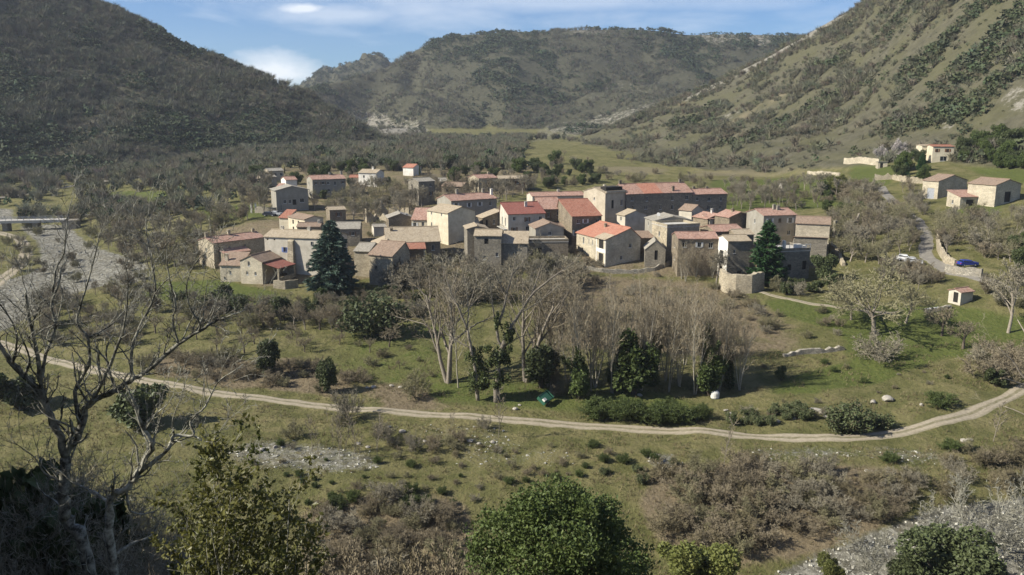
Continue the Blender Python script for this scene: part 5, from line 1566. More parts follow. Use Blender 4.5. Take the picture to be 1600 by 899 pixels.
for a, b, c, l_ in ((700, 598, 408, 'tall bare tree, leftmost of the tall trees in the meadow'), (822, 596, 412, 'tall bare tree between the big forked tree and the grove'),
                     (862, 580, 424, 'tall bare tree at the left edge of the grove'),):
    plant('tall_bare_tree', a, b, c, l_, wide=1.0)
# poplars in front of the houses
pop = [(716, 606, 430), (860, 604, 470), (888, 612, 458), (905, 622, 452), (930, 606, 440), (955, 614, 450), (972, 604, 435), (1002, 610, 452), (1022, 602, 436), (1045, 612, 448), (1062, 604, 440), (1085, 616, 452), (1105, 606, 446),
       (1122, 612, 455), (1140, 606, 462), (1155, 610, 480), (1030, 580, 430), (960, 575, 425), (1070, 570, 428), (1110, 570, 436), (900, 575, 430), (1000, 560, 420)]
rp_ = random.Random(3)
pop += [(rp_.uniform(850, 1165), rp_.uniform(565, 612), rp_.uniform(430, 475)) for _ in range(7)]
for i, (a, b, c) in enumerate(pop):
    k = 'ivy_poplar_tree' if i in (3, 8, 12, 14) else 'poplar_tree'
    plant(k, a, b, c, 'tall thin bare stem with ivy climbing its foot, in the grove beside the track' if k != 'poplar_tree' else 'tall thin bare grey-brown stem in the grove beside the track',
          'ivy-clad stems of the grove' if k != 'poplar_tree' else 'bare stems of the grove', wide=.85)
for a, b, c, wd in ((846, 606, 536, 1.35), (990, 616, 522, 1.15), (962, 612, 560, 1.1), (905, 624, 566, 1.0), (1108, 618, 556, 1.2)):
    plant('juniper_tree', a, b, c, 'dense dark evergreen at the foot of the bare grove', 'evergreens under the grove', wide=wd)
for a, b, c in ((935, 655, 618), (968, 656, 622), (1000, 657, 622), (1032, 660, 622), (1062, 660, 626), (1092, 655, 628), (985, 648, 618), (1045, 648, 620)):
    plant('broom_bush', a, b, c, 'green broom bush on the bank between grove and track', 'broom bushes below the grove', wide=1.2)
for a, b, c in ((1310, 671, 640), (1338, 672, 634), (1362, 668, 642)):
    plant('olive_shrub', a, b, c, 'olive-green shrub on the bank above the bend of the track', 'olive shrubs above the track bend', wide=1.3)
plant('broom_bush', 1470, 634, 612, 'round green broom bush alone beside the rising track', wide=1.5)
plant('broom_bush', 1391, 722, 706, 'small dark green tuft below the bend of the track', wide=1.2)
plant('broom_bush', 1486, 704, 686, 'bright green broom tuft at the right below the track', wide=1.2)
for a, b, c in ((870, 604, 575), (880, 612, 588), (866, 618, 600)): plant('brown_shrub', a, b, c, 'rusty dead shrub right behind the green trailer', 'dead shrubs behind the trailer')
# right meadow
plant('spreading_tree', 1366, 522, 398, 'wide spreading bare tree in the green meadow, below the parked cars', wide=1.35, var=0)
plant('spreading_tree', 1330, 500, 420, 'bare tree close to the left of the wide spreading meadow tree', wide=1.0, var=1)
plant('spreading_tree', 1415, 505, 425, 'bare tree close to the right of the wide spreading meadow tree', wide=1.0, var=1)
plant('bare_shrub', 1376, 566, 518, 'rounded grey shrub-tree casting its shadow on the bright meadow', wide=1.25, var=0)
plant('orchard_tree', 1472, 525, 478, 'small crooked bare tree behind the garden hut meadow', wide=1.0)
plant('orchard_tree', 1505, 545, 500, 'small leaning bare tree beside the grey thicket at the right', wide=1.1)
plant('bare_tree', 1575, 520, 402, 'large bare tree at the right edge above the meadow', wide=1.0, var=0)
plant('bare_tree', 1620, 500, 380, 'large bare tree half hidden at the right edge behind the meadow', wide=1.0, var=2)
scatter(['bare_shrub'], [(1500, 560), (1580, 555), (1585, 604), (1520, 600)], 6, (3.2, 5.), 'tangled grey bare shrub in the thicket where the track leaves at right', 'grey thicket at the right end of the track', 1, 1.6, (1.1, 1.4))
plant('evergreen_shrub', 1555, 604, 575, 'dark evergreen clump at the foot of the right-hand grey thicket')
scatter(['brown_shrub', 'bare_shrub'], [(1200, 480), (1290, 490), (1330, 530), (1260, 540), (1190, 520)], 9, (1.2, 2.4), 'low brown shrub on the dry bank between grove and green meadow', 'shrubs on the dry bank', 2, 2.)
scatter(['bare_shrub', 'olive_shrub'], [(1130, 645), (1290, 640), (1300, 668), (1140, 664)], 14, (1., 1.9), {'bare_shrub': 'low bare shrub among the stones above the track', 'olive_shrub': 'low leafy shrub among the stones above the track'},
        {'bare_shrub': 'bare shrubs on the stony bank', 'olive_shrub': 'leafy shrubs on the stony bank'}, 3, 1.3)
plant('evergreen_shrub', 1220, 594, 574, 'lone dark shrub in the grass right of the grove')
plant('sapling', 1552, 690, 622, 'thin bare young tree below the track at the right edge', wide=1.4)
# left: evergreen pillars and orchard
plant('juniper_tree', 420, 588, 528, 'ivy-dark pillar-like evergreen above the left stretch of track', var=0, wide=.95)
plant('juniper_tree', 511, 614, 560, 'leaning dark evergreen pillar touching the track verge', var=0, wide=.9)
plant('bare_shrub', 542, 656, 604, 'ivy-footed bare shrub on the lower edge of the track', wide=.7)
plant('bare_shrub', 650, 618, 570, 'many-stemmed bare shrub alone in the olive meadow', wide=.8)
plant('evergreen_shrub', 222, 668, 606, 'big dark evergreen bush below the left stretch of track', wide=1.25)
plant('evergreen_shrub', 30, 640, 580, 'dark evergreen bush at the left edge behind the bare walnut branches', wide=1.2)
plant('olive_shrub', 578, 528, 466, 'round grey-green olive tree in the orchard', wide=1.1)
plant('juniper_tree', 352, 472, 444, 'small dark bush on the lawn below the gabled cottage', wide=1.3)
plant('juniper_tree', 438, 500, 462, 'dark evergreen at the corner of the cottage lawn', wide=1.3)
plant('juniper_tree', 500, 480, 452, 'dark evergreen below the tall cedar', wide=1.4)
scatter(['orchard_tree'], [(240, 520), (330, 505), (600, 510), (620, 545), (520, 560), (280, 548)], 24, (2.6, 4.2), 'small bare orchard tree with dark crooked stem in the left meadow', 'orchard trees of the left meadow', 4, 4.)
scatter(['bare_shrub', 'brown_shrub'], [(220, 555), (400, 560), (480, 575), (560, 600), (500, 616), (330, 594), (220, 580)], 34, (1.6, 3.2), 'brown bare shrub in the thicket along the upper side of the left track', 'thicket above the left track', 5, 1.6, (1., 1.4))
scatter(['upright_shrub', 'bare_tree', 'orchard_tree'], [(240, 482), (440, 490), (640, 470), (660, 500), (560, 520), (300, 512)], 46, (3., 5.5), 'bare grey tree in the tangled belt between orchard and village front', 'bare belt below the village', 6, 2.2, (.9, 1.3))
scatter(['evergreen_shrub', 'olive_shrub'], [(250, 470), (440, 492), (660, 470), (640, 500), (300, 505)], 14, (2.2, 4.), 'dull green shrub in the tangled belt below the left houses', 'green shrubs below the left houses', 7, 2.)
scatter(['bare_tree', 'bare_shrub'], [(610, 440), (740, 420), (900, 425), (900, 470), (720, 480), (620, 470)], 46, (3.5, 7.5), 'bare brown tree on the slope right under the village walls', 'bare trees under the village walls', 8, 2.2)
scatter(['evergreen_shrub'], [(560, 455), (680, 430), (680, 470), (580, 480)], 7, (2., 3.6), 'dark green shrub at the foot of the stone barn', 'shrubs at the foot of the stone barn', 9, 2.)
scatter(['brown_shrub', 'bare_shrub'], [(880, 425), (1050, 428), (1180, 470), (1240, 500), (1150, 540), (900, 540), (860, 480)], 36, (1.2, 2.8), 'dry brown shrub on the bank behind the grove', 'dry shrubs on the bank behind the grove', 10, 1.9, (1., 1.4))
scatter(['bare_tree', 'poplar_tree'], [(1060, 418), (1110, 420), (1120, 445), (1060, 440)], 5, (6., 9.5), 'slender bare tree in front of the tall brown row house', 'bare trees at the brown row house', 11, 2.)
scatter(['evergreen_shrub', 'bare_shrub'], [(1185, 445), (1290, 428), (1300, 455), (1220, 470)], 12, (2., 4.), {'evergreen_shrub': 'dark shrub in the shade under the terrace building', 'bare_shrub': 'bare shrub in the shade under the terrace building'},
        {'evergreen_shrub': 'dark shrubs under the terrace', 'bare_shrub': 'bare shrubs under the terrace'}, 12, 1.6)
plant('evergreen_tree', 1285, 440, 395, 'green leafy tree right of the terrace building', wide=.9)
# right: road, cars and barns
scatter(['bare_tree', 'spreading_tree'], [(1290, 350), (1420, 345), (1440, 400), (1400, 420), (1300, 410)], 44, (5., 8.), 'bare grey tree in the grove left of the right-hand road', 'bare grove left of the road', 13, 2.6)
scatter(['bare_tree', 'spreading_tree', 'upright_shrub'], [(1460, 345), (1600, 340), (1680, 380), (1680, 440), (1560, 410), (1470, 395)], 50, (4., 7.), 'bare grey tree on the slope below the barns', 'bare trees below the barns', 14, 2.6)
scatter(['evergreen_tree'], [(1540, 395), (1640, 380), (1660, 440), (1570, 425)], 5, (4., 6.), 'bushy green tree at the right edge below the barns', 'green trees below the barns', 15, 3.)
scatter(['evergreen_tree', 'conifer_tree'], [(1395, 262), (1450, 250), (1452, 300), (1405, 296)], 8, (4., 7.), 'dark green tree between the roadside walls and the slope barns', 'dark trees left of the barns', 16, 2.6)
scatter(['evergreen_tree'], [(1496, 230), (1620, 215), (1680, 262), (1560, 266), (1500, 258)], 24, (4., 7.), 'dense dark green tree beside the cream house on the slope', 'dark trees right of the cream house', 17, 3.)
scatter(['blossom_tree'], [(1370, 236), (1420, 236), (1420, 256), (1380, 256)], 3, (5., 6.5), 'pale blossoming tree left of the cream house', 'blossoming trees by the cream house', 18, 3.)
scatter(['bare_tree', 'upright_shrub'], [(1300, 300), (1420, 290), (1440, 340), (1330, 345)], 34, (3.5, 6.), 'bare grey tree beside the upper end of the right-hand road', 'bare trees along the upper road', 19, 2.4)
scatter(['evergreen_shrub', 'evergreen_tree'], [(1280, 305), (1340, 300), (1345, 345), (1285, 340)], 7, (3., 5.), 'dark green bush behind the rightmost stone barn', 'dark bushes behind the village barn', 20, 2.)
scatter(['bright_shrub'], [(1285, 290), (1320, 288), (1320, 304), (1288, 304)], 5, (3., 4.2), 'bright yellow-green bush at the edge of the green field', 'yellow-green bushes by the field', 21, 1.6)
scatter(['bare_tree'], [(1130, 300), (1290, 295), (1290, 330), (1140, 330)], 40, (4., 7.), 'bare tree behind the back row of village roofs at the right', 'bare trees behind the right roofs', 22, 2.4)
scatter(['evergreen_tree', 'evergreen_shrub'], [(815, 280), (930, 272), (935, 292), (825, 298)], 18, (3., 4.6), 'round dark orchard tree behind the beige tower house', 'round dark trees behind the village', 23, 2.6, (.8, 1.))
scatter(['bare_shrub', 'bare_tree'], [(815, 262), (1130, 276), (1130, 300), (930, 292), (815, 300)], 40, (2.5, 4.5), 'bare shrub between round dark trees and far field', 'bare shrubs before the far field', 60, 2.2)
scatter(['bare_shrub', 'brown_shrub'], [(560, 345), (700, 350), (790, 370), (900, 385), (1000, 400), (1000, 420), (700, 425), (600, 425)], 34, (1.4, 2.8), 'bare garden shrub in a gap between the village houses', 'garden shrubs among the houses', 61, 1.6)
scatter(['bare_tree', 'bare_shrub'], [(1130, 282), (1310, 280), (1310, 325), (1135, 330)], 40, (2., 4.), 'low bare shrub in the green field behind the right roofs', 'low shrubs of the green field', 62, 2.)
scatter(['bare_tree'], [(640, 290), (780, 292), (830, 300), (780, 318), (650, 325)], 44, (4.5, 8.), 'bare tree among the far houses behind the village centre', 'bare trees behind the village centre', 24, 2.6)
scatter(['bare_tree', 'spreading_tree'], [(480, 300), (640, 295), (650, 345), (560, 350), (490, 330)], 60, (4.5, 7.5), 'bare tree in the gardens between the left houses and the village', 'bare trees in the left gardens', 25, 2.6)
scatter(['evergreen_tree', 'evergreen_shrub'], [(470, 285), (640, 280), (650, 330), (500, 330)], 12, (2.8, 4.5), 'dark evergreen in the gardens of the left houses', 'evergreens in the left gardens', 26, 2.6)
scatter(['bare_tree', 'upright_shrub'], [(190, 330), (310, 320), (400, 345), (340, 370), (310, 420), (235, 425), (150, 385), (110, 350)], 84, (4., 7.), 'bare grey tree in the wood between riverbed and village', 'bare wood by the riverbed', 27, 2.6)
scatter(['upright_shrub', 'bare_tree'], [(60, 470), (230, 440), (260, 480), (200, 540), (60, 545)], 54, (2.6, 5.), 'bare grey shrub on the river bank behind the near bare branches', 'bare shrubs on the left river bank', 28, 2.2)
scatter(['bare_tree', 'upright_shrub'], [(0, 360), (60, 352), (60, 420), (0, 430)], 9, (3., 5.), 'bare shrub by the riverside path at the far left', 'shrubs by the riverside path', 29, 2.5)
scatter(['bare_tree'], [(340, 300), (420, 290), (420, 336), (360, 346), (340, 330)], 16, (5., 8.), 'bare tree on the lawn left of the grey gabled house', 'bare trees left of the grey gable', 30, 3.)
scatter(['evergreen_tree', 'bare_tree'], [(385, 270), (640, 262), (700, 272), (560, 284), (400, 292)], 24, (4., 6.5), {'evergreen_tree': 'dark evergreen behind the left group of houses', 'bare_tree': 'bare tree behind the left group of houses'},
        {'evergreen_tree': 'evergreens behind the left houses', 'bare_tree': 'bare trees behind the left houses'}, 31, 3.)
scatter(['evergreen_tree', 'bare_tree'], [(680, 262), (860, 255), (930, 268), (830, 285), (700, 285)], 30, (4., 7.), {'evergreen_tree': 'dark evergreen behind the valley farmhouse', 'bare_tree': 'bare tree behind the valley farmhouse'},
        {'evergreen_tree': 'evergreens behind the valley farmhouse', 'bare_tree': 'bare trees behind the valley farmhouse'}, 32, 3.)
scatter(['orchard_tree'], [(840, 240), (1000, 236), (1300, 262), (1100, 262), (860, 258)], 16, (2.5, 4.), 'tiny bare tree dotted over the sloping field beyond the village', 'trees dotted over the far field', 33, 8.)
scatter(['upright_shrub', 'bare_tree'], [(1385, 415), (1445, 420), (1475, 440), (1440, 460), (1380, 440)], 16, (2.5, 4.5), 'bare shrub in front of the parked cars', 'shrubs in front of the parked cars', 50, 1.6)
scatter(['upright_shrub', 'bare_tree'], [(1395, 305), (1440, 330), (1460, 380), (1440, 395), (1400, 350)], 22, (3., 5.5), 'bare shrub on the verge of the right-hand road', 'shrubs along the right-hand road', 51, 1.6)
scatter(['upright_shrub', 'bare_tree'], [(1525, 440), (1640, 450), (1660, 490), (1560, 480)], 14, (3., 5.5), 'bare tree below the right-hand road near the garden hut', 'bare trees near the garden hut', 52, 2.)
# foreground right and centre
scatter(['sapling'], [(480, 690), (620, 690), (620, 720), (490, 718)], 9, (4., 7.), 'thin bare sapling standing on the gravel below the track', 'saplings on the gravel', 34, 1.2, (.8, 1.1))
plant('sapling', 779, 684, 600, 'single thin sapling on the grass verge under the big forked tree', var=0)
plant('sapling', 1130, 735, 652, 'single thin sapling in the grass under the bend of the track', var=0)
scatter(['bare_shrub'], [(560, 680), (720, 690), (700, 712), (580, 705)], 7, (1.2, 2.2), 'low grey shrub on the stony grass just below the track', 'low shrubs below the track', 35, 1.8)
scatter(['brown_shrub'], [(1040, 745), (1180, 720), (1180, 800), (1160, 880), (1040, 860)], 26, (2., 3.6), 'russet bare shrub in the big brown thicket right of the evergreen oak', 'russet thicket near the evergreen oak', 36, 1.25, (1.1, 1.4))
scatter(['bare_shrub'], [(1170, 735), (1300, 745), (1310, 830), (1180, 850)], 20, (2., 3.4), 'grey bare shrub in the middle of the right foreground thicket', 'grey thicket in the right foreground', 37, 1.25, (1.1, 1.4))
scatter(['brown_shrub', 'bare_shrub'], [(1290, 760), (1440, 740), (1420, 800), (1310, 820)], 20, (1.6, 2.8), 'brown bare shrub between thicket and white stones at the right', 'brown shrubs beside the white stones', 38, 1.25, (1.1, 1.4))
scatter(['brown_shrub', 'bare_shrub'], [(1430, 720), (1600, 690), (1680, 700), (1680, 760), (1480, 780)], 16, (1.8, 3.), 'bare shrub behind the silvery tree above the white stones', 'bare shrubs above the white stones', 39, 1.5)
scatter(['brown_shrub', 'bare_shrub'], [(470, 800), (600, 780), (700, 790), (720, 899), (480, 899)], 34, (1.6, 3.), 'brown bare shrub in the thicket left of the evergreen oak', 'brown thicket left of the evergreen oak', 40, 1.25, (1.1, 1.4))
scatter(['broom_bush'], [(470, 780), (680, 770), (690, 800), (500, 830)], 7, (1., 1.8), 'green broom tuft above the brown foreground thicket', 'broom tufts above the thicket', 41, 1.8)
scatter(['broom_bush', 'olive_shrub'], [(900, 715), (1060, 710), (1060, 760), (920, 750)], 9, (.9, 1.6), 'small green tuft in the grass behind the evergreen oak', 'green tufts behind the evergreen oak', 42, 1.8)
scatter(['bare_shrub'], [(620, 800), (700, 790), (700, 830), (640, 840)], 4, (2.6, 3.6), 'fan-shaped pale bare shrub left of the evergreen oak', 'pale fan shrubs', 43, 1.5)
for a, b, c, l_ in ((1516, 848, 735, 'silvery lichen-grey bare tree rising from the white stones at the right'), (1568, 856, 740, 'second silvery bare tree, at the right edge of the white stones'), (1380, 905, 815, 'low silvery bare tree in front of the white stones')):
    plant('silver_shrub', a, b, c, l_, wide=1.15)
for a, c, Y, v, wd, l_ in ((1090, 838, 84, 0, 1.25, 'yellow-green leafy bush at the bottom right of the evergreen oak'), (1500, 838, 82, 1, 1.3, 'olive leafy bush at the bottom edge before the white stones'),
                       (1308, 872, 84, 0, .8, 'small green leafy bush at the bottom edge among white stones'), (1425, 868, 84, 1, .9, 'smaller olive bush at the bottom edge, left of the larger one')):
    p = P(a, c, Y)
    put('leafy_tree', p.x, p.y, p.z - float(gz(p.x, p.y)), l_, None, wd, v)

# the round evergreen oak below the viewer
def big_oak(px, top, pxw, Y, label):
    c = P(px, top, Y)
    z0 = float(gz(c.x, c.y))
    H = c.z - z0
    Wd = pxw / F * Y
    root = empty('evergreen_oak', (c.x, c.y, z0), 0, label, 'tree')
    r = random.Random(77)
    lob = []
    for i in range(46):
        a = r.uniform(0, 6.28); q = math.sqrt(r.random()) * .39 * Wd
        zt = H * (.96 - .52 * (q / (.5 * Wd)) ** 2.2) - r.uniform(.0, .55) * H * (1 if i > 22 else .12)
        s = r.uniform(.10, .17) * Wd
        lob.append(((math.cos(a) * q, math.sin(a) * q, max(zt - s * .6, H * .25)), (s, s, s * .8)))
    mb = MB()
    mb.tube([(0, 0, -.5), (.2, .1, H * .3), (.1, 0, H * .5)], [.4, .32, .25], 8)
    for l in lob: mb.tube([(0.1, 0, H * .3), (l[0][0] * .5, l[0][1] * .5, H * .3 + (l[0][2] - H * .3) * .6), l[0]], [.16, .09, .03], 5, False)
    mb.build('trunk', M['bark_dark'], root, True)
    for i in range(60):
        l = lob[r.randrange(46)]
        d = Vector((r.gauss(0, 1), r.gauss(0, 1), abs(r.gauss(0, 1)))).normalized()
        s = r.uniform(.03, .06) * Wd
        lob.append(((l[0][0] + d.x * l[1][0], l[0][1] + d.y * l[1][0], l[0][2] + d.z * l[1][2]), (s, s, s * 1.3)))
    pts = lobes_pts(lob, 52000, 5, .5)
    obj('crown', soup('oak_crown', leaves(pts, .135, 6, up=.3, elong=1.7)), M['leaf_oak'], root)
big_oak(868, 744, 332, 46, 'large round dark evergreen oak in the foreground, below the track')

# leafy shrub in front of the viewer
def leafy_near(label):
    Y = 10.5
    r = random.Random(9); g = np.random.default_rng(9)
    b0 = P(380, 985, Y); b0.z = float(gz(b0.x, b0.y))
    root = empty('leafy_shrub', b0, 0, label, 'shrub')
    out, lf = [], []
    tips = [(340, 675), (305, 745), (365, 725), (330, 790), (400, 745), (452, 742), (470, 770), (425, 800), (285, 800), (380, 820), (445, 850), (315, 850), (350, 880), (410, 880), (480, 830), (500, 900), (275, 880), (300, 910), (470, 920), (390, 930), (350, 760), (440, 900), (330, 720), (360, 690)]
    sp = dict(levels=3, kids=[13, 5], nseg=[6, 4, 2], jit=[.10, .16, .2], up=[.06, .08, .02], start=[.25, .25], ang=[.6, .7], len=[.26, .45], rr=.5)
    for k, (px, py) in enumerate(tips):
        e = P(px, py + 38, Y + r.uniform(-1.1, 1.1)) - b0
        st = Vector((r.uniform(-.5, .5), r.uniform(-.5, .5), -.2))
        br = []
        L_ = (e - st).length
        grow(br, r, st, (e - st).normalized(), L_, .016, 0, dict(sp, jit=[.035, .16, .2], up=[.0, .08, .02]))
        # pull so that the stem ends on its target
        end = br[0][0][-1]
        sh = e - end
        br = [([p + sh * min(1, max(0, (p - st).length / L_)) for p in b[0]], b[1], b[2]) for b in br]
        out += br
    tb = MB()
    for b in out: tb.tube(b[0], [max(q, .0028) for q in b[1]], 5 if b[2] == 0 else 3, False)
    tb.build('stems', M['bark_lichen'], root, True)
    for b in out:
        if b[2] == 0: continue
        for i in range(len(b[0]) - 1):
            for _ in range(6 if b[2] == 2 else 4):
                t = r.random()
                lf.append(np.array(b[0][i].lerp(b[0][i + 1], t)) + g.normal(size=3) * .028)
    obj('foliage', soup('near_leaves', leaves(np.array(lf), .044, 3, up=.4, elong=1.9)), M['leaf_box'], root)
leafy_near('leafy yellow-green shrub in the near foreground, right of the bare lichen-covered tree')

TWN = dict(levels=3, kids=[4, 3], nseg=[6, 4, 3], jit=[.22, .26, .28], up=[.09, .07, .03], start=[.15, .2], ang=[.75, .8], len=[.45, .5], rr=.6)
limb_tree('bare_tree', 'large bare tree with grey lichen-covered branches in the left foreground', 14,
          [[(150, 1010, 0.123), (138, 880, 0.115), (109, 824, 0.107), (100, 795, 0.0984), (101, 755, 0.0943), (103, 712, 0.0943)],
           [(103, 712, 0.0738), (88, 672, 0.0615), (70, 632, 0.0533), (56, 605, 0.0492), (38, 588, 0.0451), (20, 570, 0.041), (4, 546, 0.0328), (-12, 520, 0.0164)],
           [(70, 632, 0.041), (64, 600, 0.0369), (57, 549, 0.0328), (44, 490, 0.0279), (41, 455, 0.0164)],
           [(64, 600, 0.0328), (70, 560, 0.0295), (80, 530, 0.0279), (87, 506, 0.0246), (80, 478, 0.023), (92, 440, 0.018), (95, 420, 0.0123)],
           [(80, 478, 0.0213), (64, 466, 0.018), (56, 455, 0.00984)], [(80, 478, 0.0197), (87, 423, 0.0164), (100, 396, 0.0139), (105, 343, 0.00984), (112, 312, 0.00574)],
           [(103, 712, 0.0697), (125, 672, 0.0615), (140, 632, 0.0558), (181, 609, 0.0476), (206, 593, 0.0426), (228, 581, 0.0377), (278, 538, 0.0328), (311, 518, 0.0262), (330, 506, 0.0213), (350, 497, 0.0148), (381, 486, 0.00656)],
           [(206, 593, 0.0287), (206, 549, 0.0246), (217, 513, 0.0221), (242, 460, 0.0189), (238, 417, 0.0156), (228, 353, 0.00984), (232, 335, 0.00492)],
           [(140, 632, 0.041), (153, 611, 0.0328), (178, 556, 0.0246), (196, 499, 0.0164), (200, 450, 0.00984), (196, 410, 0.00492)],
           [(125, 672, 0.0369), (117, 612, 0.0312), (139, 570, 0.0279), (137, 528, 0.0246), (121, 506, 0.0213), (125, 481, 0.018), (142, 424, 0.0139), (157, 364, 0.0082), (160, 350, 0.0041)],
           [(137, 528, 0.0197), (171, 510, 0.0148), (192, 489, 0.0115), (213, 474, 0.00574)], [(278, 538, 0.0205), (270, 499, 0.0164), (274, 478, 0.0139), (263, 424, 0.00984), (260, 371, 0.00492)],
           [(311, 518, 0.018), (312, 505, 0.0164), (296, 478, 0.0131), (292, 442, 0.00984), (306, 410, 0.00738), (322, 395, 0.0041)], [(242, 460, 0.0131), (258, 440, 0.00984), (280, 425, 0.00492)],
           [(44, 490, 0.0164), (30, 470, 0.0131), (8, 440, 0.00656)], [(20, 570, 0.0246), (26, 535, 0.0197), (20, 505, 0.0148), (-4, 470, 0.0082)], [(38, 588, 0.0246), (46, 560, 0.0164), (30, 520, 0.0082)],
           [(181, 609, 0.0246), (166, 560, 0.0164), (172, 530, 0.00984), (186, 520, 0.00492)], [(101, 755, 0.0246), (70, 740, 0.0164), (54, 715, 0.00984), (20, 690, 0.00492)]],
          6.0, 12, 'bark_lichen', 'bark_lichen', .0085, tl=(.35, 1.05), depth=.9, sp=TWN)
limb_tree('crooked_tree', 'low crooked bare tree with pale twisted branches, right of the large bare tree', 13,
          [[(185, 1000, 0.0902), (176, 870, 0.0697), (170, 786, 0.0574), (196, 764, 0.0492), (215, 741, 0.0451), (230, 711, 0.041), (238, 692, 0.0369), (223, 669, 0.0287), (211, 635, 0.0205), (200, 610, 0.00984)],
           [(215, 741, 0.0369), (245, 718, 0.0312), (264, 700, 0.0279), (272, 681, 0.0246), (302, 681, 0.0213), (298, 658, 0.0189), (321, 635, 0.0148), (340, 598, 0.00984), (365, 580, 0.00656), (379, 569, 0.00328)],
           [(170, 786, 0.0287), (151, 771, 0.0213), (128, 760, 0.0123), (110, 752, 0.00492)], [(223, 669, 0.0164), (240, 650, 0.0115), (262, 632, 0.00574)], [(272, 681, 0.0148), (270, 655, 0.00984), (285, 620, 0.00492)], [(302, 681, 0.0131), (330, 690, 0.0082), (352, 660, 0.00328)],
           [(196, 764, 0.0246), (205, 800, 0.0164), (240, 800, 0.0115), (262, 782, 0.00492)], [(176, 870, 0.0328), (205, 850, 0.0246), (235, 838, 0.0164), (250, 810, 0.0082)]],
          6.5, 21, 'bark_lichen', 'bark_lichen', .0085, tl=(.25, .8), depth=.7, sp=TWN)
limb_tree('bare_tree', 'bare tree reaching in from the right edge above the end of the track', 26,
          [[(1690, 1100, 0.164), (1685, 800, 0.139), (1670, 640, 0.107), (1650, 560, 0.0738)], [(1670, 640, 0.0574), (1630, 610, 0.041), (1600, 590, 0.0328), (1584, 567, 0.0246), (1560, 543, 0.00984)],
           [(1630, 610, 0.0328), (1600, 602, 0.0246), (1567, 590, 0.0082)], [(1685, 800, 0.0574), (1640, 670, 0.0328), (1600, 648, 0.0205), (1570, 635, 0.0082)], [(1650, 560, 0.041), (1610, 530, 0.0246), (1590, 500, 0.0123)]],
          1.2, 31, 'bark_grey', 'twig_grey', .008, tl=(.4, 1.1), depth=1., sp=TWN)
# tangle of the near slope, bottom left and bottom edge
rs = random.Random(5)
for i in range(14):
    px, Y = rs.uniform(-80, 190), rs.uniform(17, 30)
    py = 735 + max(0, px) * .55 + rs.uniform(0, 120)
    p = P(px, py, Y); z0 = float(gz(p.x, p.y))
    put('evergreen_shrub', p.x, p.y, max(2., p.z - z0), 'dark leafy shrub in the shaded tangle at the bottom left', 'dark shrubs at the bottom left', rs.uniform(.5, .8))
for i in range(70):
    px, Y = rs.uniform(-60, 300), rs.uniform(15, 28)
    py = 690 + max(0, px) * .5 + rs.uniform(0, 150)
    p = P(px, py, Y); z0 = float(gz(p.x, p.y))
    put('tangle_shrub', p.x, p.y, max(1.5, p.z - z0), 'tangled bare shrub on the dark near slope at the bottom left', 'tangle at the bottom left', rs.uniform(.6, .95))
for i in range(10):
    px, py, Y = rs.uniform(440, 720), rs.uniform(850, 910), rs.uniform(38, 52)
    p = P(px, py, Y); z0 = float(gz(p.x, p.y))
    put('brown_shrub', p.x, p.y, max(2, p.z - z0), 'brown shrub top at the bottom edge, between leafy shrub and evergreen oak', 'shrubs at the bottom edge', .55)

scatter(['brown_shrub', 'bare_shrub', 'broom_bush'], [(330, 690), (700, 700), (1000, 690), (1020, 720), (700, 800), (470, 790), (400, 760)], 60, (.5, 1.3), 'small dry shrub in the rough grass between track and foreground bushes', 'small dry shrubs of the rough grass', 70, 1.5)
scatter(['sapling', 'bare_shrub'], [(430, 655), (760, 668), (760, 690), (430, 690)], 12, (1.2, 3.2), 'thin bare shrub on the lower verge of the left track', 'thin shrubs on the lower track verge', 71, 1.6)
scatter(['upright_shrub'], [(55, 375), (150, 385), (225, 415), (220, 440), (60, 465)], 16, (2., 3.6), 'bare shrub growing in the gravel of the dry riverbed', 'shrubs in the dry riverbed', 72, 2.5)
scatter(['bare_shrub', 'orchard_tree', 'brown_shrub'], [(560, 500), (700, 505), (700, 590), (560, 600)], 12, (1., 2.2), 'small bare shrub in the open olive meadow', 'small shrubs of the olive meadow', 73, 3.)
scatter(['bare_shrub', 'brown_shrub', 'broom_bush'], [(1160, 560), (1480, 560), (1500, 640), (1180, 640)], 16, (.5, 1.2), 'tiny shrub dotted over the green meadow right of the grove', 'tiny shrubs of the right meadow', 74, 2.5)

# --- far woods, built as one mass for each flank
def clump_templates(kind, n, blades, seed):
    g = np.random.default_rng(seed)
    out = []
    for k in range(n):
        if kind == 'bare':
            b = int(blades)
            base = np.stack([g.normal(0, .10, b), g.normal(0, .10, b), g.uniform(.0, .45, b)], 1)
            az, q = g.uniform(0, 6.28, b), np.sqrt(g.random(b)) * .52
            tip = np.stack([np.cos(az) * q, np.sin(az) * q, .55 + .45 * g.random(b) * (1 - q * q)], 1)
            side = np.cross(tip - base, g.normal(size=(b, 3))); side /= np.linalg.norm(side, axis=1, keepdims=True)
            w_ = g.uniform(.018, .045, (b, 1)) * (.5 if blades > 80 else .75)
            out.append(np.stack([base - side * w_, base + side * w_, tip], 1))
        else:
            b = int(blades)
            d = g.normal(size=(b, 3)); d[:, 2] = np.abs(d[:, 2]) * 1.1 - .3; d /= np.linalg.norm(d, axis=1, keepdims=True)
            c = d * (.55 + .45 * g.random((b, 1))) * np.array([.42, .42, .5]) + [0, 0, .45]
            c += g.normal(size=(b, 3)) * .05
            a = g.normal(size=(b, 3)); a /= np.linalg.norm(a, axis=1, keepdims=True)
            e = np.cross(a, g.normal(size=(b, 3))); e /= np.linalg.norm(e, axis=1, keepdims=True)
            s = g.uniform(.10, .19, (b, 1))
            out.append(np.stack([c - a * s, c + a * s, c + e * s * 1.5], 1))
    return out


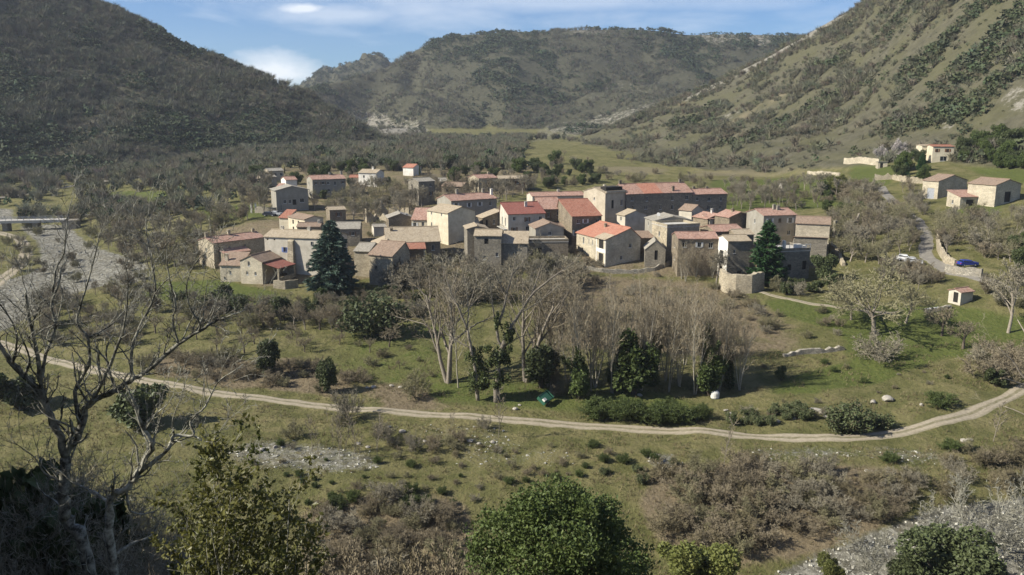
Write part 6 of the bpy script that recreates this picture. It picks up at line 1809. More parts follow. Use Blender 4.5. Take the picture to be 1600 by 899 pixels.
def mass(name, label, X, Y, Hs, kindf, tints, seed, blades=(34, 30), wide=1.):
    g = np.random.default_rng(seed)
    n = len(X)
    Z = gz(X, Y)
    tb, te = clump_templates('bare', 7, blades[0], seed), clump_templates('ever', 7, blades[1], seed + 1)
    tris, cols_ = [], []
    pick = g.integers(0, 7, n)
    rot = g.uniform(0, 6.28, n)
    wd = wide * g.uniform(.8, 1.3, n)
    for isE, tt in ((0, tb), (1, te)):
        for k in range(7):
            s = np.where((kindf == isE) & (pick == k))[0]
            if not len(s): continue
            t = tt[k]
            c, s_ = np.cos(rot[s])[:, None, None], np.sin(rot[s])[:, None, None]
            h_ = Hs[s][:, None, None]; ww = wd[s][:, None, None]
            x = (t[None, :, :, 0] * c - t[None, :, :, 1] * s_) * h_ * ww + X[s][:, None, None]
            y = (t[None, :, :, 0] * s_ + t[None, :, :, 1] * c) * h_ * ww + Y[s][:, None, None]
            z = t[None, :, :, 2] * h_ + Z[s][:, None, None] - .1
            tris.append(np.stack([x, y, z], -1).reshape(-1, 3, 3))
            cols_.append(np.repeat(tints[s], len(t), 0))
    me_ = soup(name, np.concatenate(tris), np.concatenate(cols_))
    o = obj(name, me_, M['woods'])
    return tag(o, label, 'woods', kind='stuff')


def lookup(field, x, y):
    j = np.clip(np.searchsorted(YR, y), 0, len(YR) - 1)
    i = np.clip(((x / (YR[j] + 40) + 1) / 2 * (len(UC) - 1)).astype(int), 0, len(UC) - 1)
    return field[j, i]


gW = np.random.default_rng(99)
def sample(n, y0, y1, u0, u1, hid):
    Y = np.sqrt(gW.uniform(y0 * y0, y1 * y1, n)); u = gW.uniform(u0, u1, n)
    X = u * Y
    ok = np.isin(lookup(HID, X, Y), hid)
    return X[ok], Y[ok]


def tint(n, base, var):
    b = np.array(base)[None] * gW.uniform(1 - var, 1 + var, (n, 1))
    return np.clip(b * (1 + gW.normal(0, .06, (n, 3))), .005, 1)


BARE, BARE2, EVER, EVER2 = (.168, .160, .118), (.200, .188, .138), (.048, .066, .034), (.064, .082, .042)
# left flank: bare oak scrub with dark evergreens
X, Y = sample(26000, 440, 800, -.75, .02, [1])
ev = fbm(X / 45, Y / 45, 90, 4)
px_, py_ = project(X, Y, gz(X, Y))
k = (gW.random(len(X)) < np.clip((ev - .52) * 9 + .16 + .2 * (py_ < 60), .03, .85)).astype(int)
H = np.where(k == 1, gW.uniform(3, 5.5, len(X)), gW.uniform(3.5, 6.5, len(X)))
T_ = np.where((k == 1)[:, None], tint(len(X), (.050, .066, .036), .18), tint(len(X), (.122, .122, .086), .13))  # bare tint lowered, putting the flank's grazing shade into the colour
keep = gW.random(len(X)) < np.clip(.95 - 1.5 * np.clip((fbm(X / 30, Y / 60, 12, 3) - .55), 0, 1) * (py_ > 120) * 3, .25, 1)
cl = fbm(X / 20, Y / 20, 47, 3); H = H * np.clip(.55 + 1.0 * (cl - .28) * 2, .6, 1.4)
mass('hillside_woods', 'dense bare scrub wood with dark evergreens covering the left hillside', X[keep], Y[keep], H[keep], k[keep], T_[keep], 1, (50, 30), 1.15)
# the far flank
X, Y = sample(42000, 740, 1420, -.40, .46, [2, 3])
ev = fbm(X / 90, Y / 90, 92, 4)
px_, py_ = project(X, Y, gz(X, Y))
top = np.clip((140 - py_) / 60, 0, 1)
k = (gW.random(len(X)) < np.clip((ev - .5) * 8 + .35 + .35 * top, .05, .97)).astype(int)
H = np.where(k == 1, gW.uniform(3.5, 6.5, len(X)), gW.uniform(4, 7, len(X)))
T_ = np.where((k == 1)[:, None], tint(len(X), (.052, .070, .038), .16), tint(len(X), (.120, .118, .084), .13))
open_ = np.clip((fbm(X / 60, Y / 60, 15, 4) - .5) * 4, 0, 1) * (1 - .75 * top)
rk = lookup(z_rock, X, Y)
keep = gW.random(len(X)) < np.clip(.97 - .55 * open_ - .5 * rk * (lookup(HID, X, Y) == 2), .1, 1)
cl = fbm(X / 24, Y / 24, 43, 3); keep &= gW.random(len(X)) < np.clip((cl - .28) * 6, .08, 1); H = H * np.clip(.5 + 1.1 * (cl - .3) * 2, .55, 1.5)
mass('hillside_scrub', 'dark evergreen scrub covering the far central mountain', X[keep], Y[keep], H[keep], k[keep], T_[keep], 2, (22, 22), 1.25)
X, Y = sample(9000, 1500, 1930, -.40, .1, [3])
k = np.ones(len(X), int); H = gW.uniform(4, 7, len(X)); keep = fbm(X / 40, Y / 40, 19, 3) > .42
mass('hillside_scrub', 'dark scrub on the distant rocky crag in the gap', X[keep], Y[keep], H[keep], k[keep], tint(len(X), (.050, .066, .040), .16)[keep], 5, (22, 22), 1.3)
# the right flank: open, with bands of scrub
X, Y = sample(95000, 225, 780, .0, .80, [4])
ev = fbm(X / 40, Y / 40, 94, 4)
px_, py_ = project(X, Y, gz(X, Y))
right = np.clip((px_ - 1380) / 160, 0, 1)
k = (gW.random(len(X)) < np.clip((ev - .58) * 6 + .03 + .36 * right + .25 * (py_ < 110) * (px_ < 1330), .01, .8)).astype(int)
H = np.where(k == 1, gW.uniform(1.4, 3.8, len(X)), gW.uniform(1.4, 4.2, len(X)))
T_ = np.where((k == 1)[:, None], tint(len(X), (.070, .084, .044), .18), tint(len(X), (.140, .135, .092), .14))
band = fbm(X / 55 + Y / 160, Y / 55, 16, 4)
open_ = np.clip((band - .44) * 5, 0, 1) * (1 - .6 * right)
meadow = ((py_ > 212) & (px_ < 1330)) * 1.
keep = gW.random(len(X)) < np.clip(.95 - .62 * open_ - .55 * meadow, .10, 1)
cl = fbm(X / 13, Y / 13, 41, 3); keep &= gW.random(len(X)) < np.clip((cl - .40) * 7, .04, 1); H = H * np.clip(.45 + 1.15 * (cl - .3) * 2, .5, 1.5) * np.exp(gW.normal(0, .22, len(X)))
mass('hillside_scrub', 'sparse grey scrub and evergreens scattered over the tan right hillside', X[keep], Y[keep], H[keep], k[keep], T_[keep], 3, (40, 24), 1.2)
# valley floor woods, left and centre
Y = np.sqrt(gW.uniform(300 ** 2, 760 ** 2, 9000)); X = Y * gW.uniform(-.75, .12, 9000)
hid = lookup(HID, X, Y)
px_, py_ = project(X, Y, gz(X, Y))
ok = (hid == 0) & (((px_ < 420) & (py_ < 350) & (py_ > 236) & (lookup(z_gravel, X, Y) < .15)) | ((px_ >= 420) & (px_ < 900) & (py_ < 268) & (py_ > 200)))
fld = zone([[(820, 220), (1010, 215), (1010, 268), (815, 262)], [(155, 303), (262, 300), (250, 318), (165, 320)], [(320, 322), (430, 318), (430, 340), (335, 344)]], 200, 800, 0)
ok &= lookup(fld, X, Y) < .4
ok &= gW.random(len(X)) < np.clip(1.1 - 1.6 * np.clip(fbm(X / 35, Y / 35, 18, 3) - .5, 0, 1) * 2, .2, 1)
X, Y = X[ok], Y[ok]
k = (gW.random(len(X)) < .2).astype(int)
bd = np.array([blocked(a, b, 2.) for a, b in zip(X, Y)])
X, Y, k = X[~bd], Y[~bd], k[~bd]
H = np.where(k == 1, gW.uniform(3.5, 6, len(X)), gW.uniform(4.5, 8, len(X)))
T_ = np.where((k == 1)[:, None], tint(len(X), EVER, .3), tint(len(X), (.150, .144, .102), .12))
mass('valley_woods', 'bare riverside wood filling the valley floor under the left hillside', X, Y, H, k, T_, 4, (120, 46))

# --- grass and stones
def patch_pts(n, y0, y1, umax):
    Y = np.sqrt(gW.uniform(y0 * y0, y1 * y1, n)); X = Y * gW.uniform(-umax, umax, n)
    return X, Y
X, Y = patch_pts(60000, 84, 235, .68)
g_ = lookup(z_green, X, Y); gv = lookup(z_gravel, X, Y); br = lookup(z_brown, X, Y)
tr = np.zeros(len(X), bool)
TP = np.array([(q.x, q.y) for q in TRACK]); 
for a in range(0, len(TP), 1): tr |= (X - TP[a, 0]) ** 2 + (Y - TP[a, 1]) ** 2 < 1.75 ** 2
hb = np.array([blocked(a, b, .2) if b > 165 else False for a, b in zip(X, Y)])
ok = ~tr & ~hb & (gW.random(len(X)) < np.clip(1 - gv * 1.1, .04, 1)) & (gW.random(len(X)) < np.clip(1.25 - 1.4 * fbm(X / 5, Y / 5, 33, 3), .1, 1))
X, Y, g_, br = X[ok], Y[ok], g_[ok], br[ok]
n_ = len(X)
Z = gz(X, Y)
nb = 4
H = gW.uniform(.10, .34, n_) * (1 + .5 * br) * (1 - .45 * np.clip(g_, 0, 1))
base = np.stack([X, Y, Z - .03], 1)[:, None, :] + gW.normal(size=(n_, nb, 3)) * np.array([.10, .10, .0])
az = gW.uniform(0, 6.28, (n_, nb))
lean = gW.uniform(.1, .9, (n_, nb))
tip = base + np.stack([np.cos(az) * lean, np.sin(az) * lean, np.ones((n_, nb))], -1) * H[:, None, None]
sd = np.stack([-np.sin(az), np.cos(az), np.zeros((n_, nb))], -1) * .035
tri = np.stack([base - sd, base + sd, tip], 2).reshape(-1, 3, 3)
dry, lush = tint(n_, (.175, .150, .078), .25), tint(n_, (.095, .125, .032), .22)
brn = tint(n_, (.150, .118, .075), .2)
f = np.clip(g_ * 1.1 + (fbm(X / 12, Y / 12, 55, 3) - .5) * 1.6 + .25, 0, 1)[:, None]
cc = dry * (1 - f) + lush * f
cc = cc * (1 - br[:, None] * .8) + brn * br[:, None] * .8
tag(obj('grass', soup('grass', tri, np.repeat(cc, nb, 0)), M['woods']), 'dry and green grass tufts over the valley meadows', 'grass', kind='stuff')

def tufts(name, label, n, y0, y1, hr, seed, cols3):
    X, Y = patch_pts(n, y0, y1, .70)
    ok = (lookup(z_gravel, X, Y) < .5) & (fbm(X / 3, Y / 3, seed, 3) > .52) & (gW.random(len(X)) < .75)
    for a in range(0, len(TP), 1): ok &= (X - TP[a, 0]) ** 2 + (Y - TP[a, 1]) ** 2 > 2.1 ** 2
    X, Y = X[ok], Y[ok]; m_ = len(X); nb = 7
    H = gW.uniform(hr[0], hr[1], m_)
    base = np.stack([X, Y, gz(X, Y) - .03], 1)[:, None, :] + gW.normal(size=(m_, nb, 3)) * np.array([.07, .07, 0])
    az, lean = gW.uniform(0, 6.28, (m_, nb)), gW.uniform(.1, .8, (m_, nb))
    tip = base + np.stack([np.cos(az) * lean, np.sin(az) * lean, np.ones((m_, nb))], -1) * H[:, None, None]
    sd = np.stack([-np.sin(az), np.cos(az), np.zeros((m_, nb))], -1) * .022
    cc = np.array(cols3)[gW.integers(0, len(cols3), m_)] * gW.uniform(.8, 1.2, (m_, 1))
    tag(obj(name, soup(name, np.stack([base - sd, base + sd, tip], 2).reshape(-1, 3, 3), np.repeat(cc, nb, 0)), M['woods']), label, 'grass', kind='stuff')
tufts('dry_grass', 'taller dead grass tussocks and green tufts near the track', 42000, 84, 150, (.2, .6), 71, [(.24, .205, .115), (.20, .165, .09), (.085, .10, .035), (.15, .115, .07)])

def stones(name, label, X, Y, size, seed, mat, squash=.65, tone=1.):
    g = np.random.default_rng(seed)
    n = len(X)
    oc = np.array([[1, 0, 0], [0, 1, 0], [-1, 0, 0], [0, -1, 0], [0, 0, 1], [0, 0, -1]], float)
    fc = np.array([[0, 1, 4], [1, 2, 4], [2, 3, 4], [3, 0, 4], [1, 0, 5], [2, 1, 5], [3, 2, 5], [0, 3, 5]])
    v = oc[None] * g.uniform(.6, 1.3, (n, 6, 1)) + g.normal(size=(n, 6, 3)) * .25
    v *= size[:, None, None] * np.array([1, 1, squash])
    v += np.stack([X, Y, gz(X, Y) + size * .15], 1)[:, None]
    t = v[:, fc].reshape(-1, 3, 3)
    c = np.repeat(np.clip(np.array([[.30, .29, .25]]) * tone * g.uniform(.55, 1.25, (n, 1)), 0, .6), 8, 0)
    return tag(obj(name, soup(name, t, c), M[mat]), label, 'stones', kind='stuff')
X, Y = patch_pts(90000, 82, 128, .70)
gv = lookup(z_gravel, X, Y)
ok = (gW.random(len(X)) < (gv - .25) * .62) & ~np.array([(TP[:, 0] - a).__pow__(2).__add__((TP[:, 1] - b) ** 2).min() < 4 for a, b in zip(X, Y)])
X, Y = X[ok], Y[ok]
stones('river_stones', 'pale loose stones strewn over the gravel beds near the track', X, Y, .05 + .22 * gW.random(len(X)) ** 3, 3, 'woods', tone=1.45)
X, Y = patch_pts(60000, 195, 380, .66)
gv = lookup(z_gravel, X, Y)
ok = (gW.random(len(X)) < (gv - .3) * .5) & (X < -30)
X, Y = X[ok], Y[ok]
stones('river_stones', 'pale stones covering the dry riverbed by the bridge', X, Y, .12 + .35 * gW.random(len(X)) ** 3, 4, 'woods')
# ================================================================== walls, bridge, cars and small things
def wall_line(name, label, pix, h, thick=.5, mat='drystone', group=None, top=None, cat='wall', seed=0, ragged=.18):
    """stone wall along a line of ground pixels; top = pixel rows of its crest (else height h)"""
    r = random.Random(seed + len(label))
    c = [G(*q) for q in pix]
    b0 = c[0].copy()
    out = []
    for i in range(len(c) - 1):
        k = max(1, int((c[i + 1] - c[i]).length / .8))
        for j in range(k): out.append((c[i].lerp(c[i + 1], j / k), i + j / k))
    out.append((c[-1], len(c) - 1))
    v, f = [], []
    for i, (p, t) in enumerate(out):
        a, b = out[max(i - 1, 0)][0], out[min(i + 1, len(out) - 1)][0]
        d = (b - a); d.z = 0; d.normalize(); s = Vector((d.y, -d.x, 0)) * thick / 2
        z = float(gz(p.x, p.y))
        hh = h if not hasattr(h, '__len__') else np.interp(t, range(len(h)), h)
        hh = hh * (1 + r.uniform(-ragged, ragged))
        for q, zz in ((p - s * 1.15, z - .5), (p - s * .9, z + hh + r.uniform(-.05, .05)), (p + s * .9, z + hh + r.uniform(-.05, .05)), (p + s * 1.15, z - .5)):
            v.append((q.x - b0.x, q.y - b0.y, zz - b0.z))
    for i in range(len(out) - 1):
        for k in range(3):
            f.append((i * 4 + k, i * 4 + k + 1, i * 4 + 5 + k, i * 4 + 4 + k)[::-1])
    n4 = (len(out) - 1) * 4
    f += [(0, 1, 2, 3), (n4 + 3, n4 + 2, n4 + 1, n4)]
    mb = MB(); mb.add(v, f)
    o = mb.build(name, M[mat]); o.location = b0
    return tag(o, label, cat, group)


wall_line('stone_wall', 'low dry-stone wall curving below the red-roofed villa and chapel', [(884, 406), (905, 419), (940, 425), (985, 427), (1022, 423), (1052, 413)], .9)
wall_line('retaining_wall', 'high rounded stone retaining wall under the white tower house', [(1127, 448), (1134, 456), (1150, 459), (1172, 458), (1190, 452)], 4.2, 1.2, 'stone', ragged=.05)
wall_line('ruined_wall', 'tumbled low stone wall in the meadow above the grove shadow', [(1224, 557), (1250, 553), (1282, 551), (1318, 546)], .6, .8, ragged=.6)
wall_line('garden_wall', 'sunlit garden wall right of the pink-roofed porch', [(428, 450), (446, 452), (466, 449)], 1.9, .5, 'stone', ragged=.06)
wall_line('retaining_wall', 'long pale terrace wall high on the slope, ending at the stone hut', [(1319, 256), (1345, 255), (1374, 258)], 2.4, .7, 'stone_pale', ragged=.08)
wall_line('retaining_wall', 'crumbling terrace wall at the top of the right-hand road', [(1366, 282), (1395, 280), (1425, 286), (1450, 287)], 1.8, .7, 'stone', ragged=.3)
wall_line('retaining_wall', 'short pale terrace wall below the slope hut', [(1262, 272), (1290, 274), (1312, 276)], 1.3, .7, 'stone_pale', ragged=.2)
wall_line('roadside_wall', 'stone wall along the outer bend of the right-hand road', [(1464, 372), (1466, 392), (1476, 410), (1492, 421)], 1.9, .6, 'stone', ragged=.15)
wall_line('retaining_wall', 'dark stone terrace wall carrying the blue car', [(1478, 424), (1505, 430), (1534, 432)], 1.7, .8, 'drystone', ragged=.12)
wall_line('stone_wall', 'low stone wall in the grass near the garden hut', [(1446, 489), (1470, 485), (1486, 482)], .7, .6, ragged=.3)
wall_line('garden_wall', 'grey garden wall with open yard left of the wide grey gable', [(399, 333), (412, 334), (432, 335)], 2.2, .4, 'stone_grey', ragged=.05)
wall_line('ruined_wall', 'broken pale wall of a roofless ruin behind the small dark-gabled house', [(572, 348), (590, 344), (606, 346)], [3.2, 1.4, 2.2], .7, 'stone', ragged=.4)
wall_line('ruined_wall', 'tall fragment of the roofless ruin, with rounded top', [(586, 338), (596, 337), (606, 336)], [1.0, 4.2, 1.2], .8, 'stone', ragged=.2)
wall_line('ruined_wall', 'low rubble wall right of the roofless ruin', [(608, 334), (622, 333), (640, 334)], [2.2, 1.2, 1.6], .7, 'stone', ragged=.5)
wall_line('ruined_wall', 'grey ivy-less ruin wall right of the green leafy tree by the village', [(1302, 372), (1322, 368), (1340, 366)], [4., 2.4, 5.], .8, 'stone_grey', ragged=.3)
wall_line('stone_wall', 'stone steps wall running down right of the rightmost village barn', [(1297, 388), (1310, 402), (1318, 416)], [1.8, 1.3, .8], .8, 'stone', ragged=.2)
house('R5', 'stone_hut', 'tiny flat stone hut with black doorway at the end of the long terrace wall', (1372, 254), 2.4, 1387, -10, D=3.5, ridge='shed_b', pitch=.08, roof='t_grey', wall='stone_pale', wins=[('f', .4, .3, 1.1, 1.8, 'void')], cat='hut', noise=.01)
for px, l_ in ((393, 'left white pillar of the yard gateway beside the grey gable'), (400, 'right white pillar of the yard gateway beside the grey gable')):
    p = G(px, 333)
    mb = MB(); mb.box(-.25, -.25, -.4, .25, .25, 3.2); mb.box(-.33, -.33, 3.2, .33, .33, 3.4)
    o = mb.build('gate_pillar', M['white']); o.location = p; tag(o, l_, 'pillar')
h = HOUSES['A21']; mb = MB()
mb.tube([(h['W'] * .12, h['D'] * .1, h['H'] + .2), (h['W'] * .12, h['D'] * .1, h['H'] + 1.6)], .04, 5)
mb.tube([(h['W'] * .12, h['D'] * .1 - .12, h['H'] + 1.6), (h['W'] * .12, h['D'] * .1 - .2, h['H'] + 1.62), (h['W'] * .12, h['D'] * .1 - .3, h['H'] + 1.66)], [.12, .42, .5], 12)
mb.build('satellite_dish', M['white'], h['root'])
h = HOUSES['A33']; mb = MB()
for i in range(9): mb.box(h['W'] * i / 8 - .05, -.02, h['H'] + .752, h['W'] * i / 8 + .05, .08, h['H'] + 1.5)
mb.box(-.06, -.02, h['H'] + 1.5, h['W'] + .06, .08, h['H'] + 1.6); mb.build('railing', M['white'], h['root'])
for x_, w_, hh in ((.28, .5, 2.2), (.62, 1.6, 1.3), (.85, .8, .9)):
    mb = MB(); mb.box(h['W'] * x_, 1.2, h['H'] + .14, h['W'] * x_ + w_, 2.0, h['H'] + .14 + hh); mb.build('terrace_block', M['white'], h['root'])

# ---- bridge over the dry river
A, B_ = P(-90, 346.5, 316), P(104, 343, 324)
rt = empty('road_bridge', A, math.atan2(B_.y - A.y, B_.x - A.x), 'grey concrete bridge with two piers across the dry riverbed at the left', 'bridge')
Lb = (B_ - A).length
mb = MB(); mb.box(0, -2.4, -.9, Lb, 2.4, -.02); mb.box(-.1, -2.6, -.25, Lb + .1, 2.6, .12); mb.build('deck', M['conc'], rt)
for s in (-2.5, 2.35):
    mb = MB()
    for z in (.55, 1.0): mb.box(0, s, z, Lb, s + .08, z + .08)
    for i in range(22): mb.box(Lb * i / 21 - .05, s, .12, Lb * i / 21 + .05, s + .1, 1.0)
    mb.build('railing', M['woodgrey'], rt)
for px in (10, 54):
    x = (P(px, 350, 320) - A).length
    g = float(gz(*(A + (B_ - A) * (x / Lb)).xy)) - A.z
    mb = MB(); mb.box(x - .9, -2.1, g - 1, x + .9, 2.1, -.9); mb.box(x - 1.1, -2.3, -1.3, x + 1.1, 2.3, -.91); mb.build('pier', M['stone_grey'], rt)
mb = MB(); mb.box(Lb - 1, -2.8, -5, Lb + 4, 2.8, -.26); mb.build('abutment', M['stone_grey'], rt)

# ---- cars
def m_paint(name, c):
    n = N(name); n.col(c); n.b.inputs['Roughness'].default_value = .28; n.b.inputs['Coat Weight'].default_value = .5
    return n.m
M['p_white'] = m_paint('white_car_paint', (.70, .70, .69)); M['p_blue'] = m_paint('blue_car_paint', (.02, .045, .28)); M['p_dark'] = m_paint('dark_car_paint', (.03, .035, .05)); M['p_silver'] = m_paint('silver_car_paint', (.40, .41, .42))
n = N('lamp_glass'); n.col((.7, .7, .68)); n.b.inputs['Roughness'].default_value = .15; M['lamp'] = n.m
n = N('red_lamp_glass'); n.col((.35, .02, .02)); n.b.inputs['Roughness'].default_value = .2; M['redlamp'] = n.m


def car(p, rz, paint, label, L=4.1, van=False):
    rt = empty('parked_car', p, rz, label, 'car')
    W = 1.68
    roofz = 1.75 if van else 1.45
    prof = [(-L / 2, .35), (-L / 2, .8), (-L / 2 + .08, .92), (-L * .22, .98), (-L * .22 + .02, .99), (L * .46, 1.0), (L / 2, .95), (L / 2, .35)]    # front is -x
    def ext(pr, w0, w1=None, name='body', mat=paint, par=rt, z_in=0):
        mb = MB(); n_ = len(pr)
        zt = max(z for _, z in pr)
        vs = []
        for s in (-1, 1):
            for x, z in pr:
                k = w0 if z < 1.0 else (w1 or w0)
                vs.append((x, s * k / 2, z))
        fs = [tuple(range(n_))[::-1] if False else tuple(range(n_)), tuple(range(n_, 2 * n_))[::-1]]
        for i in range(n_): fs.append((i, n_ + i, n_ + (i + 1) % n_, (i + 1) % n_)[::-1] if False else ((i + 1) % n_, n_ + (i + 1) % n_, n_ + i, i))
        mb.add(vs, fs)
        return mb.build(name, M[mat], par)
    b = ext(prof, W)
    cab = [(-L * .24, .985), (-L * .09, roofz - .03), (-L * .02, roofz), (L * .33, roofz), (L * (.47 if van else .44), 1.0 if not van else 1.05)]
    ext(cab, W - .04, W - .34, 'cabin', paint)
    win = [(-L * .185, 1.04), (-L * .085, roofz - .11), (L * .31, roofz - .11), (L * .38, 1.04)]
    mb = MB()
    for s in (-1, 1):
        v = []
        for x, z in win:
            k = (W - .04) / 2 + ((W - .34) - (W - .04)) / 2 * (1 if z > 1.1 else .03)
            v.append((x, s * (k + .012), z))
        mb.add(v, [(0, 1, 2, 3) if s < 0 else (3, 2, 1, 0)])
    wd = (W - .34) / 2 - .06
    mb.add([(-L * .232 - .012, -wd - .1, 1.03), (-L * .232 - .012, wd + .1, 1.03), (-L * .10 - .012, wd, roofz - .07), (-L * .10 - .012, -wd, roofz - .07)], [(3, 2, 1, 0)])
    mb.add([(L * .43 + .012, -wd - .08, 1.08), (L * .43 + .012, wd + .08, 1.08), (L * .345 + .015, wd, roofz - .07), (L * .345 + .015, -wd, roofz - .07)], [(0, 1, 2, 3)])
    mb.build('windows', M['glass'], rt)
    for x in (-L * .31, L * .30):
        for s in (-1, 1):
            mb = MB(); mb.tube([(x, s * (W / 2 - .17), .31), (x, s * (W / 2 + .015), .31)], .31, 14); wh = mb.build('wheel', M['rubber'], rt)
            mb = MB(); mb.tube([(x, s * (W / 2 + .01), .31), (x, s * (W / 2 + .03), .31)], .19, 10); mb.build('rim', M['p_silver'], wh)
    for s in (-1, 1):
        mb = MB(); mb.box(-L / 2 - .02, s * .62 - .18, .66, -L / 2 + .02, s * .62 + .18, .82); mb.build('headlight', M['lamp'], rt)
        mb = MB(); mb.box(L / 2 - .02, s * .68 - .12, .68, L / 2 + .02, s * .68 + .12, .9); mb.build('tail_light', M['redlamp'], rt)
    mb = MB(); mb.box(-L / 2 - .06, -W / 2 + .04, .32, -L / 2 - .001, W / 2 - .04, .52); mb.box(L / 2 + .001, -W / 2 + .04, .32, L / 2 + .06, W / 2 - .04, .52); mb.build('bumper', M['rubber'], rt)
    return rt


def car_at(px, py, rz, *a, lift=0., **k):
    p = G(px, py); p.z += lift
    return car(p, R(rz), *a, **k)
car_at(1414, 408, 155, 'p_white', 'white parked car, left one of the pair by the right-hand road', lift=.1)
car_at(1427, 413, 150, 'p_silver', 'silver parked car close behind the white one by the right-hand road', lift=.1)
car_at(1511, 420, 188, 'p_blue', 'blue parked car on the stone terrace at the right', L=4.3, lift=.6)
car_at(421, 338, 175, 'p_dark', 'dark parked car below the wide grey gable', lift=.05)
car_at(432, 337, 165, 'p_silver', 'pale parked car partly behind the dark one below the grey gable', L=3.8, lift=.05)

# ---- tipped green trailer, white tank, hives, boulders, standing stone
p = G(851, 631)
M['p_green'] = m_plain('faded_green_paint', (.035, .115, .075), .5)
rt = empty('garden_trailer', p, R(62), 'green farm trailer tipped on its side beside the big forked tree', 'trailer')
T_ = Matrix.Translation((0, 0, .85)) @ Matrix.Rotation(R(38), 4, 'X') @ Matrix.Rotation(R(-10), 4, 'Y')
mb = MB(); mb.box(-1.35, -.8, -.06, 1.35, .8, .02, T_)
mb.box(-1.35, -.8, .02, 1.35, -.74, .55, T_); mb.box(-1.35, .74, .02, 1.35, .8, .55, T_); mb.box(-1.35, -.74, .02, -1.29, .74, .55, T_); mb.box(1.29, -.74, .02, 1.35, .74, .55, T_)
for i in range(5): mb.box(-1.2 + i * .58, -.84, .0, -1.12 + i * .58, -.80, .55, T_)
mb.build('box_body', M['p_green'], rt)
mb = MB(); mb.box(-1.30, -.70, .45, .9, .70, .50, T_); mb.build('cover', M['p_green'], rt)
for s in (-1, 1):
    mb = MB(); mb.tube([T_ @ Vector((0, s * .82, -.25)), T_ @ Vector((0, s * 1.0, -.25))], .34, 14); wh = mb.build('wheel', M['rubber'], rt)
    mb = MB(); mb.tube([T_ @ Vector((0, s * .99, -.25)), T_ @ Vector((0, s * 1.02, -.25))], .17, 10); mb.build('rim', M['p_silver'], wh)
mb = MB(); mb.tube([T_ @ Vector((1.3, 0, -.05)), T_ @ Vector((2.3, 0, -.1))], .05, 6); mb.build('drawbar', M['iron'], rt)
q = T_ @ Vector((-.95, -.25, .50)); mb = MB(); mb.box(-.38, -.25, -.02, .38, .25, .26, Matrix.Translation(q) @ Matrix.Rotation(R(38), 4, 'X'))
o = mb.build('plastic_crate', M['white']); o.location = p; o.rotation_euler = (0, 0, R(62)); tag(o, 'white plastic crate lying on the tipped green trailer', 'crate')
p = G(1117, 622)
rt = empty('water_tank', p, R(20), 'ribbed pale plastic water tank at the right foot of the grove', 'tank')
mb = MB(); mb.tube([(0, 0, 0), (0, 0, .12), (0, 0, .95), (0, 0, 1.2), (0, 0, 1.32)], [.66, .70, .70, .5, .22], 16); tk = mb.build('tank_body', M['shut_pale'], rt, False)
for z in (.25, .5, .75):
    mb = MB(); mb.tube([(0, 0, z), (0, 0, z + .06)], .725, 16); mb.build('rib', M['white'], tk)
mb = MB(); mb.tube([(0, 0, 1.322), (0, 0, 1.42)], .2, 12); mb.build('lid', M['p_dark'], rt)

def boulder_mesh(seed):
    r = random.Random(seed)
    import bmesh
    bm = bmesh.new()
    bmesh.ops.create_icosphere(bm, subdivisions=2, radius=1)
    fx, fy, fz = r.uniform(.8, 1.3), r.uniform(.6, 1.), r.uniform(.4, .75)
    cuts = [(rv(r).normalized(), r.uniform(.55, .85)) for _ in range(7)]
    for v in bm.verts:
        for nrm, d in cuts:
            e_ = v.co.dot(nrm) - d
            if e_ > 0: v.co -= nrm * e_
        v.co = Vector((v.co.x * fx, v.co.y * fy, v.co.z * fz + .25)) * (1 + r.uniform(-.05, .05))
    me_ = bpy.data.meshes.new('boulder'); bm.to_mesh(me_); bm.free()
    me_.materials.append(M['rock'])
    return me_
BM_ = [boulder_mesh(i) for i in range(5)]
rb = random.Random(12)
def boulder(px, py, s, label, group=None):
    p = G(px, py)
    o = obj('boulder', rb.choice(BM_)); o.location = p; o.scale = (s, s, s); o.rotation_euler = (0, 0, rb.uniform(0, 6.28))
    return tag(o, label, 'boulder', group)
boulder(1388, 626, 1.15, 'largest pale boulder, on the bank above the bend of the track')
boulder(1364, 630, .75, 'pale boulder just left of the largest one above the track bend')
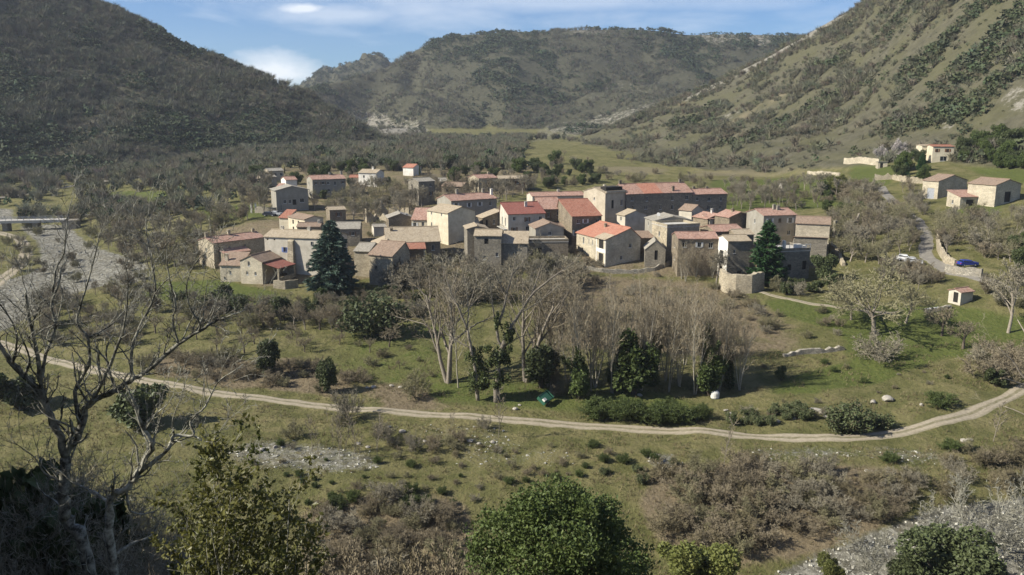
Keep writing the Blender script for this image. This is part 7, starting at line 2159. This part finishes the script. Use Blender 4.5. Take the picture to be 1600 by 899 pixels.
for a, b, s in ((1225, 639, .55), (1275, 642, .8), (1284, 646, .6), (1262, 648, .5), (1140, 648, .5), (1165, 652, .55), (1190, 656, .6), (1215, 660, .5), (1240, 655, .45), (1134, 642, .4), (1205, 648, .4), (1290, 652, .45), (1440, 634, .5), (1342, 634, .45)):
    boulder(a, b, s, 'pale stone in the tumbled row on the bank between grove and track bend', 'tumbled stones on the bank')
for a, b, s in ((584, 606, .55), (574, 607, .4), (612, 604, .5), (626, 606, .4), (648, 608, .4), (805, 640, .55), (812, 634, .35), (1000, 619, .6)):
    boulder(a, b, s, 'pale stone lying in the olive meadow just above the track', 'stones in the olive meadow')
for a, b, s in ((608, 668, .4), (628, 676, .55), (664, 690, .35), (735, 690, .5), (748, 694, .4), (770, 692, .4), (560, 694, .4), (575, 700, .45), (430, 700, .5), (408, 704, .5), (1030, 726, .45), (1018, 718, .4), (1355, 738, .5), (1392, 756, .5), (1376, 750, .4), (1505, 690, .5), (1515, 688, .4)):
    boulder(a, b, s, 'small pale stone in the grass below the track', 'stones below the track')
p = G(1220, 300)
mb = MB(); mb.tube([(0, 0, -.3), (.05, 0, 1.2), (0, 0, 2.6), (.03, 0, 3.2)], [.85, .95, .7, .3], 8)
o = mb.build('standing_stone', M['rock']); o.location = p; tag(o, 'pale standing stone in the green field behind the village', 'stone')
p = G(1470, 490)
for i in range(6):
    q = G(1448 + i * 6.5, 487.5 - i * .8)
    rt = empty('beehive', q, R(12), 'grey wooden beehive in the row beside the garden hut meadow', 'beehive', 'row of beehives')
    mb = MB(); mb.box(-.28, -.28, .12, .28, .28, .62); mb.box(-.22, -.22, -.1, .22, .22, .119); mb.build('hive_body', M['wood'], rt)
    mb = MB(); mb.box(-.32, -.32, .621, .32, .32, .7); mb.build('lid', M['p_silver'], rt)
# unseen trees added left of the view to throw shade on the near slope
for i, (x, y, H) in enumerate(((-15, 9, 9), (-19, 13, 11), (-23, 18, 13), (-27, 23, 14), (-32, 28, 15), (-22, 6, 9), (-34, 20, 15), (-28, 14, 13))):
    put('evergreen_tree', x, y, H, 'dark evergreen tree on the near slope, shading the bottom left', 'evergreens of the near slope', 1.1, 0)
